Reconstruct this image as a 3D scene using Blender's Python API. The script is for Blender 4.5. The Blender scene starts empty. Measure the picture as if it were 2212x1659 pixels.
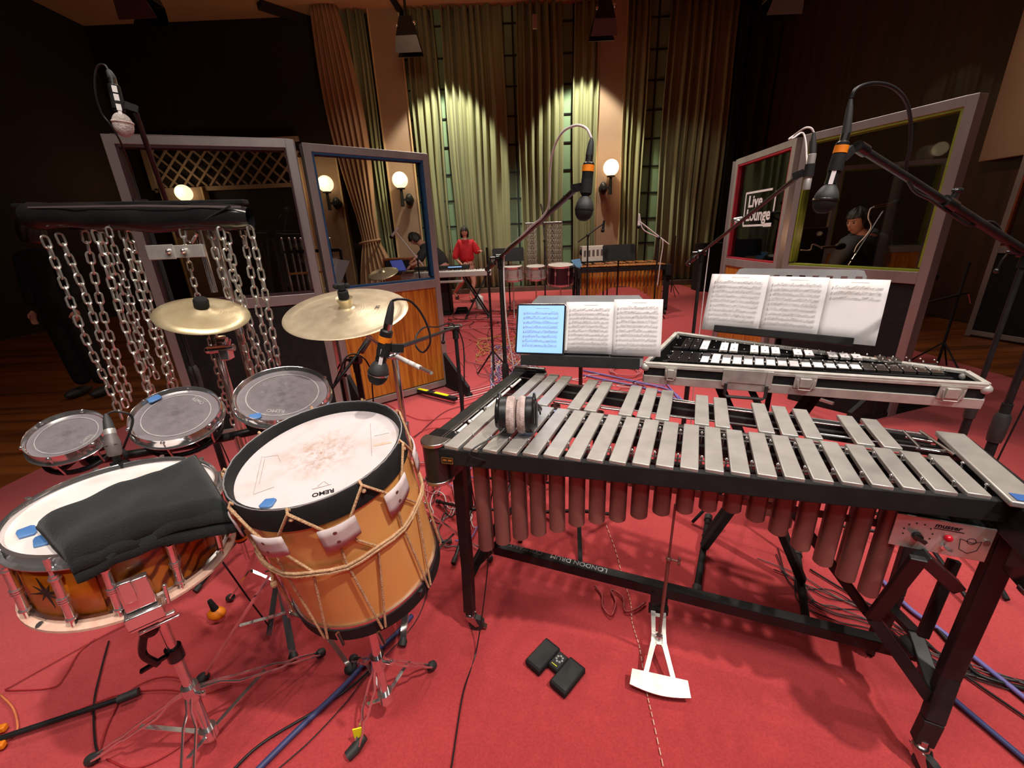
import bpy, bmesh, math, random
from mathutils import Vector, Matrix
S = bpy.context.scene
COL = S.collection
R = math.radians
V = Vector
rnd = random.Random(7)
PI = math.pi
# ------------------------------------------------------------------ camera
F, W, H = 900.0, 2212, 1659
PITCH, ROLL, EYE = R(19.6), R(2.5), 1.45
FW = V((0, math.cos(PITCH), -math.sin(PITCH)))
_up = V((0, math.sin(PITCH), math.cos(PITCH))); _rt = V((1, 0, 0))
UPV = _up*math.cos(ROLL) + _rt*math.sin(ROLL)
RTV = _rt*math.cos(ROLL) - _up*math.sin(ROLL)
CP = V((0, 0, EYE))
cam = bpy.data.cameras.new('camera'); cam_o = bpy.data.objects.new('camera', cam); COL.objects.link(cam_o)
cam.sensor_fit = 'HORIZONTAL'; cam.sensor_width = 36; cam.lens = 36*F/W
cam.clip_start = .05; cam.clip_end = 100
m = Matrix((RTV, UPV, -FW)).transposed().to_4x4(); m.translation = CP
cam_o.matrix_world = m
S.camera = cam_o
# ------------------------------------------------------------------ view
S.view_settings.view_transform = 'Standard'; S.view_settings.look = 'None'
S.view_settings.exposure = 0.0; S.view_settings.gamma = 1; S.view_settings.use_curve_mapping = False
wd = bpy.data.worlds.new('world'); S.world = wd; wd.use_nodes = True
wd.node_tree.nodes['Background'].inputs[0].default_value = (1, .8, .62, 1)
wd.node_tree.nodes['Background'].inputs[1].default_value = .0035
# ------------------------------------------------------------------ lamps of the hall (rig above the players) and added fill lights
def spot(loc, to, power, col, size=75, blend=.6, rad=.12):
    l = bpy.data.lights.new('spot', 'SPOT'); l.energy = power; l.color = col
    l.spot_size = R(size); l.spot_blend = blend; l.shadow_soft_size = rad
    o = bpy.data.objects.new('spot', l); COL.objects.link(o); o.location = loc
    o.rotation_euler = (V(to)-V(loc)).to_track_quat('-Z', 'Y').to_euler()
    return o
WARM = (1, .80, .62); NEUT = (1, .90, .80); COOL = (.93, .95, 1)
def softbox(loc, to, power, col, sx, sy):  # added soft area light that gives the metal bright reflections
    l = bpy.data.lights.new('added_softbox', 'AREA'); l.shape = 'RECTANGLE'; l.size = sx; l.size_y = sy; l.energy = power; l.color = col; l.spread = R(120)
    o = bpy.data.objects.new('added_softbox', l); COL.objects.link(o); o.location = loc
    o.rotation_euler = (V(to)-V(loc)).to_track_quat('-Z', 'Y').to_euler()
    return o
spot((2.4, 3.2, 5.6), (1.0, 1.4, 0), 260, NEUT, 72, .7, .09)
spot((-.6, 3.8, 5.7), (-.3, 1.3, 0), 150, NEUT, 66, .7, .09)
spot((2.0, -.8, 5.6), (.45, 1.0, 0), 900, NEUT, 58, .6, .08)
spot((1.0, -1.5, 3.9), (.2, 1.6, .3), 120, COOL, 80, .8, .08)
spot((-1.6, -1.5, 4.4), (-.7, 1.6, .6), 36, NEUT, 62, .8, .08)
spot((.6, 5.6, 5.8), (.9, 5.6, 0), 820, NEUT, 80, .7, .2)
spot((-.2, 4.8, 4.4), (-.9, 10.2, 1.0), 520, NEUT, 50, .7, .2)  # added fill for the face of the person in red
spot((2.6, 5.4, 5.6), (1.9, 8.6, .3), 460, NEUT, 60, .7, .2)
spot((3.2, 4.6, 5.9), (6.5, 4.0, 3.2), 320, WARM, 70, .8, .04)  # added to brighten the board on the right wall
softbox((-.6, -.4, 4.6), (-.3, 1.6, 0), 50, NEUT, 2.0, .8)
softbox((.6, 4.6, 5.2), (.4, 2.4, 0), 50, NEUT, 2.2, .5)
# ------------------------------------------------------------------ picking points in the place
def ray(px, py): return FW + RTV*((px-W/2)/F) - UPV*((py-H/2)/F)
def Z(px, py, z):
    d = ray(px, py); return CP + d*((z-EYE)/d.z)
def Yp(px, py, y):
    d = ray(px, py); return CP + d*(y/d.y)
def Xp(px, py, x):
    d = ray(px, py); return CP + d*(x/d.x)
def PL(px, py, p, n):
    d = ray(px, py); return CP + d*((V(p)-CP).dot(n)/d.dot(n))
def VPL(px, py, a, b):
    a = V(a); b = V(b); return PL(px, py, a, V((-(b-a).y, (b-a).x, 0)))
# ------------------------------------------------------------------ things and parts
WL = {}
def setp(o, label=None, cat=None, group=None, kind=None):
    if label: o['label'] = label
    if cat: o['category'] = cat
    if group: o['group'] = group
    if kind: o['kind'] = kind
    return o
def thing(name, label, cat, loc, group=None):
    o = bpy.data.objects.new(name, None); COL.objects.link(o); o.location = V(loc)
    o.empty_display_size = .05; WL[o.name] = V(loc)
    return setp(o, label, cat, group)
def copy_tree(root, loc, rz, label=None, group=None):
    r = root.copy(); COL.objects.link(r); r.location = V(loc); r.rotation_euler = (0, 0, rz); WL[r.name] = V(loc)
    if label: r['label'] = label
    if group: r['group'] = group
    for ch in list(root.children):
        c = ch.copy(); COL.objects.link(c); c.parent = r
        for g in list(ch.children):
            d = g.copy(); COL.objects.link(d); d.parent = c
    return r
def frame(n, hint=None):
    n = V(n).normalized(); h = V(hint) if hint else (V((0, 0, 1)) if abs(n.z) < .95 else V((1, 0, 0)))
    a = h.cross(n).normalized(); b = n.cross(a); return a, b, n
class MB:
    def __init__(s): s.v = []; s.f = []
    def add(s, vs, fs):
        k = len(s.v); s.v += [V(p) for p in vs]; s.f += [tuple(i+k for i in f) for f in fs]; return s
    def box(s, c, size, ax=None):
        c = V(c); x, y, z = ax if ax else (V((1, 0, 0)), V((0, 1, 0)), V((0, 0, 1)))
        a, b, d = x*size[0]/2, y*size[1]/2, z*size[2]/2
        p = [c+a*i+b*j+d*k for k in (-1, 1) for j in (-1, 1) for i in (-1, 1)]
        return s.add(p, [(0, 2, 3, 1), (4, 5, 7, 6), (0, 1, 5, 4), (2, 6, 7, 3), (0, 4, 6, 2), (1, 3, 7, 5)])
    def hexa(s, b4, t4):
        return s.add(list(b4)+list(t4), [(3, 2, 1, 0), (4, 5, 6, 7), (0, 1, 5, 4), (1, 2, 6, 5), (2, 3, 7, 6), (3, 0, 4, 7)])
    def bar(s, p0, p1, w, h, up=(0, 0, 1)):
        p0 = V(p0); p1 = V(p1); d = (p1-p0)
        if d.length < 1e-6: return s
        n = d.normalized(); u = V(up)
        if abs(n.dot(u)) > .97: u = V((0, 1, 0))
        sd = n.cross(u).normalized(); u = sd.cross(n)
        return s.box((p0+p1)/2, (w, d.length, h), (sd, n, u))
    def tube(s, pts, r, seg=8, closed=False, cap=True):
        pts = [V(p) for p in pts]; n = len(pts)
        rr = r if isinstance(r, (list, tuple)) else [r]*n
        T = []
        for i in range(n):
            a = pts[(i-1) % n] if closed or i > 0 else pts[i]
            b = pts[(i+1) % n] if closed or i < n-1 else pts[i]
            t = (b-a); T.append(t.normalized() if t.length > 1e-9 else V((0, 0, 1)))
        a, b, _ = frame(T[0]); k = len(s.v); N = a
        for i in range(n):
            N = (N - T[i]*N.dot(T[i]))
            N = N.normalized() if N.length > 1e-6 else frame(T[i])[0]
            B = T[i].cross(N)
            for j in range(seg):
                t = 2*PI*j/seg; s.v.append(pts[i]+(N*math.cos(t)+B*math.sin(t))*rr[i])
        m = n if closed else n-1
        for i in range(m):
            for j in range(seg):
                i2 = (i+1) % n
                s.f.append((k+i*seg+j, k+i*seg+(j+1) % seg, k+i2*seg+(j+1) % seg, k+i2*seg+j))
        if cap and not closed:
            s.f.append(tuple(k+j for j in range(seg))[::-1]); s.f.append(tuple(k+(n-1)*seg+j for j in range(seg)))
        return s
    def cyl(s, p0, p1, r0, r1=None, seg=16): return s.tube([p0, p1], [r0, r0 if r1 is None else r1], seg)
    def lathe(s, prof, o, ax, seg=32, closed=False, a0=0, a1=2*PI):
        a, b, n = frame(ax); o = V(o); k = len(s.v); full = abs(a1-a0-2*PI) < 1e-6; m = len(prof)
        sn = seg if full else seg+1
        for j in range(sn):
            t = a0+(a1-a0)*j/seg; d = a*math.cos(t)+b*math.sin(t)
            for (r, h) in prof: s.v.append(o+d*r+n*h)
        for j in range(seg):
            j2 = (j+1) % sn
            for i in range(m if closed else m-1):
                i2 = (i+1) % m
                s.f.append((k+j*m+i, k+j2*m+i, k+j2*m+i2, k+j*m+i2))
        return s
    def disc(s, o, ax, r, seg=48):
        a, b, n = frame(ax); o = V(o)
        return s.add([o+(a*math.cos(2*PI*j/seg)+b*math.sin(2*PI*j/seg))*r for j in range(seg)], [tuple(range(seg))])
    def prism(s, pts, o, u, v, t, n=None):
        o = V(o); u = V(u).normalized(); v = V(v).normalized(); n = V(n) if n else u.cross(v).normalized()
        k = len(pts); A = [o+u*x+v*y-n*t/2 for x, y in pts]; B = [p+n*t for p in A]
        fs = [tuple(range(k))[::-1], tuple(range(k, 2*k))]+[(i, (i+1) % k, k+(i+1) % k, k+i) for i in range(k)]
        return s.add(A+B, fs)
    def ball(s, c, r, ax=None, seg=16, rings=10):
        c = V(c); rx, ry, rz = (r, r, r) if not isinstance(r, (list, tuple)) else r
        x, y, z = ax if ax else (V((1, 0, 0)), V((0, 1, 0)), V((0, 0, 1))); k = len(s.v)
        for i in range(rings+1):
            p = PI*i/rings
            for j in range(seg):
                t = 2*PI*j/seg
                s.v.append(c+x*rx*math.sin(p)*math.cos(t)+y*ry*math.sin(p)*math.sin(t)+z*rz*math.cos(p))
        for i in range(rings):
            for j in range(seg):
                s.f.append((k+i*seg+j, k+(i+1)*seg+j, k+(i+1)*seg+(j+1) % seg, k+i*seg+(j+1) % seg))
        return s
    def grid(s, fn, nu, nv, closeu=False):
        k = len(s.v)
        for i in range(nu):
            for j in range(nv): s.v.append(V(fn(i, j)))
        for i in range(nu if closeu else nu-1):
            for j in range(nv-1):
                i2 = (i+1) % nu; s.f.append((k+i*nv+j, k+i2*nv+j, k+i2*nv+j+1, k+i*nv+j+1))
        return s
    def build(s, name, mat, parent=None, smooth=True, bevel=0, label=None, cat=None, group=None, kind=None, ang=38, solid=0, sub=0):
        if parent: o0 = WL[parent.name]
        elif kind == 'structure': o0 = V((0, 0, 0))
        else:
            xs = [p.x for p in s.v]; ys = [p.y for p in s.v]; zs = [p.z for p in s.v]
            o0 = V(((min(xs)+max(xs))/2, (min(ys)+max(ys))/2, min(zs)))
        me = bpy.data.meshes.new(name); me.from_pydata([p-o0 for p in s.v], [], s.f)
        bm = bmesh.new(); bm.from_mesh(me)
        bmesh.ops.remove_doubles(bm, verts=bm.verts, dist=1e-6)
        bmesh.ops.recalc_face_normals(bm, faces=bm.faces)
        bm.to_mesh(me); bm.free()
        if smooth:
            me.polygons.foreach_set('use_smooth', [True]*len(me.polygons)); me.set_sharp_from_angle(angle=R(ang))
        me.materials.append(mat)
        o = bpy.data.objects.new(name, me); COL.objects.link(o)
        if parent: o.parent = parent; WL[o.name] = WL[parent.name]
        else: o.location = o0; WL[o.name] = o0
        if solid:
            md = o.modifiers.new('s', 'SOLIDIFY'); md.thickness = solid; md.offset = 0
        if bevel:
            md = o.modifiers.new('b', 'BEVEL'); md.width = bevel; md.segments = 2; md.limit_method = 'ANGLE'; md.angle_limit = R(40)
        if sub:
            md = o.modifiers.new('u', 'SUBSURF'); md.levels = sub; md.render_levels = sub
        return setp(o, label, cat, group, kind)
def crom(P, n=8, closed=False):
    P = [V(p) for p in P]; out = []; k = len(P)
    for i in range(k if closed else k-1):
        p0 = P[(i-1) % k] if closed or i > 0 else P[i]*2-P[i+1]
        p1 = P[i]; p2 = P[(i+1) % k]; p3 = P[(i+2) % k] if closed or i+2 < k else P[-1]*2-P[-2]
        for j in range(n):
            t = j/n
            out.append(.5*((2*p1)+(p2-p0)*t+(2*p0-5*p1+4*p2-p3)*t*t+(3*p1-p0-3*p2+p3)*t**3))
    if not closed: out.append(P[-1])
    return out
def text_mesh(name, s, size, o, u, v, mat, parent, width=0, off=0.0, ext=.0004, align='LEFT', shear=0, bold=0):
    c = bpy.data.curves.new(name, 'FONT'); c.body = s; c.size = size; c.extrude = ext; c.align_x = align; c.shear = shear; c.offset = bold
    c.resolution_u = 3
    t = bpy.data.objects.new(name, c); COL.objects.link(t)
    dg = bpy.context.evaluated_depsgraph_get(); me = bpy.data.meshes.new_from_object(t.evaluated_get(dg))
    bpy.data.objects.remove(t)
    u = V(u).normalized(); v = V(v).normalized(); n = u.cross(v)
    o0 = WL[parent.name] if parent else V((0, 0, 0))
    k = width/max(1e-6, max(p.co.x for p in me.vertices)) if width else 1
    for p in me.vertices:
        q = p.co; p.co = V(o)+u*q.x*k+v*q.y+n*(q.z+off)-o0
    me.materials.clear(); me.materials.append(mat); me.name = name
    ob = bpy.data.objects.new(name, me); COL.objects.link(ob)
    if parent: ob.parent = parent; WL[ob.name] = WL[parent.name]
    return ob
# ------------------------------------------------------------------ materials
def mat(name, col, rough=.5, metal=0, noise=None, bump=None, coat=0, spec=.5, emit=None, sheen=0, aniso=0):
    m = bpy.data.materials.new(name); m.use_nodes = True; nt = m.node_tree; b = nt.nodes['Principled BSDF']
    b.inputs['Base Color'].default_value = (*col, 1); b.inputs['Roughness'].default_value = rough
    b.inputs['Metallic'].default_value = metal; b.inputs['Coat Weight'].default_value = coat
    b.inputs['Specular IOR Level'].default_value = spec
    if sheen: b.inputs['Sheen Weight'].default_value = sheen
    if emit: b.inputs['Emission Color'].default_value = (*emit[0], 1); b.inputs['Emission Strength'].default_value = emit[1]
    tc = nt.nodes.new('ShaderNodeTexCoord')
    if noise:       # (colour2, scale, lo, hi[, stretch])
        n = nt.nodes.new('ShaderNodeTexNoise'); n.inputs['Scale'].default_value = noise[1]; n.inputs['Detail'].default_value = 6
        mp = nt.nodes.new('ShaderNodeMapping'); mp.inputs['Scale'].default_value = noise[4] if len(noise) > 4 else (1, 1, 1)
        nt.links.new(tc.outputs['Object'], mp.inputs[0]); nt.links.new(mp.outputs[0], n.inputs['Vector'])
        rp = nt.nodes.new('ShaderNodeValToRGB'); rp.color_ramp.elements[0].position = noise[2]; rp.color_ramp.elements[1].position = noise[3]
        rp.color_ramp.elements[0].color = (*col, 1); rp.color_ramp.elements[1].color = (*noise[0], 1)
        nt.links.new(n.outputs['Fac'], rp.inputs[0]); nt.links.new(rp.outputs[0], b.inputs['Base Color'])
    if bump:        # (scale, strength[, stretch])
        n = nt.nodes.new('ShaderNodeTexNoise'); n.inputs['Scale'].default_value = bump[0]; n.inputs['Detail'].default_value = 4
        mp = nt.nodes.new('ShaderNodeMapping'); mp.inputs['Scale'].default_value = bump[2] if len(bump) > 2 else (1, 1, 1)
        nt.links.new(tc.outputs['Object'], mp.inputs[0]); nt.links.new(mp.outputs[0], n.inputs['Vector'])
        bp = nt.nodes.new('ShaderNodeBump'); bp.inputs['Strength'].default_value = bump[1]; bp.inputs['Distance'].default_value = .01
        nt.links.new(n.outputs['Fac'], bp.inputs['Height']); nt.links.new(bp.outputs[0], b.inputs['Normal'])
    return m
def sr(r, g, b):
    f = lambda c: (c/255/12.92 if c <= 10 else ((c/255+.055)/1.055)**2.4)
    return (f(r), f(g), f(b))
M = {}
M['carpet'] = mat('carpet_red', sr(172, 56, 60), .95, 0, (sr(192, 68, 70), 150, .3, .72), (420, .4), spec=.1, sheen=.25)
M['black'] = mat('black_metal', (.012, .012, .013), .38, 0, ((.02, .02, .02), 14, .4, .7), spec=.3)
M['blackm'] = mat('black_matt', (.010, .010, .011), .75, 0, ((.016, .015, .015), 20, .4, .7), spec=.25)
M['blackg'] = mat('black_gloss', (.01, .01, .011), .16, 0, ((.016, .016, .016), 9, .4, .7))
M['rubber'] = mat('black_rubber', (.02, .02, .02), .6, 0, ((.03, .03, .03), 30, .4, .7))
M['chrome'] = mat('chrome', (.84, .83, .83), .12, .93, ((.68, .67, .67), 12, .35, .75))
M['chainsteel'] = mat('galvanised_chain', (.66, .64, .58), .3, .85, ((.5, .48, .43), 60, .35, .7))
M['caseedge'] = mat('case_aluminium', (.62, .60, .56), .42, .35, ((.46, .44, .40), 26, .35, .7))
M['steel'] = mat('steel', (.62, .60, .58), .25, 1, ((.45, .43, .42), 22, .35, .75))
M['alu'] = mat('aluminium_frame', (.42, .39, .375), .42, .55, ((.30, .275, .265), 5, .3, .7, (1, 1, .3)))
M['barmetal'] = mat('satin_bar_metal', (.46, .44, .41), .38, .5, ((.37, .35, .33), 16, .35, .7), (60, .04))
M['copper'] = mat('brown_resonator', sr(140, 96, 88), .38, .25, (sr(108, 72, 66), 9, .3, .72, (1, 1, .35)))
M['gold'] = mat('gold_tube', sr(226, 156, 70), .28, .5, (sr(150, 90, 32), 8, .3, .7, (1, 1, .3)))
M['rosewood'] = mat('marimba_bar', sr(196, 130, 70), .4, 0, (sr(150, 84, 38), 20, .3, .7))
M['white'] = mat('white_plastic', (.75, .74, .72), .5, 0, ((.66, .65, .63), 12, .4, .7))
M['paper'] = mat('paper', (.80, .76, .77), .8, 0, ((.72, .69, .70), 5, .35, .7), spec=.2)
M['ink'] = mat('ink', (.27, .25, .25), .8, 0, ((.38, .36, .36), 60, .3, .7))
M['bluegel'] = mat('blue_gel', sr(64, 108, 168), .35, 0, (sr(88, 130, 180), 20, .3, .7))
M['rope'] = mat('rope', sr(214, 176, 138), .85, 0, (sr(180, 138, 98), 90, .3, .7), (260, .5))
M['leather'] = mat('leather_tug', sr(214, 200, 200), .6, 0, (sr(190, 172, 172), 22, .3, .7))
M['orangeshell'] = mat('drum_shell', sr(236, 178, 106), .38, 0, (sr(224, 160, 88), 3, .3, .7), coat=.25)
M['tapeorange'] = mat('orange_tape', sr(235, 135, 20), .5, 0, (sr(215, 115, 15), 30, .3, .7))
M['yellow'] = mat('yellow_tape', sr(232, 240, 20), .5, 0, (sr(240, 225, 30), 20, .3, .7))
M['foam'] = mat('grey_foam', sr(188, 176, 172), .95, 0, (sr(150, 138, 134), 40, .3, .7), (200, .5))
M['velour'] = mat('worn_ear_velour', sr(196, 178, 174), .9, 0, (sr(150, 128, 122), 40, .35, .7), (200, .4))
M['cloth'] = mat('black_cloth', (.016, .019, .020), .92, 0, ((.010, .011, .012), 12, .3, .7), (300, .35), spec=.25, sheen=.12)
M['skin'] = mat('skin', sr(205, 150, 130), .5, 0, (sr(190, 128, 108), 14, .3, .7))
M['redshirt'] = mat('red_shirt', sr(214, 24, 40), .75, 0, (sr(180, 14, 28), 9, .3, .7))
M['hair'] = mat('dark_hair', (.012, .009, .008), .55, 0, ((.03, .02, .015), 40, .3, .7), (120, .4))
M['darkcloth'] = mat('charcoal_clothing', (.035, .035, .04), .85, 0, ((.02, .02, .024), 7, .3, .7))
M['tan'] = mat('tan_plaster', sr(196, 150, 112), .8, 0, (sr(186, 138, 100), 1.2, .3, .7), (6, .05))
M['beige'] = mat('beige_pillar', sr(172, 144, 120), .75, 0, (sr(160, 132, 108), 1.5, .3, .7))
M['beigetrim'] = mat('beige_moulding', sr(214, 186, 140), .6, 0, (sr(200, 168, 120), 3, .3, .7))
M['greenpanel'] = mat('green_panel', sr(128, 158, 122), .6, 0, (sr(116, 146, 108), 1.5, .3, .7))
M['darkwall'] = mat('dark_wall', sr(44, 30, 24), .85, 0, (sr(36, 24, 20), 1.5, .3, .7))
M['curtain'] = mat('olive_curtain', sr(152, 156, 116), .85, 0, (sr(134, 137, 98), 2, .3, .7, (6, 6, .3)), (180, .15), sheen=.1)
M['drape'] = mat('brown_drape', sr(176, 140, 108), .85, 0, (sr(158, 120, 88), 2, .3, .7, (6, 6, .3)), (180, .15))
M['cream'] = mat('cream_plastic', sr(205, 196, 186), .6, 0, (sr(190, 180, 170), 12, .3, .7))
M['blueedge'] = mat('blue_trim', sr(24, 78, 120), .6, 0, (sr(18, 64, 104), 8, .3, .7))
M['rededge'] = mat('red_trim', sr(170, 34, 52), .6, 0, (sr(150, 26, 42), 8, .3, .7))
M['greenedge'] = mat('green_trim', sr(124, 140, 32), .6, 0, (sr(104, 120, 22), 8, .3, .7))
M['hemp'] = mat('white_tape', sr(225, 190, 170), .8, 0, (sr(205, 160, 140), 40, .3, .7))
M['greydesk'] = mat('grey_desk', sr(140, 138, 140), .45, .2, (sr(124, 122, 124), 10, .3, .7))
M['brownwood'] = mat('redbrown_laminate', sr(150, 72, 30), .5, 0, (sr(120, 52, 20), 10, .3, .7, (8, 8, 1)))
M['silverface'] = mat('brushed_faceplate', (.58, .56, .52), .35, .6, ((.48, .46, .42), 30, .3, .7))
M['bluescreen_label'] = mat('blue_label', sr(58, 100, 170), .4, 0, (sr(50, 88, 150), 12, .3, .7))
M['globe'] = mat('lit_globe', (1, .86, .62), .3, 0, None, None, emit=((1, .74, .44), 2.1))
M['lampface'] = mat('lamp_inner', (.22, .23, .25), .4, .3, ((.18, .19, .2), 4, .3, .7))
M['redlamp'] = mat('red_indicator', (.6, .01, .03), .2, 0, ((.5, .01, .02), 10, .3, .7), coat=.5)
for n, c in dict(purple=(120, 112, 178), darkblue=(62, 68, 116), whitec=(214, 206, 206), redc=(168, 40, 44), orangec=(224, 130, 84), yellowc=(206, 178, 92), pinkc=(206, 120, 128), greyc=(96, 84, 84)).items():
    M[n] = mat(n+'_cable_sheath', sr(*c), .5, 0, (tuple(x*.8 for x in sr(*c)), 25, .3, .7))
def wood_mat(name, c1, c2, scale, rough, vert=True, coat=.1):
    m = bpy.data.materials.new(name); m.use_nodes = True; nt = m.node_tree; b = nt.nodes['Principled BSDF']
    tc = nt.nodes.new('ShaderNodeTexCoord'); mp = nt.nodes.new('ShaderNodeMapping')
    mp.inputs['Scale'].default_value = (scale, scale, scale*.05) if vert else (scale*.06, scale, scale)
    n = nt.nodes.new('ShaderNodeTexNoise'); n.inputs['Scale'].default_value = 1; n.inputs['Detail'].default_value = 8; n.inputs['Distortion'].default_value = .6
    rp = nt.nodes.new('ShaderNodeValToRGB'); e = rp.color_ramp.elements; e[0].position = .36; e[1].position = .62
    e[0].color = (*c2, 1); e[1].color = (*c1, 1)
    nt.links.new(tc.outputs['Object'], mp.inputs[0]); nt.links.new(mp.outputs[0], n.inputs['Vector']); nt.links.new(n.outputs['Fac'], rp.inputs[0])
    nt.links.new(rp.outputs[0], b.inputs['Base Color']); b.inputs['Roughness'].default_value = rough; b.inputs['Coat Weight'].default_value = coat
    return m
M['teak'] = wood_mat('teak_laminate', sr(196, 126, 44), sr(150, 82, 22), 46, .42)
M['floorwood'] = wood_mat('floor_boards', sr(150, 84, 36), sr(96, 50, 20), 7, .45, False)
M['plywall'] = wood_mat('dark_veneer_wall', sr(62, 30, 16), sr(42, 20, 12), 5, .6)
# snare shell: amber with dark grain rings
def burst_mat():
    m = bpy.data.materials.new('figured_drum_shell'); m.use_nodes = True; nt = m.node_tree; b = nt.nodes['Principled BSDF']
    tc = nt.nodes.new('ShaderNodeTexCoord'); w = nt.nodes.new('ShaderNodeTexWave'); w.wave_type = 'RINGS'; w.inputs['Scale'].default_value = 11
    w.inputs['Distortion'].default_value = 6; w.inputs['Detail'].default_value = 2
    rp = nt.nodes.new('ShaderNodeValToRGB'); e = rp.color_ramp.elements; e[0].position = .1; e[0].color = (*sr(86, 38, 12), 1); e[1].position = .5; e[1].color = (*sr(176, 98, 34), 1)
    nt.links.new(tc.outputs['Object'], w.inputs['Vector']); nt.links.new(w.outputs['Fac'], rp.inputs[0]); nt.links.new(rp.outputs[0], b.inputs['Base Color'])
    b.inputs['Roughness'].default_value = .25; b.inputs['Coat Weight'].default_value = .5
    return m
M['burst'] = burst_mat()
def head_mat(name, base, stain, o, rad, stren, rough=.55, fine=60, coat=0):
    """drum skin: wear patch around a centre given in the part's own coordinates"""
    m = bpy.data.materials.new(name); m.use_nodes = True; nt = m.node_tree; b = nt.nodes['Principled BSDF']; L = nt.links.new
    tc = nt.nodes.new('ShaderNodeTexCoord'); sb = nt.nodes.new('ShaderNodeVectorMath'); sb.operation = 'DISTANCE'
    L(tc.outputs['Object'], sb.inputs[0]); sb.inputs[1].default_value = o
    mr = nt.nodes.new('ShaderNodeMapRange'); mr.inputs['From Min'].default_value = 0; mr.inputs['From Max'].default_value = rad
    mr.inputs['To Min'].default_value = 1; mr.inputs['To Max'].default_value = 0; L(sb.outputs['Value'], mr.inputs['Value'])
    n = nt.nodes.new('ShaderNodeTexNoise'); n.inputs['Scale'].default_value = fine; n.inputs['Detail'].default_value = 8; n.inputs['Roughness'].default_value = .7; L(tc.outputs['Object'], n.inputs['Vector'])
    r2 = nt.nodes.new('ShaderNodeValToRGB'); r2.color_ramp.elements[0].position = .45; r2.color_ramp.elements[1].position = .62; L(n.outputs['Fac'], r2.inputs[0])
    mu = nt.nodes.new('ShaderNodeMath'); mu.operation = 'MULTIPLY'; L(mr.outputs[0], mu.inputs[0]); L(r2.outputs[0], mu.inputs[1])
    n2 = nt.nodes.new('ShaderNodeTexNoise'); n2.inputs['Scale'].default_value = 14; n2.inputs['Detail'].default_value = 5; L(tc.outputs['Object'], n2.inputs['Vector'])
    r3 = nt.nodes.new('ShaderNodeValToRGB'); r3.color_ramp.elements[0].position = .5; r3.color_ramp.elements[1].position = .8; r3.color_ramp.elements[1].color = (.35, .35, .35, 1); L(n2.outputs['Fac'], r3.inputs[0])
    ad = nt.nodes.new('ShaderNodeMath'); ad.operation = 'MULTIPLY_ADD'; L(mu.outputs[0], ad.inputs[0]); ad.inputs[1].default_value = stren; L(r3.outputs[0], ad.inputs[2]); ad.use_clamp = True
    mx = nt.nodes.new('ShaderNodeMix'); mx.data_type = 'RGBA'; L(ad.outputs[0], mx.inputs[0]); mx.inputs[6].default_value = (*base, 1); mx.inputs[7].default_value = (*stain, 1)
    L(mx.outputs[2], b.inputs['Base Color']); b.inputs['Roughness'].default_value = rough; b.inputs['Coat Weight'].default_value = coat
    return m
def cymbal_mat(name, c1, c2, o):
    m = bpy.data.materials.new(name); m.use_nodes = True; nt = m.node_tree; b = nt.nodes['Principled BSDF']; L = nt.links.new
    tc = nt.nodes.new('ShaderNodeTexCoord'); sb = nt.nodes.new('ShaderNodeVectorMath'); sb.operation = 'DISTANCE'
    L(tc.outputs['Object'], sb.inputs[0]); sb.inputs[1].default_value = o
    n = nt.nodes.new('ShaderNodeTexNoise'); n.noise_dimensions = '1D'; n.inputs['Scale'].default_value = 260; n.inputs['Detail'].default_value = 3
    L(sb.outputs['Value'], n.inputs['W'])
    n2 = nt.nodes.new('ShaderNodeTexNoise'); n2.inputs['Scale'].default_value = 22; n2.inputs['Detail'].default_value = 5; L(tc.outputs['Object'], n2.inputs['Vector'])
    rp = nt.nodes.new('ShaderNodeValToRGB'); e = rp.color_ramp.elements; e[0].position = .35; e[1].position = .7; e[0].color = (*c1, 1); e[1].color = (*c2, 1); L(n2.outputs['Fac'], rp.inputs[0]); L(rp.outputs[0], b.inputs['Base Color'])
    bp = nt.nodes.new('ShaderNodeBump'); bp.inputs['Strength'].default_value = .35; bp.inputs['Distance'].default_value = .001; L(n.outputs['Fac'], bp.inputs['Height'])
    bp2 = nt.nodes.new('ShaderNodeBump'); bp2.inputs['Strength'].default_value = .25; bp2.inputs['Distance'].default_value = .004; L(n2.outputs['Fac'], bp2.inputs['Height']); L(bp.outputs[0], bp2.inputs['Normal']); L(bp2.outputs[0], b.inputs['Normal'])
    b.inputs['Metallic'].default_value = .65; b.inputs['Roughness'].default_value = .36
    return m
def glass_mat():
    m = bpy.data.materials.new('window_glass'); m.use_nodes = True; nt = m.node_tree; nt.nodes.remove(nt.nodes['Principled BSDF']); L = nt.links.new
    t = nt.nodes.new('ShaderNodeBsdfTransparent'); t.inputs[0].default_value = (.86, .88, .87, 1); g = nt.nodes.new('ShaderNodeBsdfGlossy'); g.inputs['Roughness'].default_value = .02
    fr = nt.nodes.new('ShaderNodeFresnel'); fr.inputs['IOR'].default_value = 1.45; mx = nt.nodes.new('ShaderNodeMixShader')
    L(fr.outputs[0], mx.inputs[0]); L(t.outputs[0], mx.inputs[1]); L(g.outputs[0], mx.inputs[2]); L(mx.outputs[0], nt.nodes['Material Output'].inputs['Surface'])
    return m
M['glass'] = glass_mat()
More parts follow.
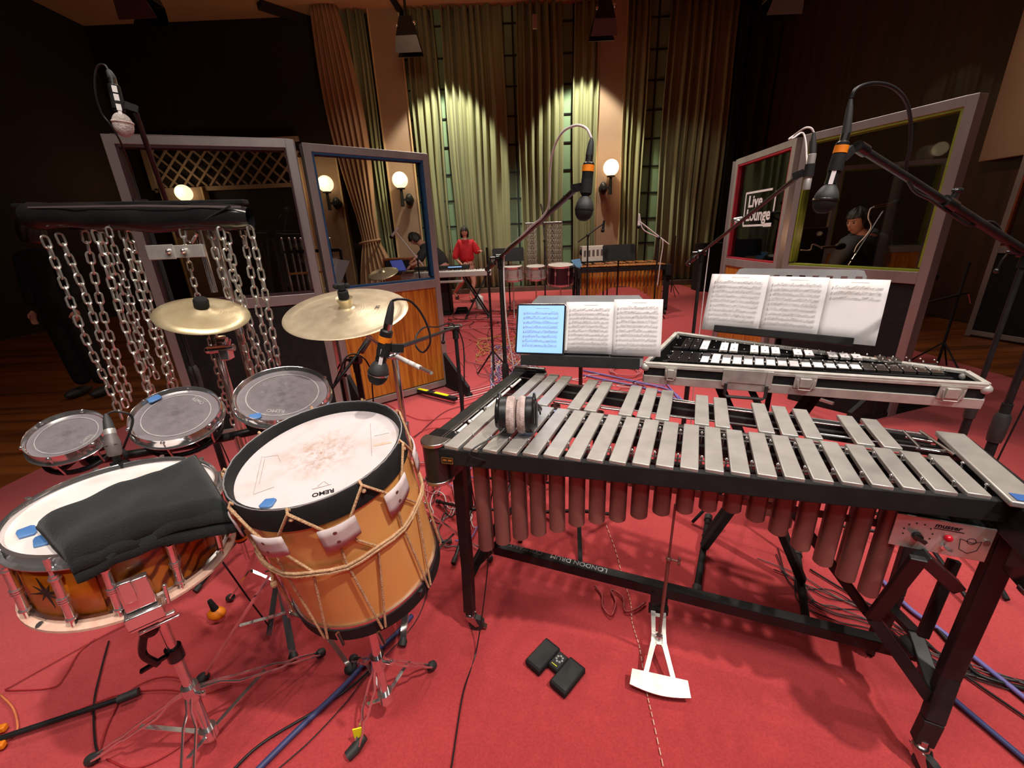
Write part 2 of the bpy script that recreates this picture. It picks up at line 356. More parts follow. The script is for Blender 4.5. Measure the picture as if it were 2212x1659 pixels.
def clear_mat():
    m = bpy.data.materials.new('clear_acrylic'); m.use_nodes = True; nt = m.node_tree; L = nt.links.new; b = nt.nodes['Principled BSDF']
    b.inputs['Base Color'].default_value = (.55, .52, .5, 1); b.inputs['Roughness'].default_value = .15; b.inputs['Metallic'].default_value = .2
    t = nt.nodes.new('ShaderNodeBsdfTransparent'); mx = nt.nodes.new('ShaderNodeMixShader'); mx.inputs[0].default_value = .45
    L(t.outputs[0], mx.inputs[1]); L(b.outputs[0], mx.inputs[2]); L(mx.outputs[0], nt.nodes['Material Output'].inputs['Surface'])
    return m
M['acrylic'] = clear_mat()
M['ink2'] = mat('music_print', (.42, .40, .40), .8, 0, ((.5, .48, .48), 60, .3, .7))
M['darkstep'] = mat('step_edge', sr(92, 70, 58), .7, 0, (sr(76, 58, 48), 6, .3, .7))
M['plumshell'] = mat('plum_lacquer', sr(46, 22, 34), .3, 0, (sr(36, 16, 26), 8, .3, .7), coat=.4)
M['plumedge'] = mat('plum_trim', sr(66, 36, 42), .7, 0, (sr(52, 28, 34), 8, .3, .7))
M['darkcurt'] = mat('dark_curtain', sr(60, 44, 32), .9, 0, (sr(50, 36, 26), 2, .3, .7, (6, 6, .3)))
M['bluecloth'] = mat('pale_blue_cloth', sr(120, 170, 210), .9, 0, (sr(104, 154, 196), 12, .3, .7))
M['dimscreen'] = mat('laptop_screen', sr(70, 80, 150), .3, 0, None, None, emit=(sr(80, 90, 170), .5))
M['screen'] = mat('tablet_screen', sr(150, 190, 240), .2, 0, None, None, emit=(sr(128, 176, 246), .75))
# ------------------------------------------------------------------ the hall
S.cycles.use_denoising = True
WY = 11.95; CEIL = 6.4; XL, XR = -9.5, 6.6
MB().box((-1.4, 4.6, -.0395), (16.2, 14.8, .06)).build('floor', M['floorwood'], kind='structure', smooth=False)
MB().box((.62, 5.0, -.0045), (8.14, 13.2, .009)).build('carpet', M['carpet'], smooth=False, label='red carpet laid over the floor boards under all the instruments', cat='carpet')
MB().box((-1.4, 4.6, CEIL+.05), (16.2, 14.8, .1)).build('ceiling', M['tan'], kind='structure', smooth=False)
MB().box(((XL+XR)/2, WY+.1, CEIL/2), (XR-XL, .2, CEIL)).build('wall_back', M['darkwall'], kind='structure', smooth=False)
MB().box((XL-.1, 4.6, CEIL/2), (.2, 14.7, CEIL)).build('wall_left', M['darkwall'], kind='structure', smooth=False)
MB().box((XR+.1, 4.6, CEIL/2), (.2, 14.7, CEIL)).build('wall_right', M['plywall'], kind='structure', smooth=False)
MB().box((-1.4, -2.7, CEIL/2), (16.2, .1, CEIL)).build('wall_front', M['darkwall'], kind='structure', smooth=False)
MB().box(((XL+XR)/2, WY-.2, .06), (XR-XL, .4, .12)).build('baseboard_back', M['darkstep'], kind='structure', smooth=False)
def bx(px, py=400): return Yp(px, py, WY).x
# ceiling beam and duct seen as dark bands
b = MB(); b.bar(Z(560, 10, CEIL-.06), Z(745, 42, CEIL-.06)+V((.25, 1.2, 0)), .22, .12); b.build('trim_1', M['darkwall'], kind='structure', smooth=False)
b = MB(); b.bar(Z(845, 5, CEIL-.05)+V((0, -1, 0)), Z(868, 30, CEIL-.05), .09, .1); b.build('trim_2', M['blackm'], kind='structure', smooth=False)
def panel(name, x0, x1, z0, z1, mt, dep=.04, **k):
    return MB().box(((x0+x1)/2, WY-dep/2, (z0+z1)/2), (x1-x0, dep, z1-z0)).build(name, mt, smooth=False, **k)
# green glazed-looking panels with black bars between curtains
wn = [0]
def gpanel(px0, px1, lab, bars=True, mid=None):
    x0, x1 = bx(px0), bx(px1); wn[0] += 1
    w = panel('window_%d' % wn[0], x0-.12, x1+.12, .12, CEIL, M['greenpanel'], kind='structure')
    g = MB(); z = .5
    while z < CEIL:
        g.box(((x0+x1)/2, WY-.055, z), (x1-x0+.2, .02, .035)); z += .62
    g.box((x1 if mid is None else bx(mid), WY-.06, CEIL/2), (.04, .02, CEIL))
    g.build('glazing_bar', M['black'], w, smooth=False)
gpanel(903, 918, ''); gpanel(966, 985, ''); gpanel(1098, 1118, ''); gpanel(1214, 1236, ''); gpanel(1381, 1412, '', mid=1400)
pil = []
for i, (a, c) in enumerate(((846, 904), (1283, 1336), (662, 742), (358, 446))):
    x0, x1 = bx(a), bx(c)
    ph_ = CEIL if i < 2 else (3.5 if i == 2 else 2.93)  # far-left pillars cut short so the wall above stays dark
    p = MB().box(((x0+x1)/2, WY-.1, ph_/2), (x1-x0, .2, ph_)).build('trim_%d' % (i+3), M['beige'], kind='structure', smooth=False)
    t = MB()
    for x in (x0, x1): t.box((x, WY-.22, ph_/2), (.035, .05, ph_))
    t.build('moulding', M['beigetrim'], p, smooth=False)
def curtain(px0, px1, lab, mt='curtain', fold=.17, amp=.105, z0=.14, z1=CEIL-.02, y=WY-.18, seed=1, name='curtain', py=400, group=None):
    x0, x1 = bx(px0, py), bx(px1, py); rr = random.Random(seed); n = max(3, int((x1-x0)/fold)); xs = []; x = x0
    w = [rr.uniform(.55, 1.5) for _ in range(n)]; sw = sum(w); k = 10; P = []; acc = 0
    for i in range(n):
        a = amp*rr.uniform(.6, 1.35)
        for j in range(k):
            t = j/k; P.append((x0+(x1-x0)*(acc+w[i]*t)/sw, a*math.cos(2*PI*t)+amp*.3*math.cos(4*PI*t+i)))
        acc += w[i]
    P.append((x1, 0)); nz = 6; b = MB()
    b.grid(lambda i, j: (P[i][0]+.02*math.sin(j*1.3+i*.05), y-P[i][1]*(1-.12*j/nz), z0+(z1-z0)*j/nz), len(P), nz+1)
    return b.build(name, M[mt], label=lab, cat='curtain', group=group, solid=.012, ang=180)
curtain(792, 838, 'narrow olive curtain between the brown tied drape and the left lamp pillar', seed=2, fold=.13)
curtain(914, 968, 'olive pleated curtain just right of the left lamp pillar', seed=3, fold=.16)
curtain(982, 1100, 'wide olive pleated curtain behind the woman in the red shirt', seed=4, fold=.2)
curtain(1124, 1214, 'olive pleated curtain with pale highlights left of the centre green strip', seed=5, fold=.17)
curtain(1234, 1284, 'olive curtain between the centre green strip and the right lamp pillar', seed=6, fold=.16)
curtain(1334, 1380, 'olive curtain immediately right of the right lamp pillar', seed=7, fold=.13)
curtain(1414, 1546, 'wide olive curtain at the right end of the lit back wall', seed=8, fold=.19)
b = MB().box((bx(1556), WY-.3, 3.1), (.16, .12, 6.0)); b.build('trim_7', M['blackm'], kind='structure', smooth=False)
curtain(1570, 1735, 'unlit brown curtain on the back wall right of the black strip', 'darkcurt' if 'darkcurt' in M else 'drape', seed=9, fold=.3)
# tied drape
def drape():
    top = V((Yp(697, 20, 11.5).x, 11.55, CEIL)); knot = Yp(802, 522, 11.5); bot = V((knot.x+.12, 11.5, .12))
    def wid(t):  # t 0 top .. 1 bottom
        tk = (CEIL-knot.z)/(CEIL-.12)
        return (.30+.16*math.sin(PI*min(1, t/tk*1.15))*(1-.2*t/tk)-.08*(t/tk)**3) if t < tk else .20+.42*((t-tk)/(1-tk))**.8
    tk = (CEIL-knot.z)/(CEIL-.12); nu, nz = 90, 36
    def fn(i, j):
        t = j/(nz-1); u = i/(nu-1)*2-1
        c = top.lerp(knot, t/tk) if t < tk else knot.lerp(bot, (t-tk)/(1-tk))
        w = wid(t); z = CEIL-(CEIL-.12)*t
        return (c.x+u*w, c.y-.16*w/.5*math.sqrt(max(0, 1-u*u))-.05*math.cos(u*22+t*1.5)*min(1, w*2.2), z)
    th = thing('tied_drape', 'long brown drape hanging from the ceiling, tied in at waist height', 'drape', (knot.x, 11.5, .12))
    MB().grid(fn, nu, nz).build('fabric', M['drape'], th, ang=180, solid=.01)
    MB().tube([knot+V((.26*math.cos(a), -.1+.2*math.sin(a), .04*math.cos(a))) for a in [2*PI*i/20 for i in range(20)]], .03, 8, True).build('tieback', M['drape'], th)
drape()
# lattice grille at far left, built in place of a glass reflection
lt = thing('lattice_grille', 'dim criss-cross lattice grille high on the back wall, standing in for a reflection in the left screen glass', 'grille', (bx(470, 350), WY-.1, 3.0))
x0, x1 = Yp(322, 320, WY).x, Yp(650, 330, WY).x; z1 = Yp(480, 313, WY).z; z0 = Yp(480, 402, WY).z
b = MB(); hgt = z1-z0; st = .34
k = -int(hgt/st)-1
while k*st < (x1-x0):
    for s in (1, -1):
        xa = x0+k*st; pa = [xa, z0]; pb = [xa+hgt, z1]
        if s < 0: pa = [xa+hgt, z0]; pb = [xa, z1]
        # clip to x0..x1
        (ax, az), (cx, cz) = pa, pb
        if ax > cx: ax, az, cx, cz = cx, cz, ax, az
        if cx <= x0 or ax >= x1: continue
        if ax < x0: az += (cz-az)*(x0-ax)/(cx-ax); ax = x0
        if cx > x1: cz = az+(cz-az)*(x1-ax)/(cx-ax); cx = x1
        b.bar((ax, WY-.12-.01*s, az), (cx, WY-.12-.01*s, cz), .012, .05, (0, -1, 0)) if False else b.bar((ax, WY-.12-.015*s, az), (cx, WY-.12-.015*s, cz), .05, .012, (0, -1, 0))
    k += 1
b.build('lattice', M['beige'], lt, smooth=False)
b = MB()
for z in (z0-.06, z1+.04): b.box(((x0+x1)/2, WY-.12, z), (x1-x0+.1, .08, .1))
b.box((x0-.05, WY-.12, (z0+z1)/2), (.14, .08, z1-z0+.1)); b.build('surround', M['beige'], lt, smooth=False)
# wall lamps
def wall_lamp(px, py, lab, d=.4, side=1, lit=1.0, y=WY-.45):
    c = Yp(px, py, y); t = thing('wall_lamp', lab, 'lamp', (c.x, WY-.2, c.z-.55), 'globe wall lamps')
    MB().ball(c, d/2, seg=28, rings=18).build('globe_shade', M['globe'], t)
    b = MB(); b.cyl(c-V((0, 0, d/2+.02)), c-V((0, 0, d/2-.01)), .1, .1, 20); b.cyl(c-V((0, 0, d/2)), c-V((0, 0, d/2+.42)), .035, .045, 14)
    b.build('stem', M['black'], t)
    q = c-V((-side*.16, 0, d/2+.26)); b = MB(); b.ball(q+V((0, .1, 0)), (.1, .08, .15)); b.bar(q+V((-side*.16, 0, 0)), q+V((0, .08, 0)), .05, .05); b.cyl(q, V((q.x, WY-.2, q.z)), .05, .09)
    b.build('bracket', M['black'], t)
    l = bpy.data.lights.new('globe_bulb', 'POINT'); l.energy = 16*lit; l.color = (1, .72, .42); l.shadow_soft_size = .15
    o = bpy.data.objects.new('globe_bulb', l); COL.objects.link(o); o.location = c+V((0, -.34, .05))
wall_lamp(1320, 362, 'lit globe wall lamp on the pillar right of the centre microphone', .38, -1)
wall_lamp(864, 389, 'lit globe wall lamp on the pillar nearest the woman in the red shirt', .38, 1)
wall_lamp(703, 397, 'lit globe wall lamp left of the tied drape, seen through the teak screen', .38, 1, .6)
wall_lamp(397, 417, 'lit globe wall lamp below the lattice grille, farthest left', .38, 1, .6)
# ceiling luminaires with barn doors
def hung_light(px, py, yy, lab, face=1):
    c = Yp(px, py, yy); t = thing('stage_light', lab, 'light', c, 'hung stage lights')
    b = MB(); b.hexa([c+V((-.2, -.2, 0)), c+V((.2, -.2, 0)), c+V((.2, .2, 0)), c+V((-.2, .2, 0))], [c+V((-.12, -.12, .34)), c+V((.12, -.12, .34)), c+V((.12, .12, .34)), c+V((-.12, .12, .34))]); b.build('housing', M['black'], t, bevel=.01)
    for s in (-1, 1):
        MB().prism([(-.2, 0), (.2, 0), (.26, -.26), (-.26, -.26)], c+V((0, s*.2, 0)), (1, 0, 0), (0, s*.35, 1), .008).build('barn_door', M['lampface'] if s < 0 else M['black'], t, smooth=False)
    MB().cyl(c+V((0, 0, .34)), (c.x, c.y, CEIL), .025).build('drop_rod', M['black'], t)
    b = MB(); b.ball(c+V((-.16, -.19, .16)), .03); b.ball(c+V((.17, -.17, .2)), .035); b.build('knob', M['chrome'], t)
    return c
c1 = hung_light(882, 86, 10.0, 'black hung stage light with barn doors, left of the two over the back wall')
c2 = hung_light(1303, 50, 10.0, 'hung stage light with bright flap, right of the two over the back wall')
hung_light(1690, -5, 7.6, 'unlit black stage light at the top edge above the right screens')
hung_light(300, 2, 7.2, 'unlit black stage light at the top left under the ceiling')
for (px, py, tx) in ((965, 60, 965), (1262, 40, 1262)):
    a = Yp(px, py, 10.6); t = Yp(tx, 470, WY)
    l = spot(a, (t.x, WY, 1.9), 560, (1, .93, .74), 74, .35, .07); l.data.name = 'curtain_wash'
for (px, tx) in ((1470, 1520), (830, 700)):
    a = Yp(px, 30, 9.9); spot(a, (Yp(tx, 500, WY).x, WY, .7), 50, (1, .88, .7), 60, .8, .2)
spot((-1.2, 6.0, 4.6), (-1.8, 9.6, CEIL), 120, (1, .66, .4), 76, .9, .4)  # added unseen uplight that brightens the ceiling
tg = thing('hanging_tag', 'small white tag hanging from the ceiling near the top centre', 'tag', Yp(1155, 47, 10.5))
c = Yp(1155, 47, 10.5); MB().box(c, (.09, .06, .24)).build('tag_body', M['foam'], tg, bevel=.01); MB().cyl(c+V((0, 0, .12)), (c.x, c.y, CEIL), .006, seg=6).build('cord', M['black'], tg)
# pale board on the right wall
p0 = Xp(2120, 350, XR-.08); b = MB()
b.box((XR-.08, p0.y-2.6, p0.z+1.6), (.1, 5.2, 3.2)); b.build('wall_board', M['beige'], smooth=False, label='plain beige board fixed high on the right wall', cat='board', bevel=.01)
# floor edge stage strip on the right, low platform
# ------------------------------------------------------------------ acoustic screens
def screen(p0, p1, lab, lower, reveal, zt=2.15, zs=1.09, fw=.055, dep=.09, mid=False, feet=(1, 1), fl=.45, grp='studio screens with windows'):
    p0 = V((p0[0], p0[1], 0)); p1 = V((p1[0], p1[1], 0)); d = (p1-p0); Ln = d.length; u = d.normalized(); n = V((u.y, -u.x, 0)); z = V((0, 0, 1))
    if n.y > 0: n = -n
    t = thing('acoustic_screen', lab, 'screen', (p0+p1)/2, grp); ax = (u, n, z)
    P = lambda a, zz, o=0: p0+u*a+z*zz+n*o
    b = MB()
    for a in (fw/2, Ln-fw/2): b.box(P(a, zt/2), (fw, dep, zt), ax)
    b.box(P(Ln/2, zt-fw/2), (Ln-2*fw, dep, fw), ax); b.box(P(Ln/2, zs-fw*.7), (Ln-2*fw, dep, fw*1.4), ax); b.box(P(Ln/2, .05), (Ln-2*fw, dep, .06), ax)
    b.build('frame', M['alu'], t, smooth=False, bevel=.003)
    MB().box(P(Ln/2, (zs+.02)/2), (Ln-2*fw, dep*.72, zs-.16), ax).build('lower_panel', M[lower], t, smooth=False)
    MB().box(P(Ln/2, (zs+zt)/2), (Ln-2*fw, .006, zt-zs), ax).build('pane', M['glass'], t, smooth=False)
    b = MB()
    for a in (fw+.008, Ln-fw-.008): b.box(P(a, (zt+zs)/2), (.016, dep*.9, zt-zs-fw), ax)
    b.box(P(Ln/2, zt-fw-.008), (Ln-2*fw, dep*.9, .016), ax); b.box(P(Ln/2, zs+.008), (Ln-2*fw, dep*.9, .016), ax)
    b.build('window_reveal', M[reveal], t, smooth=False)
    for a, f in ((.03, feet[0]), (Ln-.03, feet[1])):
        if not f: continue
        o = P(a, 0); fm = MB(); fm.prism([(dep/2, .03), (fl, .03), (fl, .10), (dep/2, .36)], o, n, z, .03)
        fm.prism([(-fl, .03), (-dep/2, .03), (-dep/2, .36), (-fl, .10)], o, n, z, .03); fm.box(P(a, .02), (.05, 2*fl+.04, .03), ax); fm.build('foot', M['blackm'], t, smooth=False)
    return t, P, u, n
A0, A1 = Z(222, 288, 2.16), Z(634, 300, 2.16)
screen(A0, A1, 'studio screen with a black lower half and a brown lined window, behind the hanging chains', 'blackm', 'plumedge', feet=(0, 0))
B0, B1 = V((-1.478, 3.498, 0)), V((-.672, 4.134, 0))
tB, PB, uB, nB = screen(B0, B1, 'studio screen with teak lower panel and blue lined window, left of the keyboards', 'teak', 'blueedge', feet=(1, 1))
# hazard tape on foot
q = PB(.95, 0); hz = MB()
a = Z(905, 843, .05); c = Z(985, 862, .05); hz.bar(a, c, .05, .03); o = hz.build('foot_stretcher', M['blackm'], tB, smooth=False)
hz = MB(); hz.bar(a+V((0, 0, .017)), a.lerp(c, .25)+V((0, 0, .017)), .035, .004); hz.bar(a.lerp(c, .45)+V((0, 0, .017)), a.lerp(c, .8)+V((0, 0, .017)), .035, .004); hz.build('hazard_tape', M['yellow'], tB, smooth=False)
D0, D1 = V((2.607, 4.012, 0)), V((2.953, 2.94, 0)); C1 = V((2.69, 5.25, 0)); E1 = V((3.02, 5.95, 0))
screen(D0, D1, 'studio screen with green lined window and black lower half before the seated person', 'blackm', 'greenedge', feet=(0, 1), fw=.06)
tC, PC, uC, nC = screen(D0+V((.01, .08, 0)), C1, 'studio screen with a red lined window carrying white lettering', 'teak', 'rededge', feet=(0, 0), fw=.06)
screen(C1+V((.02, .1, 0)), E1, 'narrow studio screen at the far end of the right-hand row', 'teak', 'beigetrim', feet=(0, 0))
screen((4.6, 6.3), (5.7, 5.9), 'studio screen with green lined window standing behind the lettered one', 'teak', 'greenedge', feet=(0, 0))
screen((5.9, 5.2), (6.2, 4.0), 'farthest studio screen, its pale frame behind the seated person', 'blackm', 'brownwood', feet=(0, 0))
# lettering on the pane: white outline box with two lines of text
def onC(px, py): return VPL(px, py, D0+V((.01, .08, 0)), C1)
nn = V((uC.y, -uC.x, 0)); nn = nn if nn.x < 0 else -nn
def lC(p, w=.014):
    return onC(*p)+nn*.006
b = MB()
for a, c in (((1614, 418), (1671, 408)), ((1614, 418), (1606, 488)), ((1606, 488), (1650, 486)), ((1679, 412), (1672, 456))):
    b.bar(lC(a), lC(c), .004, .02, (0, 0, 1)) if abs(a[0]-c[0]) > 12 else b.bar(lC(a), lC(c), .004, .02, uC)
b.bar(lC((1650, 486)), lC((1667, 485)), .004, .036, (0, 0, 1))
b.build('lettering_border', M['white'], tC, smooth=False)
uu = -uC
for s, p in (('Live', (1617, 448)), ('Lounge', (1612, 477))):
    hgt = (lC((p[0], p[1]))-lC((p[0], p[1]-26))).length
    text_mesh('lettering', s, hgt*1.25, lC(p)+nn*.003, uu, (0, 0, 1), M['white'], tC, width=.30 if s == 'Live' else .50, ext=.001, bold=.004)
# ------------------------------------------------------------------ vibraphone
VO = Z(954, 963, .87); VO.z = 0; _a = -R(24); VU = V((math.cos(_a), math.sin(_a), 0)); VV = V((-math.sin(_a), math.cos(_a), 0)); ZZ = V((0, 0, 1))
VA = (VU, VV, ZZ)
def L(x, y, z): return VO+VU*x+VV*y+ZZ*z
vib = thing('vibraphone', 'large vibraphone with dull silver bars, brown resonator tubes and black wheeled frame', 'vibraphone', L(.65, .35, 0))
fy = lambda x: .152*x; ry = lambda x: .752-.14*x       # front and rear edge of the bar field
NT = .87
def tone_bar(x, w, y0, y1):
    b = MB(); b.box(L(x, (y0+y1)/2, NT-.006), (w, y1-y0, .013), VA); b.build('tone_bar', M['barmetal'], vib, bevel=.0022)
XN = [.0286+i*.05905 for i in range(22)]
for i, x in enumerate(XN): tone_bar(x, .0475-.0003*i, fy(x), .379)
acc = [0, 1, 2, 4, 5, 7, 8, 9, 11, 12, 14, 15, 16, 18, 19]
XA = [(XN[i]+XN[i+1])/2 for i in acc]
for x in XA: tone_bar(x, .0455-.004*x, .390, ry(x))
# bar posts and cord
for rows, ya, yb in ((XN, lambda x: fy(x)+.22*(.379-fy(x)), lambda x: .379-.22*(.379-fy(x))), (XA, lambda x: .39+.22*(ry(x)-.39), lambda x: ry(x)-.22*(ry(x)-.39))):
    b = MB(); c = MB()
    for f in (ya, yb):
        xs = [XN[0]-.03]+[x+.0295 for x in XN]
        for x in xs:
            if rows is XA and not any(abs(abs(x-q)-.0295) < .008 for q in XA): continue
            p = L(x, f(x), 0); b.cyl(p+ZZ*.84, p+ZZ*.872, .0022, seg=6); b.ball(p+ZZ*.874, .0042, seg=8, rings=5)
        c.tube([L(x, f(x), .862) for x in (-.035, .3, .6, .9, 1.3)], .0024, 6)
    b.build('bar_post', M['chrome'], vib, kind='stuff'); c.build('bar_cord', M['steel'], vib)
# rails
def rail(y0, y1, x0=-.04, x1=1.33, z=.818, h=.055, w=.02, nm='rail', mt='black'):
    b = MB(); b.bar(L(x0, y0, z), L(x1, y1, z), w, h); return b.build(nm, M[mt], vib, smooth=False, bevel=.002)
rail(fy(0)+.002, fy(1.33)+.004, z=.835, h=.052, w=.022, nm='front_rail', mt='blackm')
rail(fy(0)+.10, fy(1.33)+.07, h=.03, w=.018); rail(.300, .335, h=.03, w=.018)
rail(.375, .377, h=.05, w=.03, nm='centre_rail'); rail(.46, .43, h=.03, w=.018); rail(ry(0)-.09, ry(1.3)-.05, h=.03, w=.018)
rail(ry(-.04)-.02, ry(1.33)+.0, h=.045, w=.02, nm='rear_rail')
b = MB(); b.bar(L(-.02, .384, .852), L(1.28, .384, .852), .014, .006); b.build('damper_bar', M['steel'], vib, smooth=False)
# rear rail hardware: long pins seen in the gaps
b = MB()
for i in (3, 6, 10, 13, 17):
    x = XN[i]+.0295; b.cyl(L(x-.045, ry(x)-.06, .855), L(x+.045, ry(x)-.065, .855), .003); b.cyl(L(x-.04, .47, .85), L(x+.04, .468, .85), .003)
    for s in (-.045, .045): b.ball(L(x+s, ry(x)-.062, .856), .006, seg=8, rings=5)
b.cyl(L(1.25, ry(1.25)-.04, .862), L(1.25, .43, .862), .004); b.cyl(L(1.29, ry(1.29)-.03, .865), L(1.31, .40, .865), .004)
b.cyl(L(1.25, .52, .85), L(1.34, .50, .85), .004); b.cyl(L(1.25, .45, .85), L(1.34, .44, .85), .004)
b.build('spring_pin', M['steel'], vib, kind='stuff')
# end pieces
def endcap(x0, x1, y0, zt, zb, r=.035):
    w = x1-x0; pts = [(0, 0)]+[(w/2-w/2*math.cos(PI*k/12), -r*math.sin(PI*k/12)) for k in range(1, 12)]+[(w, 0), (w, .07), (0, .07)]
    MB().prism(pts, L(x0, y0, (zt+zb)/2), VU, VV, zt-zb, ZZ).build('end_cap', M['blackg'], vib, bevel=.004)
    for z in (zt-.002, zb+.004):
        MB().prism([(p[0]*1.04-w*.02, p[1]*1.12-.001) for p in pts[:-2]]+[(w*1.02, .012), (-w*.02, .012)], L(x0, y0, z), VU, VV, .012, ZZ).build('cap_trim', M['steel'], vib, bevel=.002)
b = MB(); b.bar(L(-.048, .03, .833), L(-.048, .735, .833), .055, .075); b.build('end_beam', M['black'], vib, bevel=.006, smooth=False)
b = MB(); b.bar(L(-.018, .03, .872), L(-.02, .70, .872), .003, .004); b.bar(L(-.027, .03, .872), L(-.03, .70, .872), .003, .004); b.build('end_wire', M['steel'], vib)
b = MB()
for k, y in enumerate((.08, .2, .32, .44, .56)): b.cyl(L(-.008, y, .863), L(-.009, y+.085, .863), .005, seg=8); b.ball(L(-.008, y-.012, .865), .007, seg=8, rings=5)
b.build('spring_sleeve', M['white'], vib)
endcap(-.082, .006, .03, .872, .735, .045)
b = MB(); b.bar(L(-.085, .745, .858), L(.075, .745, .858), .05, .05); b.build('rear_end_cap', M['black'], vib, bevel=.018)
b = MB(); b.bar(L(-.075, .745, .886), L(.07, .745, .886), .022, .01); b.build('rear_cap_trim', M['steel'], vib, bevel=.004)
b = MB(); b.bar(L(1.335, .165, .872), L(1.345, .525, .872), .062, .014); b.build('end_cover', M['barmetal'], vib, bevel=.003)
b = MB(); b.bar(L(1.36, .10, .82), L(1.36, .53, .82), .07, .09); b.build('end_beam', M['black'], vib, bevel=.004, smooth=False)
b = MB(); b.box(L(1.338, .186, .8805), (.045, .028, .001), VA); b.build('blue_label', M['bluescreen_label'], vib, smooth=False)
endcap(1.34, 1.47, .11, .858, .70, .06)
# name plate on the front rail
q = L(.02, fy(.02)-.0105, .828); fu = (L(1, fy(1), 0)-L(0, fy(0), 0)).normalized(); fn = fu.cross(ZZ)
b = MB(); b.box(q, (.036, .002, .02), (fu, -fn, ZZ)); b.build('name_plate', M['black'], vib, smooth=False)
b = MB(); 
for s in (-1, 1): b.box(q+ZZ*.0095*s+fn*.0012, (.036, .001, .0012), (fu, -fn, ZZ)); b.box(q+fu*.0175*s+fn*.0012, (.0012, .001, .02), (fu, -fn, ZZ)); b.box(q+fu*.008*s+fn*.0012+ZZ*.001, (.012, .001, .006), (fu, -fn, ZZ))
b.build('plate_lettering', M['gold'], vib, smooth=False)
# resonators
def res(x, y, zb, r, zt=.80):
    MB().lathe([(0, zb), (r*.7, zb), (r, zb+.006), (r, zt), (r*.9, zt), (r*.9, zb+.02), (0, zb+.02)], L(x, y, 0), ZZ, 20).build('resonator_tube', M['copper'], vib)
ZB = [.465, .50, .53, .555, .58, .61, .63, .645, .665, .685, .70, .715, .72, .70, .665, .625, .585, .545, .505]
for i, zb in enumerate(ZB): res(XN[i+1], fy(XN[i+1])+.056, zb, .0258-.0002*i)
for x in XA: res(x, .5*(.39+ry(x)), max(.36, .36+.25*math.sin(PI*min(1, x/1.2))), .0205)
for ya in (.23, .53):
    b = MB(); b.bar(L(0, ya, .70), L(1.27, ya+.05 if ya < .3 else ya-.03, .70), .006, .02); b.build('resonator_bar', M['copper'], vib, smooth=False)
# motor box
bx0 = [L(1.150, .205, 0), L(1.320, .205, 0), L(1.320, .30, 0), L(1.150, .30, 0)]
b = MB(); b.hexa([p+ZZ*.69 for p in bx0], [p+ZZ*.788 for p in bx0]); mb = b.build('control_box', M['black'], vib, smooth=False, bevel=.002)
fp = L(1.235, .202, .739); b = MB(); b.box(fp, (.176, .004, .090), VA); fpo = b.build('faceplate', M['silverface'], vib, smooth=False, bevel=.001)
_vb = -VV
text_mesh('lettering', 'musser', .016, fp-VU*.016+ZZ*.026+_vb*.0022, VU, ZZ, M['blackm'], vib, bold=.0004, shear=.2)
b = MB(); b.box(fp+VU*.010+ZZ*.0225+_vb*.0025, (.054, .001, .0015), VA)
for k in range(8):
    a = R(200-k*32); b.box(fp+VU*(-.042+.027*math.cos(a))+ZZ*(.002+.026*math.sin(a))+_vb*.0025, (.0028, .001, .0028), VA)
b.tube([fp+VU*(.052+x)+ZZ*(y-.006)+_vb*.0025 for x, y in ((-.018, .012), (-.014, -.016), (.002, -.024), (.016, -.012), (.019, .014), (.005, .006), (-.018, .012))], .0007, 4)
b.tube([fp+VU*(.054+.008*math.cos(t))+ZZ*(.004+.008*math.sin(t))+_vb*.0025 for t in [k*.7 for k in range(10)]], .0007, 4)
b.build('printed_marks', M['blackm'], vib, smooth=False)
MB().cyl(fp+VU*-.042+ZZ*-.006, fp+VU*-.042+ZZ*-.006+_vb*.012, .010).bar(fp+VU*-.054+ZZ*0+_vb*.016, fp+VU*-.028+ZZ*-.014+_vb*.016, .007, .009).build('speed_knob', M['blackg'], vib)
MB().ball(fp+VU*.012+ZZ*.004+_vb*.006, .0085).build('pilot_lamp', M['redlamp'], vib)
MB().cyl(fp+VU*.010+ZZ*-.022, fp+VU*.010+ZZ*-.022+_vb*.008, .006).cyl(fp+VU*.010+ZZ*-.022, fp+VU*.016+ZZ*-.018+_vb*.022, .003, .004).build('toggle_switch', M['chrome'], vib)
MB().cyl(fp+VU*.078+ZZ*.010, fp+VU*.078+ZZ*.010+_vb*.005, .006).build('plate_screw', M['chrome'], vib)
# legs
def flat(p, w=.045, t=.02, nm='leg', mt='black', up=None):
    b = MB()
    for i in range(len(p)-1): b.bar(p[i], p[i+1], w, t, up if up is not None else VV)
    return b.build(nm, M[mt], vib, smooth=False, bevel=.003)
flat([L(-.022, .115, .80), L(-.025, .115, .3), L(-.035, .115, .085)], .04, .03)
flat([L(-.022, .62, .80), L(-.03, .62, .085)], .04, .03)
flat([L(-.03, .12, .245), L(-.03, .35, .30), L(-.03, .62, .245)], .035, .02, 'cross_beam')
flat([Z(1012, 1235, .22), Z(1062, 1188, .27)], .03, .008, 'corner_brace', 'steel')
flat([L(1.365, .235, .80), L(1.365, .235, .30), L(1.350, .20, .17), L(1.345, .195, .085)], .044, .03)
flat([L(1.365, .58, .80), L(1.345, .52, .30), L(1.335, .52, .085)], .04, .03)
flat([L(1.35, .22, .24), L(1.34, .36, .30), L(1.34, .52, .24)], .035, .02, 'cross_beam')
cbL, cbR = L(0.0, .335, .215), L(1.31, .375, .215)
b = MB(); b.bar(cbL-VU*.03, cbR+VU*.04, .038, .042); b.build('crossbar', M['black'], vib, smooth=False, bevel=.003)
